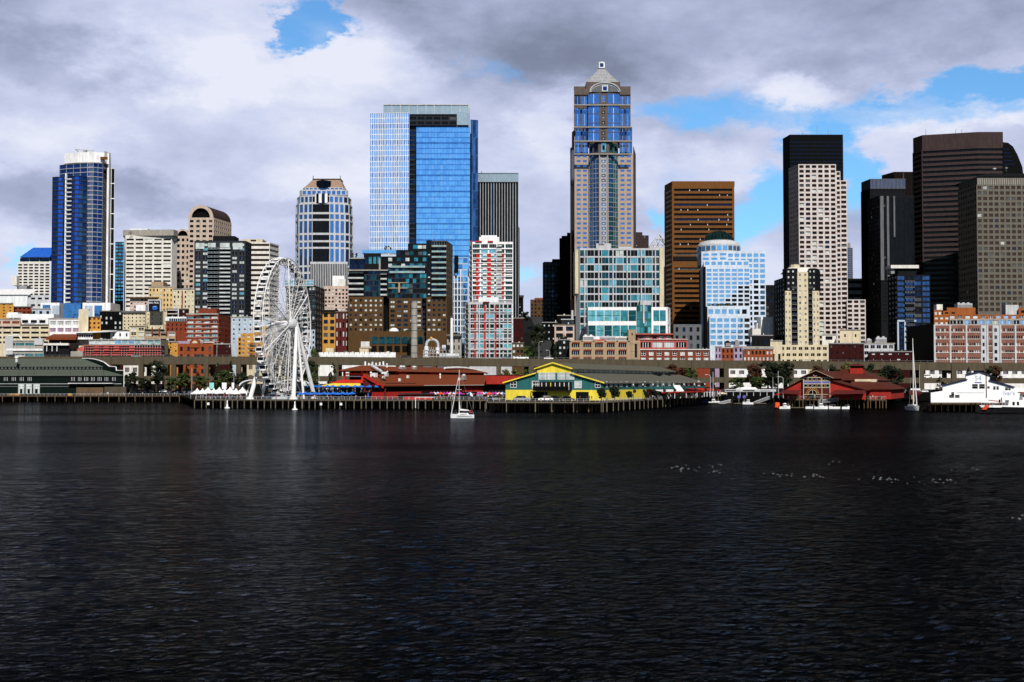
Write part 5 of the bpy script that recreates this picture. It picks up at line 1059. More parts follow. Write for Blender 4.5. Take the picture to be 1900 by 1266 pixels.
fr=MB(); fr.tube((0,-1.6,1.35),(0,1.6,1.35),.1,'white',6); fr.box(-.5,-.35,-.1,.1,.9,1.5,'white'); fr.box(.35,.5,-.1,.1,.9,1.5,'white'); fme=fr.mesh('hanger')
for i in range(NG):
    a=2*math.pi*(i+.5)/NG; p=WP(a,RO-.1,0)
    o=bpy.data.objects.new('gondola',gme); COL.objects.link(o); o.parent=b.o; o.location=(p[0],p[1],p[2]-1.1); o.rotation_euler=(0,0,-TW+R(90))
    h=bpy.data.objects.new('hanger',fme); COL.objects.link(h); h.parent=o
b.finish()
# ---------------- sheds helper (local frame: x across, y along pier)
def shed(name,label,px,Y,W_,L_,zs,wall,roof,rot=-TH,cat='building'):
    b=Bld(name,label,cat,loc=(XA(px,Y,740),Y,DZ),rot=rot); return b
Z3=lambda py,Y: ZA(py,Y)-DZ
# yellow / teal shed
b=shed('pier_shed','yellow and teal gabled pier shed with grey roofs and white windows',938,452,37,150,None,None,None)
Wd=37.3; Ln=150; ze=9.8-DZ; zk=13.1-DZ; zc=14.8-DZ; zr=16.7-DZ; zt_=6.95-DZ; c0,c1=.33*Wd,.68*Wd; mid=Wd/2
m=b.part('yellow_wall'); 
def fpoly(m,pts,mat,y=0): m.poly([(x,y,z) for x,z in pts],mat)
fpoly(m,[(0,0),(Wd,0),(Wd,zt_),(0,zt_)],'yellow'); m.poly([(Wd,0,0),(Wd,Ln*.36,0),(Wd,Ln*.36,zt_),(Wd,0,zt_)],'yellow'); m.poly([(0,Ln,0),(0,0,0),(0,0,zt_),(0,Ln,zt_)],'yellow')
m=b.part('lower_side_wall'); m.poly([(Wd,Ln*.36,0),(Wd,Ln,0),(Wd,Ln,zt_),(Wd,Ln*.36,zt_)],'maroon'); m.poly([(Wd,Ln,0),(0,Ln,0),(0,Ln,ze),(c0,Ln,zk-.1),(c1,Ln,zk-.1),(Wd,Ln,ze)],'teal')
m=b.part('teal_wall'); fpoly(m,[(0,zt_),(Wd,zt_),(Wd,ze),(c1,zk),(c0,zk),(0,ze)],'teal'); m.poly([(Wd,0,zt_),(Wd,Ln,zt_),(Wd,Ln,ze),(Wd,0,ze)],'teal')
m=b.part('clerestory'); m.poly([(c1,0,zk),(c1,Ln*.93,zk),(c1,Ln*.93,zc),(c1,0,zc)],'teal'); m=b.part('yellow_gable'); fpoly(m,[(c0,zk),(c1,zk),(c1,zc),(mid,zr),(c0,zc)],'yellow',-.05)
m=b.part('lower_roof')
for (xa,xb) in ((Wd+.8,c1),(-.8,c0)):
    s_=(zk-ze)/(Wd-c1); m.raw([(xa,-.8,ze-.25),(xa,Ln,ze-.25),(xb,Ln,zk),(xb,-.8,zk),(xa,-.8,ze-.6),(xa,Ln,ze-.6)],[(0,1,2,3),(4,5,1,0)] ,'roofgrey')
m=b.part('upper_roof')
for (xa,xb) in ((c1+.8,mid),(c0-.8,mid)): m.raw([(xa,-.8,zc-.2),(xa,Ln*.94,zc-.2),(xb,Ln*.94,zr+.05),(xb,-.8,zr+.05),(xa,-.8,zc-.5),(xa,Ln*.94,zc-.5)],[(0,1,2,3),(4,5,1,0)],'roofgrey')
m.poly([(c0-.8,Ln*.94,zc-.2),(c1+.8,Ln*.94,zc-.2),(mid,Ln*.94,zr)],'roofgrey')
m=b.part('gable_trim')
def trim(p,q,w=.35): m.raw([(p[0],-.95,p[1]-w),(q[0],-.95,q[1]-w),(q[0],-.95,q[1]+.1),(p[0],-.95,p[1]+.1),(p[0],-.6,p[1]+.1),(q[0],-.6,q[1]+.1)],[(0,1,2,3),(3,2,5,4)],'yellow')
trim((-.8,ze-.2),(c0,zk+.1)); trim((c1,zk+.1),(Wd+.8,ze-.2)); trim((c0-.8,zc-.15),(mid,zr+.1)); trim((mid,zr+.1),(c1+.8,zc-.15))
def win(b,x,z,w,h,st='x',g='g_dark',y=-.12,fr='white',nm='window'): b.inst.append((nm,(st,g,fr),(x,y,z),0,(w,1,h)))
def swin(b,y,z,w,h,st='v3',g='g_dark',x=None,fr='white',nm='window'): b.inst.append((nm,(st,g,fr),((x if x is not None else Wd)+.12,y,z),R(90),(w,1,h)))
for x in (4.2,28.0,Wd-2.4-1): pass
win(b,3.2,8.9-DZ+.0,2.4,2.3); win(b,13.0-1.2+(-6.2+6.2),8.9-DZ,2.8,2.6); win(b,28.0,8.9-DZ,2.7,2.6,g='g_curt'); win(b,Wd-1.9,8.8-DZ,2.1,2.0)
for i in range(4): win(b,15.6+i*3.35-2.1+1.0+(i>1)*.5,11.9-DZ,3.1,2.6,st='h',g='g_curt')
m=b.part('balcony_deck'); x0,x1=c0-.3,c1+.3; m.box(x0,x1,-3.4,0,zt_-.3,zt_+.05,'charcoal'); 
m=b.part('balcony_screen'); m.box(x0,x1,-3.45,-3.3,zt_,zt_+1.3,'black'); m.box(x0,x1,-3.45,-3.3,zt_+2.7,zt_+2.95,'charcoal')
m=b.part('balcony_back'); m.box(x0,x1,-.1,-.02,zt_,zt_+2.8,'charcoal')
for i in range(9): m=b.part('balcony_post'); x=x0+(x1-x0)*i/8; m.box(x-.12,x+.12,-3.4,-3.2,zt_,zt_+2.7,'offwhite' if i!=4 else 'yellow')
m=b.part('bracket')
for x in (x0+.5,x1-.5): m.tube((x,0,zt_-2.2),(x,-3.2,zt_-.3),.1,'charcoal',4)
for x in (15.0-2.1,Wd-7.7): m=b.part('garage_door'); m.box(x-2.4,x+2.4,-.1,.05,0,3.0,'darkgreen')
win(b,15.9,5.6-DZ,1.1,1.7,st='d')
sy=[(4,1.8),(9,3),(14.5,3.2),(21,3.6),(28,1.6),(36,4),(45,4.2),(52,1.7),(61,4.5),(70,1.8),(78,4.5),(88,4.5),(96,3.5),(104,4.8),(112,4.8),(120,2.6),(130,5)]
for y,w in sy: swin(b,y,8.95-DZ,w,2.1 if w<2 else 1.7,g='g_curt',st='g')
for i in range(22): swin(b,4+i*6,(zk+zc)/2,5.2,1.1,x=c1,g='g_curt')
m=b.part('roof_seam')
for i in range(1,9): y=i*16; m.tube((Wd+.7,y,ze-.18),(c1+.1,y,zk+.05),.06,'midgrey',4)
for y in (104,109,114,124): ac_=b.part('rooftop_unit'); ac_.box(24+(y%3),26.5+(y%3),y,y+2.5,ze+1.6,ze+4.2,'charcoal'); ac_.cyl(25.5,y+1,ze+4.2,ze+4.8,.7,'grey')
m=b.part('wall_crest'); m.box(Wd+.05,Wd+.25,136,141,zt_+1.1,zt_+2.9,'foam'); m.box(Wd+.06,Wd+.27,137.2,139.8,zt_+.8,zt_+3.4,'foam')
m=b.part('ramp_roof'); m.raw([(Wd+6,84,.8),(Wd+9,84,.8),(Wd+1,90,zt_+1.5),(Wd+4,90,zt_+1.5)],[(0,1,3,2)],'foam')
b.finish(); YB=b
def L2W(b,x,y,z=0): 
    ca,sa=math.cos(-TH),math.sin(-TH); return (b.loc[0]+x*ca-y*sa,b.loc[1]+x*sa+y*ca,b.loc[2]+z)
# side promenade awnings
def thing1(name,label,cat,loc,rot=0,group=None): return Bld(name,label,cat,loc=loc,rot=rot,group=group)
p=L2W(YB,Wd+.5,60); t=thing1('awning','long white fabric awning along the teal side wall','awning',p,-TH); m=t.part('fabric'); m.raw([(0,0,3.4),(6,0,2.3),(6,36,2.3),(0,36,3.4),(6,0,2.0),(6,36,2.0)],[(0,1,2,3),(4,5,2,1)],'foam'); m=t.part('post'); [m.box(5.8,6,y,y+.2,0,2.3,'white') for y in (0,9,18,27,35)]; t.finish()
p=L2W(YB,Wd+6.7,52); t=thing1('awning','long red awning strip in front of the white awning','awning',p,-TH); m=t.part('fabric'); m.box(0,3,0,60,2.1,2.6,'redpaint'); m=t.part('post'); [m.box(2.8,3,y,y+.2,0,2.1,'white') for y in range(0,60,9)]; t.finish()
p=L2W(YB,Wd+1,112); t=thing1('awning','red raised awning roof at the far end of the teal shed','awning',p,-TH); m=t.part('fabric'); m.raw([(0,0,3.6),(7,0,2.9),(7,38,2.9),(0,38,3.6),(7,0,2.4),(7,38,2.4)],[(0,1,2,3),(4,5,2,1)],'redpaint'); m=t.part('post'); [m.box(6.7,7,y,y+.25,0,2.6,'white') for y in range(0,38,5)]; t.finish()
# red restaurant and long red shed
b=shed('restaurant','red restaurant with rust hipped roof, upper terrace and yellow awning',598,486,0,0,None,None,None); X_=lambda px:0
RW=19; 
z8=lambda py:ZA(py,482)-DZ
m=b.part('ground_floor'); m.box(0,24,4,34,0,z8(729),'near_black'); m=b.part('red_base'); m.box(1,RW,3.6,3.9,0,1.6,'darkred')
m=b.part('middle_floor'); m.box(0,24,8,34,z8(729),z8(711),'charcoal'); m=b.part('terrace_slab'); m.box(-4,24,-2,8,z8(730),z8(727.5),'black')
m=b.part('yellow_awning'); m.raw([(-2,2,z8(716)),(RW-3,2,z8(716)),(RW-6,7,z8(711)),(1,7,z8(711)),(-2,2,z8(717)),(RW-3,2,z8(717))],[(0,1,2,3),(4,5,1,0)],'yellow')
m=b.part('red_fascia'); m.raw([(-1,6.5,z8(711)),(RW-1,6.5,z8(711)),(RW-4,9,z8(705)),(3,9,z8(705))],[(0,1,2,3)],'redpaint')
m=b.part('upper_terrace'); m.box(3,RW-2,9,30,z8(711),z8(705.5),'darkred'); m.box(4,RW-3,14,30,z8(705),z8(690),'black')
for x in (4,12.3,RW-4.5): m=b.part('red_post'); m.box(x,x+.8,9,9.8,z8(706),z8(689),'redpaint')
m=b.part('red_beam'); m.box(4,RW-4,9,9.5,z8(695.5),z8(692.5),'redpaint'); m=b.part('rolled_blind'); m.box(13.5,RW-5,9.1,9.4,z8(700),z8(697),'foam'); m.box(5,12,9.1,9.4,z8(699),z8(697),'lilac')
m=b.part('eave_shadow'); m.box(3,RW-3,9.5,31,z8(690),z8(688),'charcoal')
m=b.part('hipped_roof'); m.prism([(1.5,7),(RW-2,7),(RW-2,33),(1.5,33)],z8(688),z8(677.5),'roofred',[(8,16),(RW-7,16),(RW-7,26),(8,26)])
m=b.part('roof_plant')
for i in range(9): x=9+i*1.1; m.cyl(x,18+i%3,z8(678),z8(674)+b.seed.uniform(0,1),.35,'white',n=8)
m.box(10,19,17,18,z8(678.5),z8(677),'steel'); m.tube((RW-4,12,z8(677)),(RW+2,10,z8(690)),.6,'steel',8); m.cyl(RW+3.5,9,z8(694),z8(690),1.2,'white',n=10); m.box(RW-2.5,RW-.5,9,11,z8(700),z8(692),'white')
b.finish(); RB=b
b=shed('pier_shed','long red pier shed with rust brown double roofs behind the sailboat',690,473,0,0,None,None,None)
Ls=133; z9=lambda py,Y=473:ZA(py,Y)-DZ; ze=z9(714.5); zk=z9(693); zc=z9(689,490); zr=z9(678.5,490)
m=b.part('red_wall'); m.poly([(0,0,0),(0,Ls,0),(0,Ls,ze),(0,0,ze)],'redpaint'); m.poly([(-6,4,0),(0,4,0),(0,4,ze),(-6,4,ze)],'darkred')
m=b.part('dark_band'); m.box(.02,.12,0,42,ze-2.6,ze-.2,'near_black'); m.box(.02,.12,42,82,.5,ze-.6,'maroon'); m.box(.03,.3,83,Ls,0,ze-3.4,'paleblue')
m=b.part('lower_roof'); m.raw([(1.2,7,ze-.2),(1.2,Ls,ze-.2),(-9,Ls-4,zk),(-9,9,zk),(1.2,7,ze-.6),(1.2,Ls,ze-.6)],[(0,1,2,3),(4,5,1,0)],'roofred'); m.poly([(-9,9,zk-1.2),(1.2,7,ze-1.4),(1.2,7,ze-.2),(-9,9,zk)],'redpaint'); m.poly([(-9,9.4,0),(1,9.4,0),(1,9.4,ze-1.2),(-9,9.4,zk-1)],'darkred'); m.poly([(1.2,Ls,ze-.2),(-9,Ls-4,zk),(-24,Ls-4,zk),(-26,Ls,ze-.2)],'roofred')
m=b.part('clerestory'); m.box(-20,-9.3,26,Ls-6,zk-.1,zc+.2,'maroon')
m=b.part('upper_roof'); m.raw([(-8.2,24,zc),(-8.2,Ls-2,zc),(-15,Ls-12,zr),(-15,30,zr),(-22,24,zc),(-22,Ls-2,zc)],[(0,1,2,3),(0,3,4),(1,5,2),(5,4,3,2)],'roofred')
m=b.part('red_trim')
for i in range(3): m.box(-9.25,-9.1,36+i*32,46+i*32,zk+.1,zk+.8,'redpaint')
m=b.part('gutter'); m.tube((1.25,42,ze-.3),(1.25,Ls,ze-.3),.15,'offwhite',4)
for i in range(6): m=b.part('wall_post'); m.box(.1,.3,84+i*9,84.3+i*9,0,ze-.6,'maroon')
m=b.part('boat_skylight'); pts=[(-12,Ls-44+i*6,zr-.3+1.3*math.sin(math.pi*i/8)-i*.25) for i in range(9)]; m.path(pts,.5,'foam',6)
for (y,x,k) in ((10,-6,0),(16,-4,1),(23,-6.5,2),(30,-12,0),(34,-12.5,2),(46,-12,3),(49,-12.5,3),(58,-12,3),(26,-2,1),(39,-5,1),(85,-3,1),(90,-3.4,3),(70,-5,0),(20,-13,2)):
    zz_=ze+(zk-ze)*min(1,(1.2-x)/10.2) if x>-9 else zr-2.2; m=b.part('roof_vent')
    if k==0: m.cyl(x,y,zz_,zz_+1.6,.3,'white',n=8); m.cyl(x,y,zz_+1.5,zz_+2.1,.5,'foam',.2,8)
    elif k==1: m.box(x-.4,x+.4,y,y+1,zz_,zz_+1.2,'offwhite')
    elif k==2: m.box(x-.6,x+.6,y,y+1.4,zz_,zz_+1.4,'steel'); m.tube((x,y,zz_+1.3),(x,y+1.6,zz_+2),.3,'white',8)
    else: m.box(x-.8,x+.8,y,y+2,zz_,zz_+2,'grey'); m.cyl(x,y+1,zz_+2,zz_+2.6,.7,'foam',n=10)
b.finish(); SB=b
def atpx(px,Y,z=DZ): return (XA(px,Y,735),Y,z)
t=thing1('kiosk','flat roofed red kiosk on the pier below the rust roof',"kiosk",atpx(775,458)); m=t.part('wall'); m.box(-5,5.4,0,6,0,z9(732,458),'redpaint'); m=t.part('roof'); m.prism([(-7.5,-1),(5.9,-1),(5.9,7),(-5.5,7)],z9(732,458),z9(730,458),'slate'); m=t.part('door'); m.box(-7.4,-5.1,.5,5,0,z9(733,458),'maroon')
for i in range(4): x=-5+i*3.4; t.part('wall_joint').box(x,x+.1,-.05,0,0,z9(732,458),'darkred')
t.finish()
t=thing1('wharf_frame','white pipe frame hanging over the pier edge left of the sailboat','frame',atpx(771,453)); t.part('post').tube((0,0,-3),(0,0,.9),.14,'white'); t.part('rail').tube((0,0,.9),(7,0,.9),.1,'white'); t.finish()
t=thing1('container','dark green container with white mark beside the sailboat mast','container',atpx(868,470)); t.part('body').box(-3.8,3.2,0,5,0,2.6,'darkgreen'); t.part('lid').box(-4,3.4,-.15,5.1,2.6,2.75,'charcoal'); t.part('white_mark').box(.8,1.9,-.05,0,1,1.9,'white'); t.finish()
b=Bld('building','flat red annex between the rust roofed shed and the yellow gable','building',loc=atpx(935,560)); b.w.box(-8,16,0,20,ZA(713,560)-DZ,ZA(697,560)-DZ,'shedred'); b.w.box(-7,15,3,19,0,ZA(713,560)-DZ,'charcoal'); b.rf.box(-8.2,16.2,-.2,20,ZA(697,560)-DZ,ZA(696,560)-DZ,'darkred'); b.finish()
# left green shed (plan follows the skewed end wall)
b=Bld('pier_shed','long dark pier shed with weathered green grey roofs and white trim, far left','building',loc=(XA(100,630),630,2.9)); zz=lambda py,Y=630:ZA(py,Y)-2.9; X_=lambda px,Y=630:XA(px,Y,710)-b.loc[0]
m=b.part('dark_wall'); m.box(X_(-60),X_(229),0,1,0,zz(697),'darkgreen')
m=b.part('lower_roof'); m.raw([(X_(-60),-.8,zz(697)),(X_(229),-.8,zz(697)),(X_(209),9,zz(685.5)),(X_(-60),9,zz(685.5)),(X_(-60),-.8,zz(697.8)),(X_(229),-.8,zz(697.8))],[(0,1,2,3),(4,5,1,0)],'roofgreen')
m=b.part('clerestory'); m.box(X_(-60),X_(209),9,10,zz(686),zz(679.5),'darkgreen'); 
m=b.part('upper_roof'); m.raw([(X_(-60),8.4,zz(680)),(X_(202),8.4,zz(680)),(X_(152),17,zz(665)),(X_(-60),17,zz(665)),(X_(-60),8.4,zz(680.7)),(X_(202),8.4,zz(680.7))],[(0,1,2,3),(4,5,1,0)],'roofgreen')
m=b.part('end_parapet'); prof=[(230,697),(230,688),(216,688),(215,681),(203,680),(193,672),(184,668.5),(175,666),(165,664.8),(152,664.5)]
tr=b.part('parapet_trim'); P3=[]
for (px,py) in prof:
    f=(230-px)/78; P3.append((X_(px,630+18*f),18*f,zz(py)))
for (a,c) in zip(P3,P3[1:]): m.raw([(a[0],a[1],0),(c[0],c[1],0),c,a,(a[0]-.6,a[1],0),(c[0]-.6,c[1],0),(c[0]-.6,c[1],c[2]),(a[0]-.6,a[1],a[2])],[(0,1,2,3),(7,6,5,4),(3,2,6,7)],'darkgreen'); tr.tube(a,c,.28,'white',5)
tr.tube((P3[0][0],-.1,0),(P3[0][0],-.1,zz(688)),.2,'white',5)
for x0,x1 in ((5,17),(19.5,32),(34.5,46.5),(49,61)): b.inst.append(('window',('v3','g_dark','white'),(X_((x0+x1)/2),-.12,zz(703.5)),0,(X_(x1)-X_(x0),1,zz(700)-zz(707))))
for x0,x1 in ((130,141),(143,153),(154,166),(167,178),(179,191),(192,203),(206,217)): b.inst.append(('window',('v3','g_dark','white'),(X_((x0+x1)/2),-.12,zz(703.5)),0,(X_(x1)-X_(x0),1,zz(700)-zz(707))))
for x0,x1 in ((34,45.5),(48,59.5),(62,74)): 
    b.inst.append(('door',('v3','g_curt','white'),(X_((x0+x1)/2),-.12,zz(722)),0,(X_(x1)-X_(x0),1,zz(713)-zz(731)))); b.part('doorway').box(X_(x0+3.5),X_(x1-3.5),-.25,-.2,zz(730),zz(722),'black')
for i in range(30): b.inst.append(('clerestory_window',('v3','g_dark','white'),(X_(-10+i*7),8.9,zz(682.7)),0,(1.5,1,.8)))
b.part('white_band').box(X_(-60),X_(225),-.15,0,zz(712.8),zz(712),'palegrey'); b.part('white_band').box(X_(-60),X_(130),-.15,0,zz(717.6),zz(717),'grey')
b.part('balcony_deck').box(X_(129),X_(212),-2.5,0,zz(712),zz(711),'white'); b.part('balcony_rail').box(X_(129),X_(212),-2.5,-2.4,zz(710.5),zz(708),'charcoal')
m=b.part('timber_screen'); m.box(X_(142),X_(192),-.3,-.1,0,zz(719),'wood'); b.part('timber_screen').box(X_(195),X_(235),-1,0,0,zz(718),'concrete')
m=b.part('roof_vent'); m.cyl(X_(21.5),6,zz(672),zz(664),.7,'steel'); m.cyl(X_(21.5),6,zz(664),zz(661),1.0,'foam'); m=b.part('roof_joint')
for px in (22,50,95,118,140,180): m.tube((X_(px+14),-.7,zz(696.6)),(X_(px),9,zz(685.2)),.08,'charcoal',4)
m.tube((X_(22),8.3,zz(679.8)),(X_(5),17,zz(664.9)),.3,'charcoal',4); b.finish()
# red arched pier shed (right)
b=Bld('pier_shed','red gabled pier shed with round arched entrance, blue sign band and cream window frames','building',loc=atpx(1491,470),rot=-TH); zz=lambda py,Y=468:ZA(py,Y)-DZ
Wf=9.8
m=b.part('front_wall'); m.poly([(0,0,0),(Wf,0,0),(Wf,0,zz(699)),(Wf*.5,0,zz(688.5)),(0,0,zz(699))],'darkred'); m=b.part('side_wall'); m.poly([(Wf,0,0),(Wf,60,0),(Wf,60,zz(700)),(Wf,0,zz(700))],'shedred'); m.poly([(0,60,0),(0,0,0),(0,0,zz(700)),(0,60,zz(700))],'darkred')
m=b.part('roof'); 
for a_,c_ in ((Wf+1.6,Wf/2),(-1.6,Wf/2)): m.raw([(a_,-1.4,zz(702)),(a_,60,zz(702)),(c_,60,zz(687.5)),(c_,-1.4,zz(687.5)),(a_,-1.4,zz(703)),(a_,60,zz(703))],[(0,1,2,3),(4,5,1,0)],'roofdarkred')
m=b.part('roof_trim'); m.tube((-1.6,-1.45,zz(702)),(Wf/2,-1.45,zz(687.5)),.14,'beige',4); m.tube((Wf/2,-1.45,zz(687.5)),(Wf+1.6,-1.45,zz(702)),.14,'beige',4)
for k_,py in enumerate((703.5,715.5)):
    for i in range(6): win(b,.85+i*1.62,zz(py),1.2,1.15,st='d',g='g_dark',fr='cream')
b.part('sign_band').box(0,Wf,-.1,0,zz(711.5),zz(708),'signblue')
for z_ in (700.5,707.3,712.2,719.5,732): b.part('cream_rail').box(0,Wf,-.16,-.1,zz(z_)-.09,zz(z_)+.09,'cream')
for x in (0,Wf*.7,Wf): b.part('cream_post').box(x-.1,x+.1,-.16,-.1,0,zz(700),'cream')
m=b.part('arch_window'); cxa=3.4; za=zz(731.5); m.raw([(cxa+1.5*math.cos(t*math.pi/10),-.12,za+1.5*math.sin(t*math.pi/10)) for t in range(11)],[tuple(range(11))],'black')
m=b.part('arch_trim'); m.path([(cxa+1.6*math.cos(t*math.pi/10),-.15,za+1.6*math.sin(t*math.pi/10)) for t in range(11)],.1,'cream',4); m.box(cxa-.06,cxa+.06,-.16,-.1,0,za+1.5,'cream')
m=b.part('arch_lettering')
for i in range(9):
    t_=math.pi*(.08+.84*i/8); m.box(cxa+2.2*math.cos(t_)-.16,cxa+2.2*math.cos(t_)+.16,-.14,-.05,za+2.2*math.sin(t_)-.22,za+2.2*math.sin(t_)+.22,'ochre')
m=b.part('gable_emblem'); m.path([(Wf*.45+.7*math.cos(t*math.pi/8),-.12,zz(695)+.7*math.sin(t*math.pi/8)) for t in range(8,17)],.1,'cream',4)
b.part('doorway').box(1.6,5.2,-.12,-.05,0,zz(733),'black')
for s_,(xa,xb) in ((0,(-1,-7.5)),(1,(Wf,Wf+13))):
    m=b.part('aisle_wall'); m.poly([(xa,.5,0),(xb,.5,0),(xb,.5,zz(724)),(xa,.5,zz(707 if s_ else 709))],'shedred'); m=b.part('aisle_roof'); y1=60
    m.raw([(xa,-.4,zz(705)),(xb+(1 if s_ else -1),-.4,zz(724)),(xb+(1 if s_ else -1),y1,zz(724)),(xa,y1,zz(705)),(xa,-.4,zz(706)),(xb+(1 if s_ else -1),-.4,zz(725))],[(0,1,2,3),(4,5,1,0)],'roofdarkred')
    m=b.part('porch_roof'); m.raw([(xa+(2 if s_ else 0),-.5,zz(724)),(xb,-.5,zz(724)),(xb+(1 if s_ else -.5),-6,zz(730)),(xa,-6,zz(732))],[(0,1,2,3)],'darkred')
    m=b.part('ground_recess'); m.box(min(xa,xb),max(xa,xb),.6,1,0,zz(732),'black')
m=b.part('hipped_roof'); yb=20; m.prism([(Wf-2,yb),(Wf+16,yb),(Wf+16,yb+44),(Wf-2,yb+44)],zz(706,490),zz(686,500),'roofdarkred',[(Wf+1,yb+4),(Wf+6,yb+10),(Wf+6,yb+36),(Wf+1,yb+36)])
m=b.part('lower_hipped_roof'); m.prism([(Wf+6,10),(Wf+22,10),(Wf+22,66),(Wf+6,66)],zz(722,495),zz(708,500),'roofdarkred',[(Wf+6,14),(Wf+15,18),(Wf+15,60),(Wf+6,60)]); b.part('cream_clerestory').box(Wf+7,Wf+15,17,60,zz(709,498),zz(704,498),'cream')
m=b.part('far_wall'); m.box(Wf+6,Wf+21,11,65,0,zz(722,495),'shedred')
m=b.part('tower'); m.box(Wf+4,Wf+9,26,31,zz(712,500),zz(684,500),'shedred'); m.box(Wf+4.2,Wf+8.8,26.2,30.8,zz(684,500),zz(680,500),'black'); m=b.part('tower_roof'); m.prism([(Wf+3.2,25.2),(Wf+9.8,25.2),(Wf+9.8,31.8),(Wf+3.2,31.8)],zz(680,500),zz(676,500),'darkred',[(Wf+6,28),(Wf+7,28),(Wf+7,29),(Wf+6,29)])
b.finish()
# white gabled shed 54
b=Bld('pier_shed','white gabled pier shed with number 54, blue edged roof and black side roofs','building',loc=atpx(1727,425,2.8)); YY=425; zz=lambda py,Y=YY:ZA(py,Y)-2.8; X_=lambda px,Y=YY:XA(px,Y,720)-b.loc[0]
m=b.part('white_wall'); pr=[(1727,748.5),(1727,729),(1749,725.5),(1749,717),(1793,705),(1792,697),(1814,692),(1818,690.5),(1837,698.5),(1836,707),(1880,720),(1940,722),(1940,748.5)]
FP=[(X_(px),0.0+max(0,0),zz(py)) for px,py in pr]
m.raw(FP+[(x,.6,z_) for x,y,z_ in FP],[tuple(range(13))]+[(i,13+i,13+(i+1)%13,(i+1)%13) for i in range(13)],'paint_white')
m=b.part('blue_roof_edge')
for (a,c) in ((3,4),(5,7),(7,8),(9,10)): 
    p_,q_=FP[a],FP[c]; m.raw([(p_[0]-.3,-.5,p_[2]),(q_[0]+.3,-.5,q_[2]),(q_[0]+.3,-.5,q_[2]+.35),(p_[0]-.3,-.5,p_[2]+.35),(q_[0]+.3,1,q_[2]+.35),(p_[0]-.3,1,p_[2]+.35)],[(0,1,2,3),(3,2,4,5)],'navy')
m=b.part('dark_roof'); u=(uax[0]*95,uax[1]*95)
def rf(p,q,mat='roofdark'): m.poly([p,q,(q[0]+u[0],q[1]+u[1],q[2]),(p[0]+u[0],p[1]+u[1],p[2])],mat)
rf(FP[3],FP[4]); rf(FP[5],FP[7]); rf(FP[7],FP[8]); rf(FP[9],FP[10]); rf(FP[8],FP[9],'darkgreen'); rf(FP[4],FP[5],'darkgreen')
m=b.part('side_wall'); m.poly([(FP[12][0],.5,0),(FP[12][0]+u[0],u[1],0),(FP[12][0]+u[0],u[1],FP[11][2]),(FP[12][0],.5,FP[11][2])],'paint_white')
for (x0,x1,y0,y1) in ((1804,1814,713,721),(1817,1827,713,721),(1832,1836,717,721),(1843,1847,717,723),(1849,1853,717,723),(1865,1870,719,724),(1871,1875,717,724),(1761,1770,733,738),(1772,1780,733,738),(1765,1770,728,733)):
    b.inst.append(('window',('h','g_dark','palegrey'),(X_((x0+x1)/2),-.1,zz((y0+y1)/2)),0,(X_(x1)-X_(x0),1,zz(y0)-zz(y1))))
b.part('downpipe').box(X_(1829.2),X_(1830.4),-.25,0,zz(738),zz(691),'maroon')
b.part('rail_line').box(X_(1775),X_(1825),-.08,0,zz(729)-.05,zz(729)+.05,'grey')
b.finish(); WB=b
def text(body,size,loc,rot,mat,parent,name='lettering',ext=.02,sx=1):
    c=bpy.data.curves.new(name,'FONT'); c.body=body; c.size=size; c.extrude=ext; c.align_x='CENTER'; c.materials.append(MT[mat]); c.resolution_u=3
    o=bpy.data.objects.new(name,c); COL.objects.link(o); bpy.context.view_layer.update()
    me=bpy.data.meshes.new_from_object(o.evaluated_get(bpy.context.evaluated_depsgraph_get())); COL.objects.unlink(o); bpy.data.objects.remove(o)
    q=bpy.data.objects.new(name,me); COL.objects.link(q); q.parent=parent; q.location=loc; q.rotation_euler=rot; q.scale=(sx,1,1); return q
text('54',2.3,(X_(1815),-.06,zz(706)),(R(90),0,0),'signpale',WB.o,'number',sx=1)
m=MB(); cxx=X_(1815); 
for i in range(8): a=i*math.pi/7; m.box(cxx-.08+1.1*math.cos(a)-.0,cxx+.08+1.1*math.cos(a),-.06,0,zz(697)+.5*math.sin(a)-.05,zz(697)+.5*math.sin(a)+.1,'paleblue')
m.build('crest',WB.o); m=MB(); m.raw([(cxx-1.3,-.06,zz(709)),(cxx+1.3,-.06,zz(709)),(cxx+1.1,-.06,zz(711)),(cxx-1.1,-.06,zz(711))],[(3,2,1,0)],'signblue'); m.build('ribbon',WB.o)
text("Ivar's",1.9,(X_(1872),-.08,zz(733)),(R(90),0,0),'signpale',WB.o,'script_lettering')
bb=BILLB.o; text('BIG PICK',1.55,(XA(284.5,747)-BILLB.loc[0],-.35,ZA(563.5,747)-BILLB.loc[2]),(R(90),0,0),'white',bb,sx=.95)
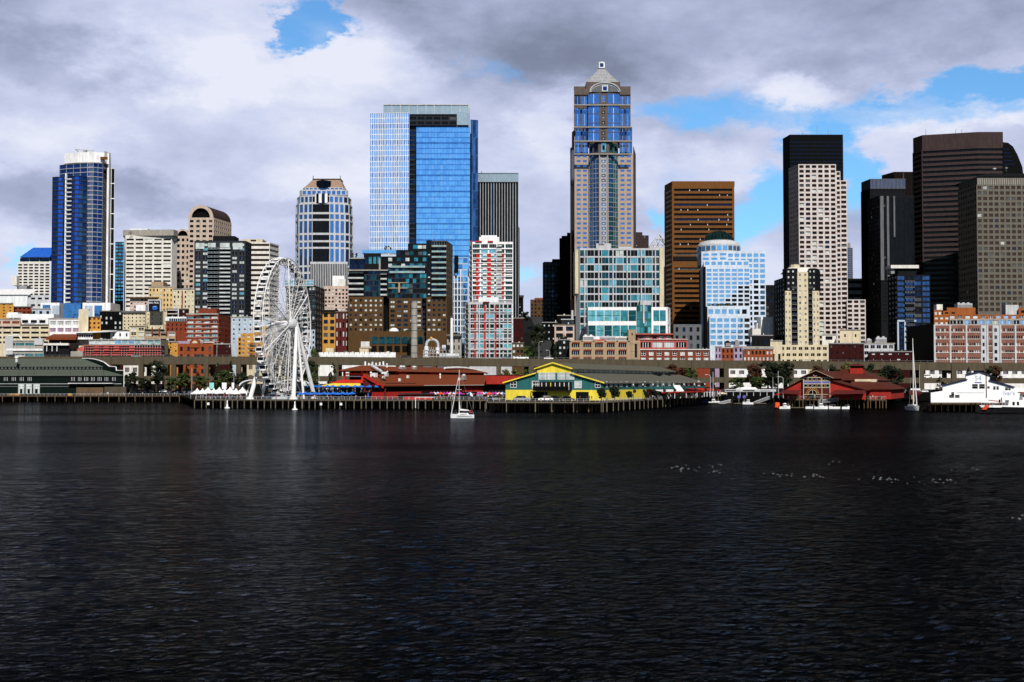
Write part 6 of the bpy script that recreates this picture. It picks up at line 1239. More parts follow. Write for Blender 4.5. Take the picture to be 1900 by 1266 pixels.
# ============================================================ SMALL THINGS
def tree_proto(name,kind,h,w,leaf,seed,n):
    q=random.Random(seed); r=bpy.data.objects.new(name,None); COL.objects.link(r)
    t=MB(); t.tube((0,0,-.5),(0,0,h*.55),w*.055,'bark',7,w*.025)
    cl=[]
    for i in range(7 if kind=='b' else 4):
        a=q.uniform(0,6.28); z=h*q.uniform(.3,.55); e=(math.cos(a)*w*.32,math.sin(a)*w*.32,z+h*q.uniform(.1,.25)); t.tube((0,0,z),e,w*.025,'bark',5,w*.01)
    t.build('trunk',r)
    c=MB()
    if kind=='b':
        for i in range(44):
            a=q.uniform(0,6.28); rr=math.sqrt(q.random())*w*.46; z=h*q.uniform(.28,.92); f=math.sin(math.pi*min(1,max(.12,(z/h-.18)/.85)))**.6; cl.append((math.cos(a)*rr*f,math.sin(a)*rr*f,z,w*q.uniform(.05,.15)))
    else:
        for i in range(34):
            z=h*(.1+.87*(i/34)); rr=w*.5*(1-(z/h))**.8*q.uniform(.3,1); a=q.uniform(0,6.28); cl.append((math.cos(a)*rr,math.sin(a)*rr,z,w*q.uniform(.06,.14)*(1.25-z/h)))
    k=0
    for i in range(n):
        x,y,z,s=cl[i%len(cl)]; d=Vector((q.gauss(0,1),q.gauss(0,1),q.gauss(0,.8))).normalized()*s*q.uniform(.6,1.15); p=Vector((x,y,z))+d
        nn=(d.normalized()+Vector((q.gauss(0,.5),q.gauss(0,.5),q.gauss(0,.5)))).normalized(); a=nn.orthogonal().normalized(); bb_=nn.cross(a); sz=q.uniform(.16,.36)*(1 if kind=='b' else .85)
        c.poly([p-a*sz,p+bb_*sz*.7,p+a*sz,p-bb_*sz*.7],leaf)
    c.build('crown',r); return r
def copy_thing(o,loc,rz=0,s=1,label=None,sz=None):
    c=o.copy(); COL.objects.link(c); c.location=loc; c.rotation_euler=(0,0,rz); c.scale=(s,s,s*(sz or 1))
    for ch in o.children:
        d=ch.copy(); COL.objects.link(d); d.parent=c
        for g in ch.children: e=g.copy(); COL.objects.link(e); e.parent=d
    if label: c['label']=label
    return c
protos={}
TREES=[ # px, Y, top py, width px, kind, leaf, label
 (243,655,690,24,'b','leaf_dark','dark rounded tree just right of the green grey shed'),(290,655,668,30,'b','leaf_dark','broad black green tree under the white fronted building, left'),
 (318,654,700,22,'b','leaf_mid','small leafy tree in front of the broad black green tree'),(338,653,692,24,'b','leaf_mid','bright green bushy tree left of the orange brick building base'),
 (346,657,676,20,'c','leaf_dark','dark pointed tree against the left side of the orange brick building'),(363,658,672,18,'c','leaf_dark','slim dark conifer in front of the orange brick building'),
 (375,653,697,22,'b','leaf_mid','low mid green tree in front of the orange brick building'),(404,657,672,22,'c','leaf_dark','tall dark conifer right of the orange brick building'),
 (415,653,686,26,'b','leaf_mid','mid green tree with ragged crown left of the ferris wheel'),(428,660,668,22,'c','leaf_dark','dark conifer half hidden behind the ragged green tree'),
 (447,656,690,24,'b','leaf_dark','dark tree behind the left ferris wheel leg'),(262,655,700,26,'b','leaf_dark','low dark tree at the base of the white fronted building'),
 (505,656,692,22,'b','leaf_yellow','yellow green tree seen through the lower wheel spokes'),(540,656,696,24,'b','leaf_yellow','second yellow green tree behind the wheel legs'),
 (572,656,668,26,'b','leaf_dark','dark tree right of the ferris wheel rim'),(581,653,694,22,'b','leaf_mid','green tree beside the right wheel leg'),(584,700,646,16,'b','leaf_mid','small tree above the viaduct right of the wheel'),
 (618,656,672,22,'c','leaf_dark','dark conifer behind the restaurant roof'),(937,655,684,18,'b','leaf_yellow','palm like yellow green shrub left under the viaduct near the yellow gable'),(957,655,684,22,'b','leaf_yellow','yellow green tree touching the yellow gable roof'),
 (975,720,640,24,'b','leaf_mid','street tree in the dark gap, left side'),(968,1250,574,26,'b','leaf_dark','big black tree at the top of the street gap'),(1000,900,600,26,'b','leaf_dark','dark tree halfway up the street gap'),(1042,740,620,26,'b','leaf_dark','dark street tree beside the tan brick block'),(990,760,632,20,'b','leaf_dark','dark street tree at the foot of the street gap'),
 (1268,662,680,28,'b','leaf_red','reddish tree behind the far end of the teal shed'),(1280,660,682,24,'b','leaf_mid','green tree at the far end of the teal shed'),(1245,662,674,30,'b','leaf_red','low reddish bush over the teal shed ridge'),
 (1368,655,700,28,'b','leaf_mid','mid green tree behind the white terminal canopy, left'),(1408,654,698,28,'b','leaf_mid','mid green tree behind the white terminal canopy, right'),(1425,660,668,30,'b','leaf_dark','tall black tree rising over the viaduct behind the terminal canopy'),
 (1443,659,672,28,'b','leaf_dark','large black tree beside the tall black tree'),(1460,660,670,30,'b','leaf_dark','broad black tree left of the red arched shed'),(1400,662,672,26,'b','leaf_red','rusty brown tree in front of the viaduct left of the black trees'),
 (1432,655,692,30,'b','leaf_dark','dark lower tree behind the flagpoles'),(1516,660,676,22,'b','leaf_red','dark reddish tree behind the red arched shed roof'),(1546,662,676,16,'b','leaf_dark','small dark tree left of the red roof tower'),
 (1590,661,674,22,'b','leaf_dark','dark round tree right of the red roof tower'),(1612,661,674,22,'b','leaf_dark','dark round tree beside the masts'),(1628,655,692,26,'b','leaf_mid','dim green tree beside the red shed end wall'),
 (1575,663,672,30,'b','leaf_yellow','yellowish tree behind the red roof tower'),(1662,655,680,30,'b','leaf_dark','black tree left of the moored sailboat mast'),(1647,657,676,24,'b','leaf_dark','black tree behind the flagpole near the red kiosk'),
 (1744,655,698,22,'c','leaf_dark','small dark conifer left of the white gabled shed'),(1797,655,680,18,'c','leaf_dark','dark conifer directly behind the white gable'),(1845,656,676,26,'b','leaf_red','brown leaved tree behind the black shed roof'),(1838,655,682,20,'b','leaf_dark','dark tree next to the brown leaved tree'),
]
for i,(px,Y,top,w,k,leaf,lab) in enumerate(TREES):
    z0=GZ(Y); h=ZA(top,Y)-z0; W_=w*Y/F*1.25; key=(k,leaf)
    if key not in protos: 
        protos[key]=tree_proto('conifer' if k=='c' else 'tree',k,10,6,leaf,i+5,2600 if k=='b' else 1800); o=protos[key]
    else: o=copy_thing(protos[key],(0,0,0))
    o.location=(XA(px,Y,720),Y,z0); s=W_/6; o.scale=(s,s,h/10); o.rotation_euler=(0,0,i*1.3)
    tagp(o,lab,'tree','trees along the waterfront and streets')
# ---------------- people
def person_proto(shirt,legs,hair,pose):
    v=[(0,0,.95),(0,0,1.2),(0,0,1.42),(0,0,1.52),(0,-.01,1.66)]; rad=[.15,.15,.17,.06,.105]; e=[(0,1),(1,2),(2,3),(3,4)]
    if pose==0: L1=[(-.1,0,.85),(-.11,-.02,.48),(-.12,0,.08),(-.12,-.12,.03)]; L2_=[(.1,0,.85),(.11,-.02,.48),(.12,0,.08),(.12,-.12,.03)]; A1=[(-.22,0,1.4),(-.27,.02,1.12),(-.26,-.05,.86)]; A2=[(.22,0,1.4),(.27,.02,1.12),(.26,-.05,.86)]
    elif pose==1: L1=[(-.1,0,.85),(-.11,-.18,.5),(-.12,-.3,.1),(-.12,-.42,.05)]; L2_=[(.1,0,.85),(.11,.08,.48),(.12,.3,.14),(.12,.2,.05)]; A1=[(-.22,0,1.4),(-.27,.15,1.15),(-.27,.2,.92)]; A2=[(.22,0,1.4),(.27,-.15,1.15),(.26,-.3,.98)]
    else: L1=[(-.1,0,.85),(-.11,0,.48),(-.12,0,.08),(-.12,-.12,.03)]; L2_=[(.1,0,.85),(.11,0,.48),(.12,0,.08),(.12,-.12,.03)]; A1=[(-.22,0,1.4),(-.28,-.1,1.15),(-.15,-.38,1.1)]; A2=[(.22,0,1.4),(.28,-.1,1.15),(.15,-.38,1.1)]
    for ch,rs,root in ((L1,(.1,.075,.055,.045),0),(L2_,(.1,.075,.055,.045),0),(A1,(.065,.045,.035),2),(A2,(.065,.045,.035),2)):
        p=root
        for c,r in zip(ch,rs): v.append(c); rad.append(r); e.append((p,len(v)-1)); p=len(v)-1
    me=bpy.data.meshes.new('tmp'); me.from_pydata(v,e,[]); o=bpy.data.objects.new('tmp',me); COL.objects.link(o)
    md=o.modifiers.new('s','SKIN'); 
    for i,r in enumerate(rad): me.skin_vertices[0].data[i].radius=(r,r*.8); 
    me.skin_vertices[0].data[0].use_root=True
    sd_=o.modifiers.new('u','SUBSURF'); sd_.levels=1; sd_.render_levels=1
    bpy.context.view_layer.update(); m2=bpy.data.meshes.new_from_object(o.evaluated_get(bpy.context.evaluated_depsgraph_get())); bpy.data.objects.remove(o)
    m2.name='person'; m2.materials.clear()
    for nm in ('skin',shirt,legs): m2.materials.append(MT[nm])
    for p in m2.polygons:
        z=p.center.z; x=abs(p.center.x); p.material_index=0 if (z>1.5 or (x>.2 and z<1.1 and z>.8)) else (1 if z>.93 else 2); p.use_smooth=True
    r=bpy.data.objects.new('person',m2); COL.objects.link(r)
    h=MB(); h.lathe([(.115,1.66),(.12,1.72),(.09,1.79),(.02,1.81)],0,.01,hair,8); h.build('hair',r); return r
PP=[('red top','redpaint','jeans','black',0),('white shirt','white','jeans','bark',1),('dark jacket','charcoal','charcoal','black',2),('pale blue shirt','paleblue','khaki','bark',0),('black top','black','jeans','black',1),('white top','offwhite','charcoal','ochre',2),('purple top','lilac','jeans','bark',0),('blue jacket','navy','khaki','black',1)]
PR=[person_proto(*p[1:]) for p in PP]; usedp=[False]*8
def person(px,Y,z,where,q,k=None):
    k=q.randrange(8) if k is None else k
    if not usedp[k]: o=PR[k]; usedp[k]=True
    else: o=copy_thing(PR[k],(0,0,0))
    o.location=(XA(px,Y,735),Y,z); o.rotation_euler=(0,0,q.uniform(0,6.28)); s=q.uniform(.93,1.05); o.scale=(s,s,s)
    tagp(o,'distant person in %s %s'%(PP[k][0],where),'person','people '+where)
q=random.Random(21)
def crowd(n,x0,x1,Y0,Y1,z,where):
    for i in range(n): person(q.uniform(x0,x1),q.uniform(Y0,Y1),z,where,q)
crowd(44,372,560,468,480,DZ,'on the wheel pier deck'); crowd(22,560,700,461,468,DZ,'below the blue umbrellas')
# upper restaurant terrace (follows rotated floor)
for i in range(34):
    x,y=q.uniform(-3,23),q.uniform(-1.2,4); p=L2W(RB,x,y); o_z=p[2]+z8(727.5)
    k=q.choice([1,1,5,5,3,2,4]); 
    o=PR[k] if not usedp[k] else copy_thing(PR[k],(0,0,0)); usedp[k]=True; o.location=(p[0],p[1],o_z); o.rotation_euler=(0,0,q.uniform(0,6.28)); tagp(o,'distant person in %s on the restaurant upper terrace'%PP[k][0],'person','people on the restaurant upper terrace')
crowd(14,120,360,620,626,2.9,'on the far left pier apron'); crowd(40,800,935,456,500,DZ,'under the coloured umbrellas'); crowd(9,970,1100,408,440,DZ,'among the cars by the yellow gable')
for i in range(34):
    p=L2W(YB,Wd+q.uniform(5,13),q.uniform(20,150)); k=q.randrange(8); o=copy_thing(PR[k],(0,0,0)) if usedp[k] else PR[k]; usedp[k]=True; o.location=(p[0],p[1],DZ); o.rotation_euler=(0,0,q.uniform(0,6.28)); tagp(o,'distant person in %s on the promenade beside the teal wall'%PP[k][0],'person','people on the promenade beside the teal wall')
crowd(26,1330,1460,654,662,4.02,'on the quay behind the floating docks'); crowd(16,1480,1640,464,469,DZ,'in front of the red arched shed'); crowd(14,1644,1720,654,662,4.02,'on the quay left of the white gabled shed')
# ---------------- umbrellas and tents
def umb(label,mat,loc,r=1.5,h=2.5,group=None,mat2=None,n=8):
    b=Bld('parasol',label,'umbrella',loc=loc,group=group); b.part('pole').tube((0,0,0),(0,0,h+.3),.05,'offwhite',5)
    m=b.part('canopy'); 
    for i in range(n):
        a0,a1=2*math.pi*i/n,2*math.pi*(i+1)/n; m.raw([(r*math.cos(a0),r*math.sin(a0),h-.45),(r*math.cos(a1),r*math.sin(a1),h-.45),(0,0,h+.25),(r*math.cos(a0),r*math.sin(a0),h-.65),(r*math.cos(a1),r*math.sin(a1),h-.65)],[(0,1,2),(3,4,1,0)],mat if not mat2 or i%2 else mat2)
    b.finish(); return b
def umbs(pts,label,mats,group,r=1.5,h=2.5):
    base={}
    for i,p in enumerate(pts):
        mt=mats[i%len(mats)]; lb,ma,mb_=mt
        if ma+lb not in base: base[ma+lb]=umb(lb,ma,p,r,h,group,mb_).o
        else: copy_thing(base[ma+lb],p,i*.4)
bl=[('bright blue parasol in the lower row below the restaurant terrace','awningblue',None)]
umbs([(XA(558+i*8.6,466,732),466+(i%2),DZ-.1+ (0.2 if i%2 else 0)) for i in range(12)],None,bl,'lower row of blue parasols')
umbs([(L2W(RB,-7+i*3.1,-1.0+(i%2))[0],L2W(RB,-7+i*3.1,-1.0+(i%2))[1],DZ+z8(727.5)) for i in range(11)],None,[('blue parasol on the restaurant upper terrace','awningblue',None)],'upper row of blue parasols')
cm=[('pink and violet parasol in the row beside the red shed','magenta','purple'),('red and white parasol in the row beside the red shed','redpaint','white'),('blue and white parasol in the row beside the red shed','awningblue','white'),('orange red parasol in the row beside the red shed','stripe',None),('plain purple parasol in the row beside the red shed','purple',None)]
umbs([(XA(800+i*6.0,468+(i%3)*3,732),468+(i%3)*3,DZ) for i in range(23)],None,cm,'coloured parasols along the red shed',r=1.25)
umbs([(XA(px,470,732),470,DZ-.3) for px in (1446,1463)],None,[('red parasol beside the red arched shed','redpaint',None)],'red parasols by the red arched shed',r=1.7)
def tent(label,px,Y,w,h,group,z=DZ):
    b=Bld('tent',label,'tent',loc=(XA(px,Y,735),Y,z),group=group); m=b.part('canopy'); hw=w/2
    m.prism([(-hw,-hw),(hw,-hw),(hw,hw),(-hw,hw)],h-.35,h,'white'); 
    pr=[(hw,h),(hw*.55,h+.5),(hw*.2,h+1.2),(.05,h+1.9)]
    for (r0,z0),(r1,z1) in zip(pr,pr[1:]): m.prism([(-r0,-r0),(r0,-r0),(r0,r0),(-r0,r0)],z0,z1,'white',[(-r1,-r1),(r1,-r1),(r1,r1),(-r1,r1)])
    for x in(-1,1):
        for y in(-1,1): b.part('pole').box(x*(hw-.1)-.05,x*(hw-.1)+.05,y*(hw-.1)-.05,y*(hw-.1)+.05,0,h,'steel')
    b.finish(); return b
tb=tent('white peaked tent in the row left of the ferris wheel',366,480,4.2,2.2,'white peaked tents left of the wheel')
for i,px in enumerate((376,386,397,407,417,427,438,450)): copy_thing(tb.o,(XA(px,478+(i%3)*3,735),478+(i%3)*3,DZ),0,1+.12*(i%2))
# glass canopies by the wheel
def canopy(label,px0,px1,Y):
    b=Bld('glass_canopy',label,'canopy',loc=(XA((px0+px1)/2,Y,735),Y,DZ)); w=(XA(px1,Y)-XA(px0,Y))/2; z0=ZA(716,Y)-DZ; hh=ZA(705,Y)-DZ-z0
    m=b.part('glass_vault'); n_=12
    pt=lambda i,y:(w*-math.cos(math.pi*i/n_)*1.0,y,z0+hh*math.sin(math.pi*i/n_))
    for i in range(n_): m.poly([pt(i,-3),pt(i+1,-3),pt(i+1,9),pt(i,9)],'g_aqua'); m.poly([pt(i,-3.01),pt(i+1,-3.01),(pt(i+1,0)[0]*.96,-3.01,pt(i+1,0)[2]-.25),(pt(i,0)[0]*.96,-3.01,pt(i,0)[2]-.25)],'foam')
    m=b.part('frame'); 
    for y in(-3,0,3,6,9): m.path([pt(i,y) for i in range(n_+1)],.14,'white',5)
    for i in (1,3,5,7,9,11): m.tube(pt(i,-3),pt(i,9),.08,'white',4)
    for sx in (-.62,.62):
        c=b.part('branching_column'); c.tube((w*sx,1,0),(w*sx,1,2.0),.28,'white',8); c.tube((w*sx,1,1.8),(w*(sx-.28),1,z0+hh*.35),.2,'white',6); c.tube((w*sx,1,1.8),(w*(sx+.28),1,z0+hh*.4),.2,'white',6)
    b.finish()
canopy('glass vaulted canopy on white branching columns, left of the wheel legs',447,497,484); canopy('glass vaulted canopy on white branching columns, between the right wheel legs',513,569,486)
t=thing1('ticket_booth','small white boarding booth at the foot of the ferris wheel','booth',atpx(511,470)); t.part('body').box(-2.8,2.8,0,4,0,1.9,'steel'); t.part('roof').box(-3,3,-.2,4.2,1.9,2.1,'white'); t.part('window').box(-2,2,-.06,0,.9,1.6,'g_navy'); t.finish()
for px,mt,lb in ((392.5,'aqua','turquoise banner above the white tents'),(416,'white','white banner above the white tents'),(432,'white','white lantern sign beside the glass canopy')):
    t=thing1('banner',lb,'banner',atpx(px,486)); t.part('pole').tube((0,0,0),(0,0,6.3),.06,'grey',5); t.part('cloth').box(-.9 if px<430 else -.5,.9 if px<430 else .5,-.05,.05,3.8,6.2,mt); t.finish()
# ---------------- lamp posts, flagpoles
LP=None
def lamp(px,Y,top,label,z=4.0,arm=1):
    h=ZA(top,Y)-z; b=Bld('street_lamp',label,'street lamp',loc=(XA(px,Y,700),Y,z),group='street lamps and poles on the waterfront'); b.part('pole').tube((0,0,0),(0,0,h),.14,'palegrey',6,.09)
    if arm: b.part('arm').path([(0,0,h),(-.5*arm,0,h+.5),(-1.6*arm,0,h+.6)],.08,'palegrey',5); b.part('lamp_head').box(-2.2*arm if arm>0 else -1.5*arm,-1.5*arm if arm>0 else -2.2*arm,-.15,.15,h+.5,h+.7,'foam')
    else: b.part('finial').lathe([(.05,h),(.16,h+.15),(.02,h+.35)],0,0,'palegrey',6)
    b.finish()
for px,Y,top,lb,arm in ((1318,520,698,'grey street lamp beside the far end of the teal shed',1),(1453,500,702,'pale curved street lamp left of the red arched shed',1),(1444,500,690,'plain flagpole left of the curved street lamp',0),(1706,640,678,'flagpole left of the moored sailboat',0),(1323,515,692,'rust brown striped mast beside the lamp by the teal shed',0),(1434,500,702,'short white mast on the terminal canopy',0),(356,645,684,'pale pole between the trees in front of the orange brick building',0),(434,640,694,'street lamp with white head left of the wheel',1),(592,630,678,'pale pole beside the dark conifer right of the wheel',0),(1000,690,636,'tall street lamp standing on the street gap corner',-1),(1020,700,652,'shorter street lamp in the street gap',1),(402,690,636,'pole in front of the red brick apartment block',0)):
    lamp(px,Y,top,lb,DZ if Y<600 else 4.0,arm)
for i,y in enumerate((2,14,27,41,56,72,89,107,126)):
    p=L2W(YB,Wd+10.5,y); b=Bld('street_lamp','slim dark promenade lamp with hanging basket along the teal side wall','street lamp',loc=(p[0],p[1],DZ),group='promenade lamps with hanging baskets') if i==0 else None
    if b: b.part('pole').tube((0,0,0),(0,0,5.4),.09,'charcoal',6); b.part('lamp_head').lathe([(.05,5.9),(.3,5.7),(.25,5.3),(.05,5.2)],0,0,'foam',8); m=b.part('hanging_basket'); m.lathe([(.05,2.6),(.55,3.0),(.6,3.4),(.3,3.8),(.05,3.9)],.5,0,'leaf_dark',8); b.part('arm').tube((0,0,4.2),(.5,0,3.9),.04,'charcoal',4); b.finish(); LPp=b.o
    else: copy_thing(LPp,(p[0],p[1],DZ))
for px,Y in ((1480,466),(1500,466),(1545,465),(1580,464),(1610,463),(1632,463)):
    if px==1480:
        b=Bld('planter','low dark planter tub with shrub on the pier before the red arched shed','planter',loc=atpx(px,Y),group='planters on the red shed pier'); b.part('tub').cyl(0,0,0,.7,.55,'wood',.7,10); m=b.part('shrub'); [m.lathe([(.05,.6),(.35,.9),(.05,1.4)],math.cos(k)*.3,math.sin(k)*.3,'leaf_mid' if k%2 else 'leaf_dark',6) for k in range(5)]; b.finish(); PLo=b.o
    else: copy_thing(PLo,atpx(px,Y))
# ---------------- vehicles
def car_proto(name,paint,pick=False):
    r=bpy.data.objects.new(name,None); COL.objects.link(r); Lh=2.3 if not pick else 2.8
    m=MB(); 
    prof=[(-Lh,.35),(Lh,.35),(Lh,.75),(Lh-.15,.85),(Lh-1.1,.95),(Lh-1.2,.98),(-Lh+.1,.98),(-Lh,.8)]
    def ext(prof,hw,mat,hw2=None):
        hw2=hw if hw2 is None else hw2; k=len(prof); vs=[(x,-hw,z) for x,z in prof]+[(x,hw,z) for x,z in prof]; m.raw(vs,[tuple(range(k)),tuple(reversed(range(k,2*k)))]+[(i,k+i,k+(i+1)%k,(i+1)%k) for i in range(k)],mat)
    ext(prof,.9,paint); m.build('body',r)
    m=MB(); c=[(.0 if pick else -1.9,.98),(1.35,.98),(.75,1.5),(.2 if pick else -1.2,1.5)]; ext([(x-.05 if pick else x,z) for x,z in c],.78,'g_dark'); m.build('windows',r)
    m=MB(); m.box(.15 if pick else -1.25,.8,-.76,.76,1.5,1.56,paint); [m.box(x-.04,x+.04,-.79,.79,.98,1.5,paint) for x in (.2,)]; m.build('cabin_roof',r)
    for x in(-Lh+.85,Lh-.85):
        for y in(-.92,.72): 
            m=MB(); m.tube((x,y,.34),(x,y+.2,.34),.34,'rubber',12); w=m.build('wheel',r); m=MB(); m.tube((x,y-.01,.34),(x,y+.21,.34),.18,'silver',8); m.build('rim',w)
    for y in(-.75,.5): m=MB(); m.box(Lh-.02,Lh+.03,y,y+.25,.6,.75,'foam'); m.build('headlight',r)
    return r
CARP={k:car_proto('pickup_truck' if k=='pick' else 'parked_car',p,k=='pick') for k,p in dict(pick='paint_white',white='paint_white',dark='carpaint_dark',silver='carpaint_silver').items()}; uc=set()
def car(kind,px,Y,z,label,rz=0,s=1.1):
    o=CARP[kind] if kind not in uc else copy_thing(CARP[kind],(0,0,0)); uc.add(kind); o.location=(XA(px,Y,660),Y,z); o.rotation_euler=(0,0,rz); o.scale=(s,s,s); tagp(o,label,'pickup truck' if kind=='pick' else 'car','cars')
vz=lambda px:4+ZA(667+9*max(-.4,XA(px,668)/290),668)-4
car('pick',967,672,vz(967),'white pickup truck driving on the upper viaduct deck',math.pi,1.45); car('white',1018,672,vz(1018),'white car on the upper viaduct deck right of the pickup'); car('silver',940,673,vz(940),'silver grey car on the viaduct below the red condo'); car('dark',752,672,vz(752),'dark car on the viaduct right of the long white building'); car('dark',314,672,vz(314),'dark car on the viaduct left of the orange brick building'); car('dark',372,672,vz(372),'dark car on the viaduct in front of the orange brick building'); car('silver',253,673,vz(253),'silver car on the viaduct below the coral railings'); car('dark',1590,673,vz(1590),'dark car on the viaduct above the red hipped roof')
car('white',1721,671,ZA(699+3*max(-.4,XA(1721,668)/290),668),'white car on the lower viaduct deck above the moored boat'); car('silver',968,420,DZ,'silver car parked left in front of the yellow gable',.1,1.2); car('white',1012,424,DZ,'white car parked below the shed balcony',math.pi); car('dark',1030,426,DZ,'black car parked right of the white car',0); car('dark',1052,422,DZ,'black car parked in front of the right garage door',.2); car('silver',922,430,DZ,'silver car parked at the corner between red shed and yellow gable',1.3)
for i,(k_,px_) in enumerate((('dark',236),('silver',262),('dark',281),('white',306),('dark',330),('silver',352),('dark',384),('dark',610),('silver',640),('dark',1335),('white',1352),('dark',1372),('silver',1392),('dark',1415),('dark',1436),('silver',1652),('dark',1668),('dark',1688),('white',1712),('dark',1735))):
    car(k_,px_,660.5,4.02,'%s car parked along the quay road in front of the viaduct columns'%{'dark':'dark','silver':'silver','white':'white'}[k_],0 if i%2 else math.pi,1.1)
car('white',38,673,vz(38),'white car on the viaduct above the far left shed'); car('dark',24,673,vz(24),'dark car beside the roof vent on the far left viaduct')
# ---------------- boats
def hull(m,L_,Wb,z0,z1,mat,n=10,sheer=.3,stern=.75,band=None):
    sec=[]
    for i in range(n+1):
        t=i/n; w=Wb/2*min(1,math.sin(math.pi*min(1,(1-t)*.62+.0))*1.05) if t>0 else Wb/2*stern; w=Wb/2*(stern+(1-stern)*math.sin(math.pi*min(.5,t)) if t<.5 else math.cos(math.pi*(t-.5))**.75 if t<1 else .02)
        x=-L_/2+L_*t; zt2=z1+sheer*t*t; sec.append([(x,0,z0+(.25 if t>.85 else 0)),(x,w*.75,z0+.15),(x,w,zt2),(x,-w,zt2),(x,-w*.75,z0+.15)])
    for a,c in zip(sec,sec[1:]):
        for j in range(5): m.poly([a[j],a[(j+1)%5],c[(j+1)%5],c[j]],mat)
    m.poly(sec[0],mat); return sec
b=Bld('sailboat','white sailboat with furled sail motoring in open water off the piers','sailboat',loc=(XA(858,338,776),338,0),rot=math.pi)
m=b.part('hull'); hull(m,6.4,2.2,-.3,.95,'paint_white',sheer=.25); m=b.part('stripe'); 
for s_ in(-1,1): m.box(-2.8,1.4,s_*1.12-.01,s_*1.12+.01,.55,.65,'navy')
m=b.part('cabin'); m.prism([(-1.8,-.7),(1.5,-.5),(1.5,.5),(-1.8,.7)],.95,1.4,'paint_white',[(-1.5,-.55),(1.0,-.4),(1.0,.4),(-1.5,.55)]); m=b.part('cabin_window'); m.box(-1.2,.6,-.66,-.6,1.05,1.22,'g_dark'); m.box(-1.2,.6,.6,.66,1.05,1.22,'g_dark')
m=b.part('mast'); m.tube((.9,0,1),(.9,0,13.2),.1,'white',8,.06); m=b.part('spreader'); m.tube((.9,-.9,6.6),(.9,.9,6.6),.04,'white',4); m.tube((1.6,0,7.8),(.2,0,7.8),.06,'white',4)
m=b.part('furled_jib'); m.tube((3.0,0,1.2),(1.1,0,11.2),.11,'white',6,.05); m=b.part('boom'); m.tube((.8,0,2.1),(-1.9,0,2.0),.08,'white',6); m=b.part('furled_mainsail'); m.tube((.7,0,2.35),(-1.7,0,2.15),.2,'white',8,.12); m.tube((.75,0,2.4),(.82,0,4.6),.22,'white',6,.05)
m=b.part('stay'); m.tube((-3,0,1),(.9,0,13),.02,'grey',3); m.tube((.9,-1,1),(.9,0,10),.02,'grey',3); m.tube((.9,1,1),(.9,0,10),.02,'grey',3)
m=b.part('pulpit_rail')
for x in(-2.9,-1.5,0,1.5,2.7):
    for s_ in(-1,1): m.tube((x,s_*.8,.95),(x,s_*.8,1.5),.02,'steel',4)
m=b.part('spray_hood'); m.lathe([(.6,1.35),(.5,1.7),(.1,1.85)],-1.0,0,'navy',8); b.finish()
for (dx,k,wh) in ((-2.2,0,'at the stern of the sailboat'),(1.8,4,'on the foredeck of the sailboat')):
    o=copy_thing(PR[k],(XA(858,338,776)-dx,338,.55)); tagp(o,'person in %s %s'%(PP[k][0],wh),'person')
b=Bld('sailboat','moored sailboat seen bow on with very tall mast, right','sailboat',loc=(XA(1694,430,760),430,0),rot=-R(90))
m=b.part('hull'); hull(m,11,3.2,-.3,1.3,'paint_white',sheer=.4); m=b.part('cabin'); m.prism([(-2.5,-1),(2.5,-.7),(2.5,.7),(-2.5,1)],1.3,2.0,'paint_white'); m=b.part('cabin_window'); m.box(2.5,2.55,-.6,-.1,1.4,1.8,'g_dark'); m.box(2.5,2.55,.1,.6,1.4,1.8,'g_dark')
m=b.part('mast'); m.tube((.5,0,1.5),(.5,0,ZA(628,430)),.16,'offwhite',8,.1); m=b.part('furled_jib'); m.tube((5,-.3,1.8),(.8,-.1,23),.14,'white',6,.08); m=b.part('furled_mainsail'); m.tube((.3,.25,3),(.4,.15,21),.2,'pinkbeige',6,.1); m=b.part('stay'); m.tube((.5,1.5,1.3),(.5,0,20),.03,'grey',3); m.tube((.5,-1.5,1.3),(.5,0,20),.03,'grey',3); b.finish()
def mboat(px,Y,L_,label,rot=0,wh='a',hm='paint_white'):
    b=Bld('motorboat',label,'motorboat',loc=(XA(px,Y,757),Y,0),rot=rot); m=b.part('hull'); hull(m,L_,L_*.33,-.2,.85,hm,sheer=.35)
    if wh=='a': b.part('cabin').prism([(-L_*.15,-.9),(L_*.2,-.8),(L_*.2,.8),(-L_*.15,.9)],.85,2.1,'paint_white',[(-L_*.13,-.75),(L_*.1,-.65),(L_*.1,.65),(-L_*.13,.75)]); b.part('cabin_window').prism([(-L_*.13,-.93),(L_*.19,-.8),(L_*.19,.8),(-L_*.13,.93)],1.35,1.75,'g_dark')
    else: b.part('windscreen').prism([(L_*.05,-.7),(L_*.15,-.6),(L_*.15,.6),(L_*.05,.7)],.85,1.4,'g_navy')
    b.part('rail').path([(L_*.45,0,1.7),(L_*.2,-.9,1.5),(-L_*.2,-1,1.4)],.03,'steel',4); b.part('outboard').box(-L_*.55,-L_*.48,-.25,.25,.2,1.2,'charcoal'); b.finish()
mboat(1523,448,5,'white cabin cruiser moored in front of the red arched shed'); mboat(1503,452,3.4,'small open white boat left of the white cabin cruiser',0,'b'); mboat(1548,450,4,'low white boat right of the cabin cruiser',math.pi,'b'); mboat(1569,448,2.8,'small white tender at the end of the boat row',0,'b'); mboat(1456,452,4,'white box cabined boat beside the orange float',0,'a'); mboat(1324,560,5.5,'white cabin boat at the left end of the floating docks',0,'a'); mboat(1388,540,4.6,'small white cabin boat at the middle float',math.pi,'a'); mboat(1305,575,4.0,'little boat with blue cover below the promenade end',0,'b','bluepaint')
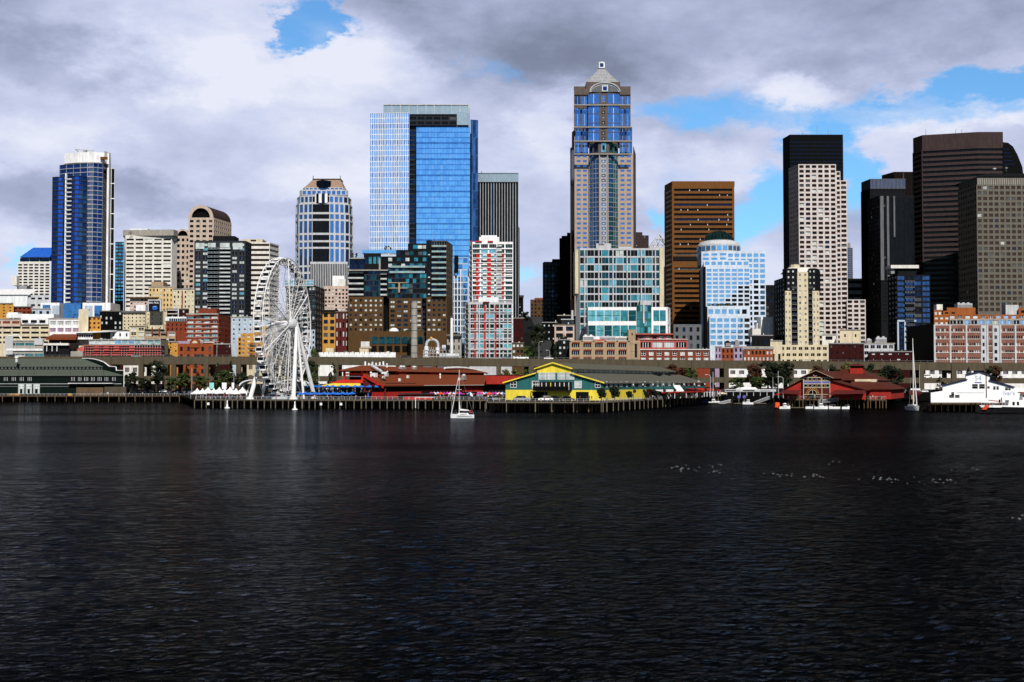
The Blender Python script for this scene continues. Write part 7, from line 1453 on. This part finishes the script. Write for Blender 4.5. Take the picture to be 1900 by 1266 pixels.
# fire / patrol boat
b=Bld('patrol_boat','black hulled patrol boat with white deckhouse and orange bow stripe, bottom right','boat',loc=(XA(1876,398,765),398,0),rot=math.pi)
m=b.part('hull'); hull(m,22,5.2,-.4,1.7,'hullblack',sheer=.5); m=b.part('white_bulwark')
for s_ in(-1,1): m.prism([(-10.5,s_*2.2-.05),(6.5,s_*2.2-.05),(9.9,s_*.6),(9.7,s_*.5),(6.5,s_*2.2+.05),(-10.5,s_*2.2+.05)],1.72,2.35,'paint_white')
m=b.part('bow_stripe'); 
for s_ in(-1,1): m.raw([(8.6,s_*1.65,1.0),(9.8,s_*.95,1.0),(8.9,s_*1.6,2.4),(7.6,s_*2.25,2.4)],[(0,1,2,3)],'stripe')
m=b.part('deckhouse'); m.prism([(-8,-1.7),(1.6,-1.6),(1.6,1.6),(-8,1.7)],1.7,4.0,'paint_white',[(-7.8,-1.6),(1.2,-1.5),(1.2,1.5),(-7.8,1.6)]); m=b.part('wheelhouse'); m.prism([(-7,-1.3),(-3.2,-1.3),(-3.2,1.3),(-7,1.3)],4.0,6.3,'paint_white',[(-6.8,-1.2),(-3.5,-1.2),(-3.5,1.2),(-6.8,1.2)]); m=b.part('wheelhouse_window'); m.box(-6.7,-3.4,-1.36,1.36,5.0,5.8,'g_dark')
m=b.part('red_canopy'); m.box(-7.4,-2.9,-1.7,1.7,6.3,6.6,'redpaint'); m=b.part('life_ring'); m.path([(-6+.5*math.cos(t*math.pi/5),1.75,3.1+.5*math.sin(t*math.pi/5)) for t in range(11)],.12,'stripe',6)
for x in (-1.6,-.2): b.part('doorway').box(x-.35,x+.35,1.62,1.68,1.9,3.5,'black')
m=b.part('water_monitor'); m.tube((3.6,0,1.7),(3.6,0,4.2),.3,'maroon',8); m.tube((3.6,0,3.6),(7.2,0,4.0),.14,'redpaint',6); m.tube((3,.6,1.7),(3.2,.4,4.8),.15,'maroon',6); m=b.part('deck_rail')
for i in range(9): x=1.8+i*.9; [m.tube((x,s_*max(.6,2.1-i*.12),2.3),(x,s_*max(.6,2.1-i*.12),3.2),.03,'white',4) for s_ in(-1,1)]
[m.tube((1.8,s_*2.1,3.2),(9,s_*1.1,3.2),.03,'white',4) for s_ in(-1,1)]; m=b.part('mast'); m.tube((-5.2,0,6.5),(-5.2,0,9),.08,'white',6); m.tube((-5.2,-.7,8),(-5.2,.7,8),.05,'white',4); b.finish()
# floating docks and gangways
def dock(px0,px1,Y,label):
    b=Bld('floating_dock',label,'dock',loc=(XA(px0,Y,757),Y,0)); w=XA(px1,Y)-XA(px0,Y); b.part('float').box(0,w,0,3,-.4,.45,'darkwood'); b.part('edge_board').box(0,w,-.1,0,.25,.5,'timber')
    for i in range(int(w/6)+1): b.part('mooring_pile').cyl(i*6,3.4,-3,3.4,.2,'darkwood',n=7)
    b.finish()
dock(1315,1360,556,'low floating dock at the end of the teal shed promenade'); dock(1362,1422,545,'low floating dock below the ferry gangway'); dock(1440,1500,458,'low floating dock with the orange float'); dock(1498,1575,455,'floating dock holding the motorboats before the red arched shed')
def gang(px0,py0,px1,py1,Y,label):
    b=Bld('gangway',label,'gangway',loc=(XA(px0,Y,750),Y,0)); x1=XA(px1,Y)-XA(px0,Y); z0,z1=ZA(py0,Y),ZA(py1,Y); b.part('ramp').raw([(0,0,z0),(x1,0,z1),(x1,1.5,z1),(0,1.5,z0),(0,0,z0-.2),(x1,0,z1-.2)],[(0,1,2,3),(4,5,1,0)],'grey')
    m=b.part('truss')
    for y in(0,1.5):
        m.tube((0,y,z0+1.1),(x1,y,z1+1.1),.07,'steel',4)
        for i in range(11): t=i/10; m.tube((x1*t,y,z0+(z1-z0)*t),(x1*t,y,z0+(z1-z0)*t+1.1),.05,'steel',4); i<10 and m.tube((x1*t,y,z0+(z1-z0)*t),(x1*(t+.1),y,z0+(z1-z0)*(t+.1)+1.1),.04,'steel',4)
    b.finish()
gang(1396,752,1428,740,546,'sloping grey truss gangway down to the middle float'); gang(1335,751,1356,746,552,'short grey gangway beside the left float'); gang(1520,748,1556,744,463,'long low grey gangway behind the motorboats')
t=thing1('float_marker','bright orange box float left of the white box cabined boat','float',(XA(1442,456,750),456,0)); t.part('body').prism([(-.9,-.8),(.9,-.8),(.9,.8),(-.9,.8)],.5,2.3,'stripe',[(-.7,-.6),(.7,-.6),(.7,.6),(-.7,.6)]); t.part('rope_ring').lathe([(.2,2.3),(.3,2.45),(.15,2.5)],0,0,'charcoal',8); t.finish()
t=thing1('ferry_canopy','long flat white terminal canopy with rounded roof light','canopy',(XA(1345,600,720),600,4)); zz=lambda py:ZA(py,600)-4; X_=lambda px:XA(px,600,725)-t.loc[0]
t.part('fascia').box(0,X_(1440),0,8,zz(727),zz(722.5),'palegrey'); t.part('roof_light').prism([(X_(1374),1),(X_(1407),1),(X_(1407),7),(X_(1374),7)],zz(722.5),zz(719),'white',[(X_(1378),2),(X_(1403),2),(X_(1403),6),(X_(1378),6)]); t.part('roof_box').box(X_(1367),X_(1373),1,4,zz(722.5),zz(720.5),'foam')
m=t.part('sign_panel'); m.box(X_(1346),X_(1366),-.1,0,zz(725.5),zz(724),'charcoal'); m.box(X_(1378),X_(1400),-.1,0,zz(725.8),zz(724),'charcoal'); m.box(X_(1411),X_(1430),-.1,0,zz(725.5),zz(724.3),'grey')
for i in range(8): t.part('post').box(X_(1348+i*12.5),X_(1349+i*12.5),.3,.6,-1,zz(727),'steel')
t.finish()
for px in (1371,1381): 
    t=thing1('round_sign','blue sign disc on a post below the terminal canopy, %s'%('left one' if px==1371 else 'right one'),'sign',(XA(px,560,735),560,0)); t.part('disc').tube((0,-.1,ZA(736.5,560)),(0,0,ZA(736.5,560)),.75,'signblue',14); t.part('post').tube((0,.1,-1),(0,.1,ZA(738,560)),.08,'grey',5); t.finish()
t=thing1('kiosk','small red kiosk with white sign board behind the moored sailboat','kiosk',(XA(1698,640,735),640,4)); zz=lambda py:ZA(py,640)-4; k_=640/F
t.part('wall').box(-9*k_,9*k_,0,4,-1,zz(731),'redpaint'); t.part('roof').box(-12*k_,12*k_,-.6,4.4,zz(731),zz(726),'darkred'); t.part('sign_board').box(-9*k_,9*k_,-.7,-.6,zz(724),zz(721),'white'); t.part('cream_panel').box(-7*k_,-3*k_,-.05,0,zz(741),zz(733),'beige'); t.finish()
t=thing1('parasol','pale cream wide parasol right of the teal shed end','umbrella',(XA(1340,600,730),600,4)); z_=ZA(731,600)-4; t.part('pole').tube((0,0,0),(0,0,z_),.08,'white',5); t.part('canopy').lathe([(2.6,z_-.1),(1.6,z_+.5),(.1,z_+.9)],0,0,'cream',12); t.finish()
# buoys / bollards
by=None
for px,py,lb in ((421.5,758,'white conical buoy off the left end of the wheel pier'),(547,761,'white conical buoy below the right wheel leg')):
    Y=F*10/(py-708); t=thing1('buoy',lb,'buoy',(XA(px,Y,py),Y,0)); t.part('float').lathe([(.05,-.3),(1.0,-.2),(1.0,.35),(.7,.5),(.1,.55)],0,0,'paint_white',14); t.part('tower').cyl(0,0,.5,2.4,.42,'paint_white',.18,10); t.part('top_mark').cyl(0,0,2.4,3.0,.25,'paint_white',.2,10); t.finish()
for px,Y in ((387,465),(596,458),(633,457)):
    t=thing1('fender_sign','small white square sign on the pier edge, %s'%{387:'below the tents',596:'left one below the restaurant',633:'right one below the restaurant'}[px],'sign',(XA(px,Y,748),Y-.4,1.2)); t.part('board').box(-.45,.45,-.15,0,0,.9,'white'); t.part('bracket').box(-.1,.1,0,.4,.3,.6,'grey'); t.finish()
for px,c in ((683,'bluepaint'),):
    t=thing1('closed_parasol','folded bright blue parasol at the right end of the terrace','umbrella',(XA(px,463,735),463,DZ)); t.part('pole').tube((0,0,0),(0,0,2.6),.05,'grey',5); t.part('cloth').lathe([(.35,.8),(.3,1.6),(.08,2.5)],0,0,'bluepaint',8); t.finish()
for px,Y,lb in ((26,620,'yellow upturned dinghy on the far left apron'),(130,620,'small yellow deck box on the left apron')):
    t=thing1('dinghy' if px==26 else 'deck_box',lb,'dinghy' if px==26 else 'box',(XA(px,Y,735),Y,2.9)); 
    if px==26: m=t.part('hull'); hull(m,5,1.5,0,.6,'ochre'); t.part('oar').tube((-2.5,.2,.8),(2.2,.4,.9),.06,'yellow',5)
    else: t.part('box').prism([(-.9,-.5),(.9,-.5),(.9,.5),(-.9,.5)],0,.9,'ochre',[(-.8,-.45),(.8,-.45),(.8,.45),(-.8,.45)]); t.part('lid').box(-.95,.95,-.55,.55,.9,1.0,'yellow')
    t.finish()
# promenade planters by the yellow shed
pl=None
for i,(x,y,s_) in enumerate(((1.5,-6,1.5),(4,1,1.7),(6,12,1.1),(9,24,1.0),(9,38,.9),(9,52,.9),(9.5,68,.9),(9.5,86,.8),(9.5,104,.8))):
    p=L2W(YB,Wd+x,y)
    if pl is None: pl=tree_proto('promenade_shrub','b',3,2.4,'leaf_dark',91,500); tagp(pl,'dark rounded shrub in the row along the yellow and teal side wall','shrub','shrubs along the promenade'); o=pl
    else: o=copy_thing(pl,(0,0,0))
    o.location=p; o.scale=(s_,s_,s_)

# foam flecks of a crossing wake
fm=MB(); q=random.Random(5)
for cx,cy,sx,n_ in ((1275,868,28,16),(1330,866,16,6),(1325,874,14,7),(1450,880,25,10),(1500,884,30,9),(1645,888,30,16),(1740,893,40,14),(1800,870,30,5),(1560,858,30,4),(1890,960,10,5)):
    for i in range(n_):
        px,py=q.gauss(cx,sx*.6),q.gauss(cy,2.6); Y=F*10/(py-708); x=XA(px,Y,py); w=q.uniform(.03,.13)*(Y/140); h=q.uniform(.008,.025)
        P=[(x+w*math.cos(t*1.047)*q.uniform(.6,1.2),Y+h*4*math.sin(t*1.047)*q.uniform(.5,1.2)) for t in range(6)]; fm.prism(P,-.05,.04+q.uniform(0,.02),'foamgrey')
fm.build('foam_flecks',kind='stuff')
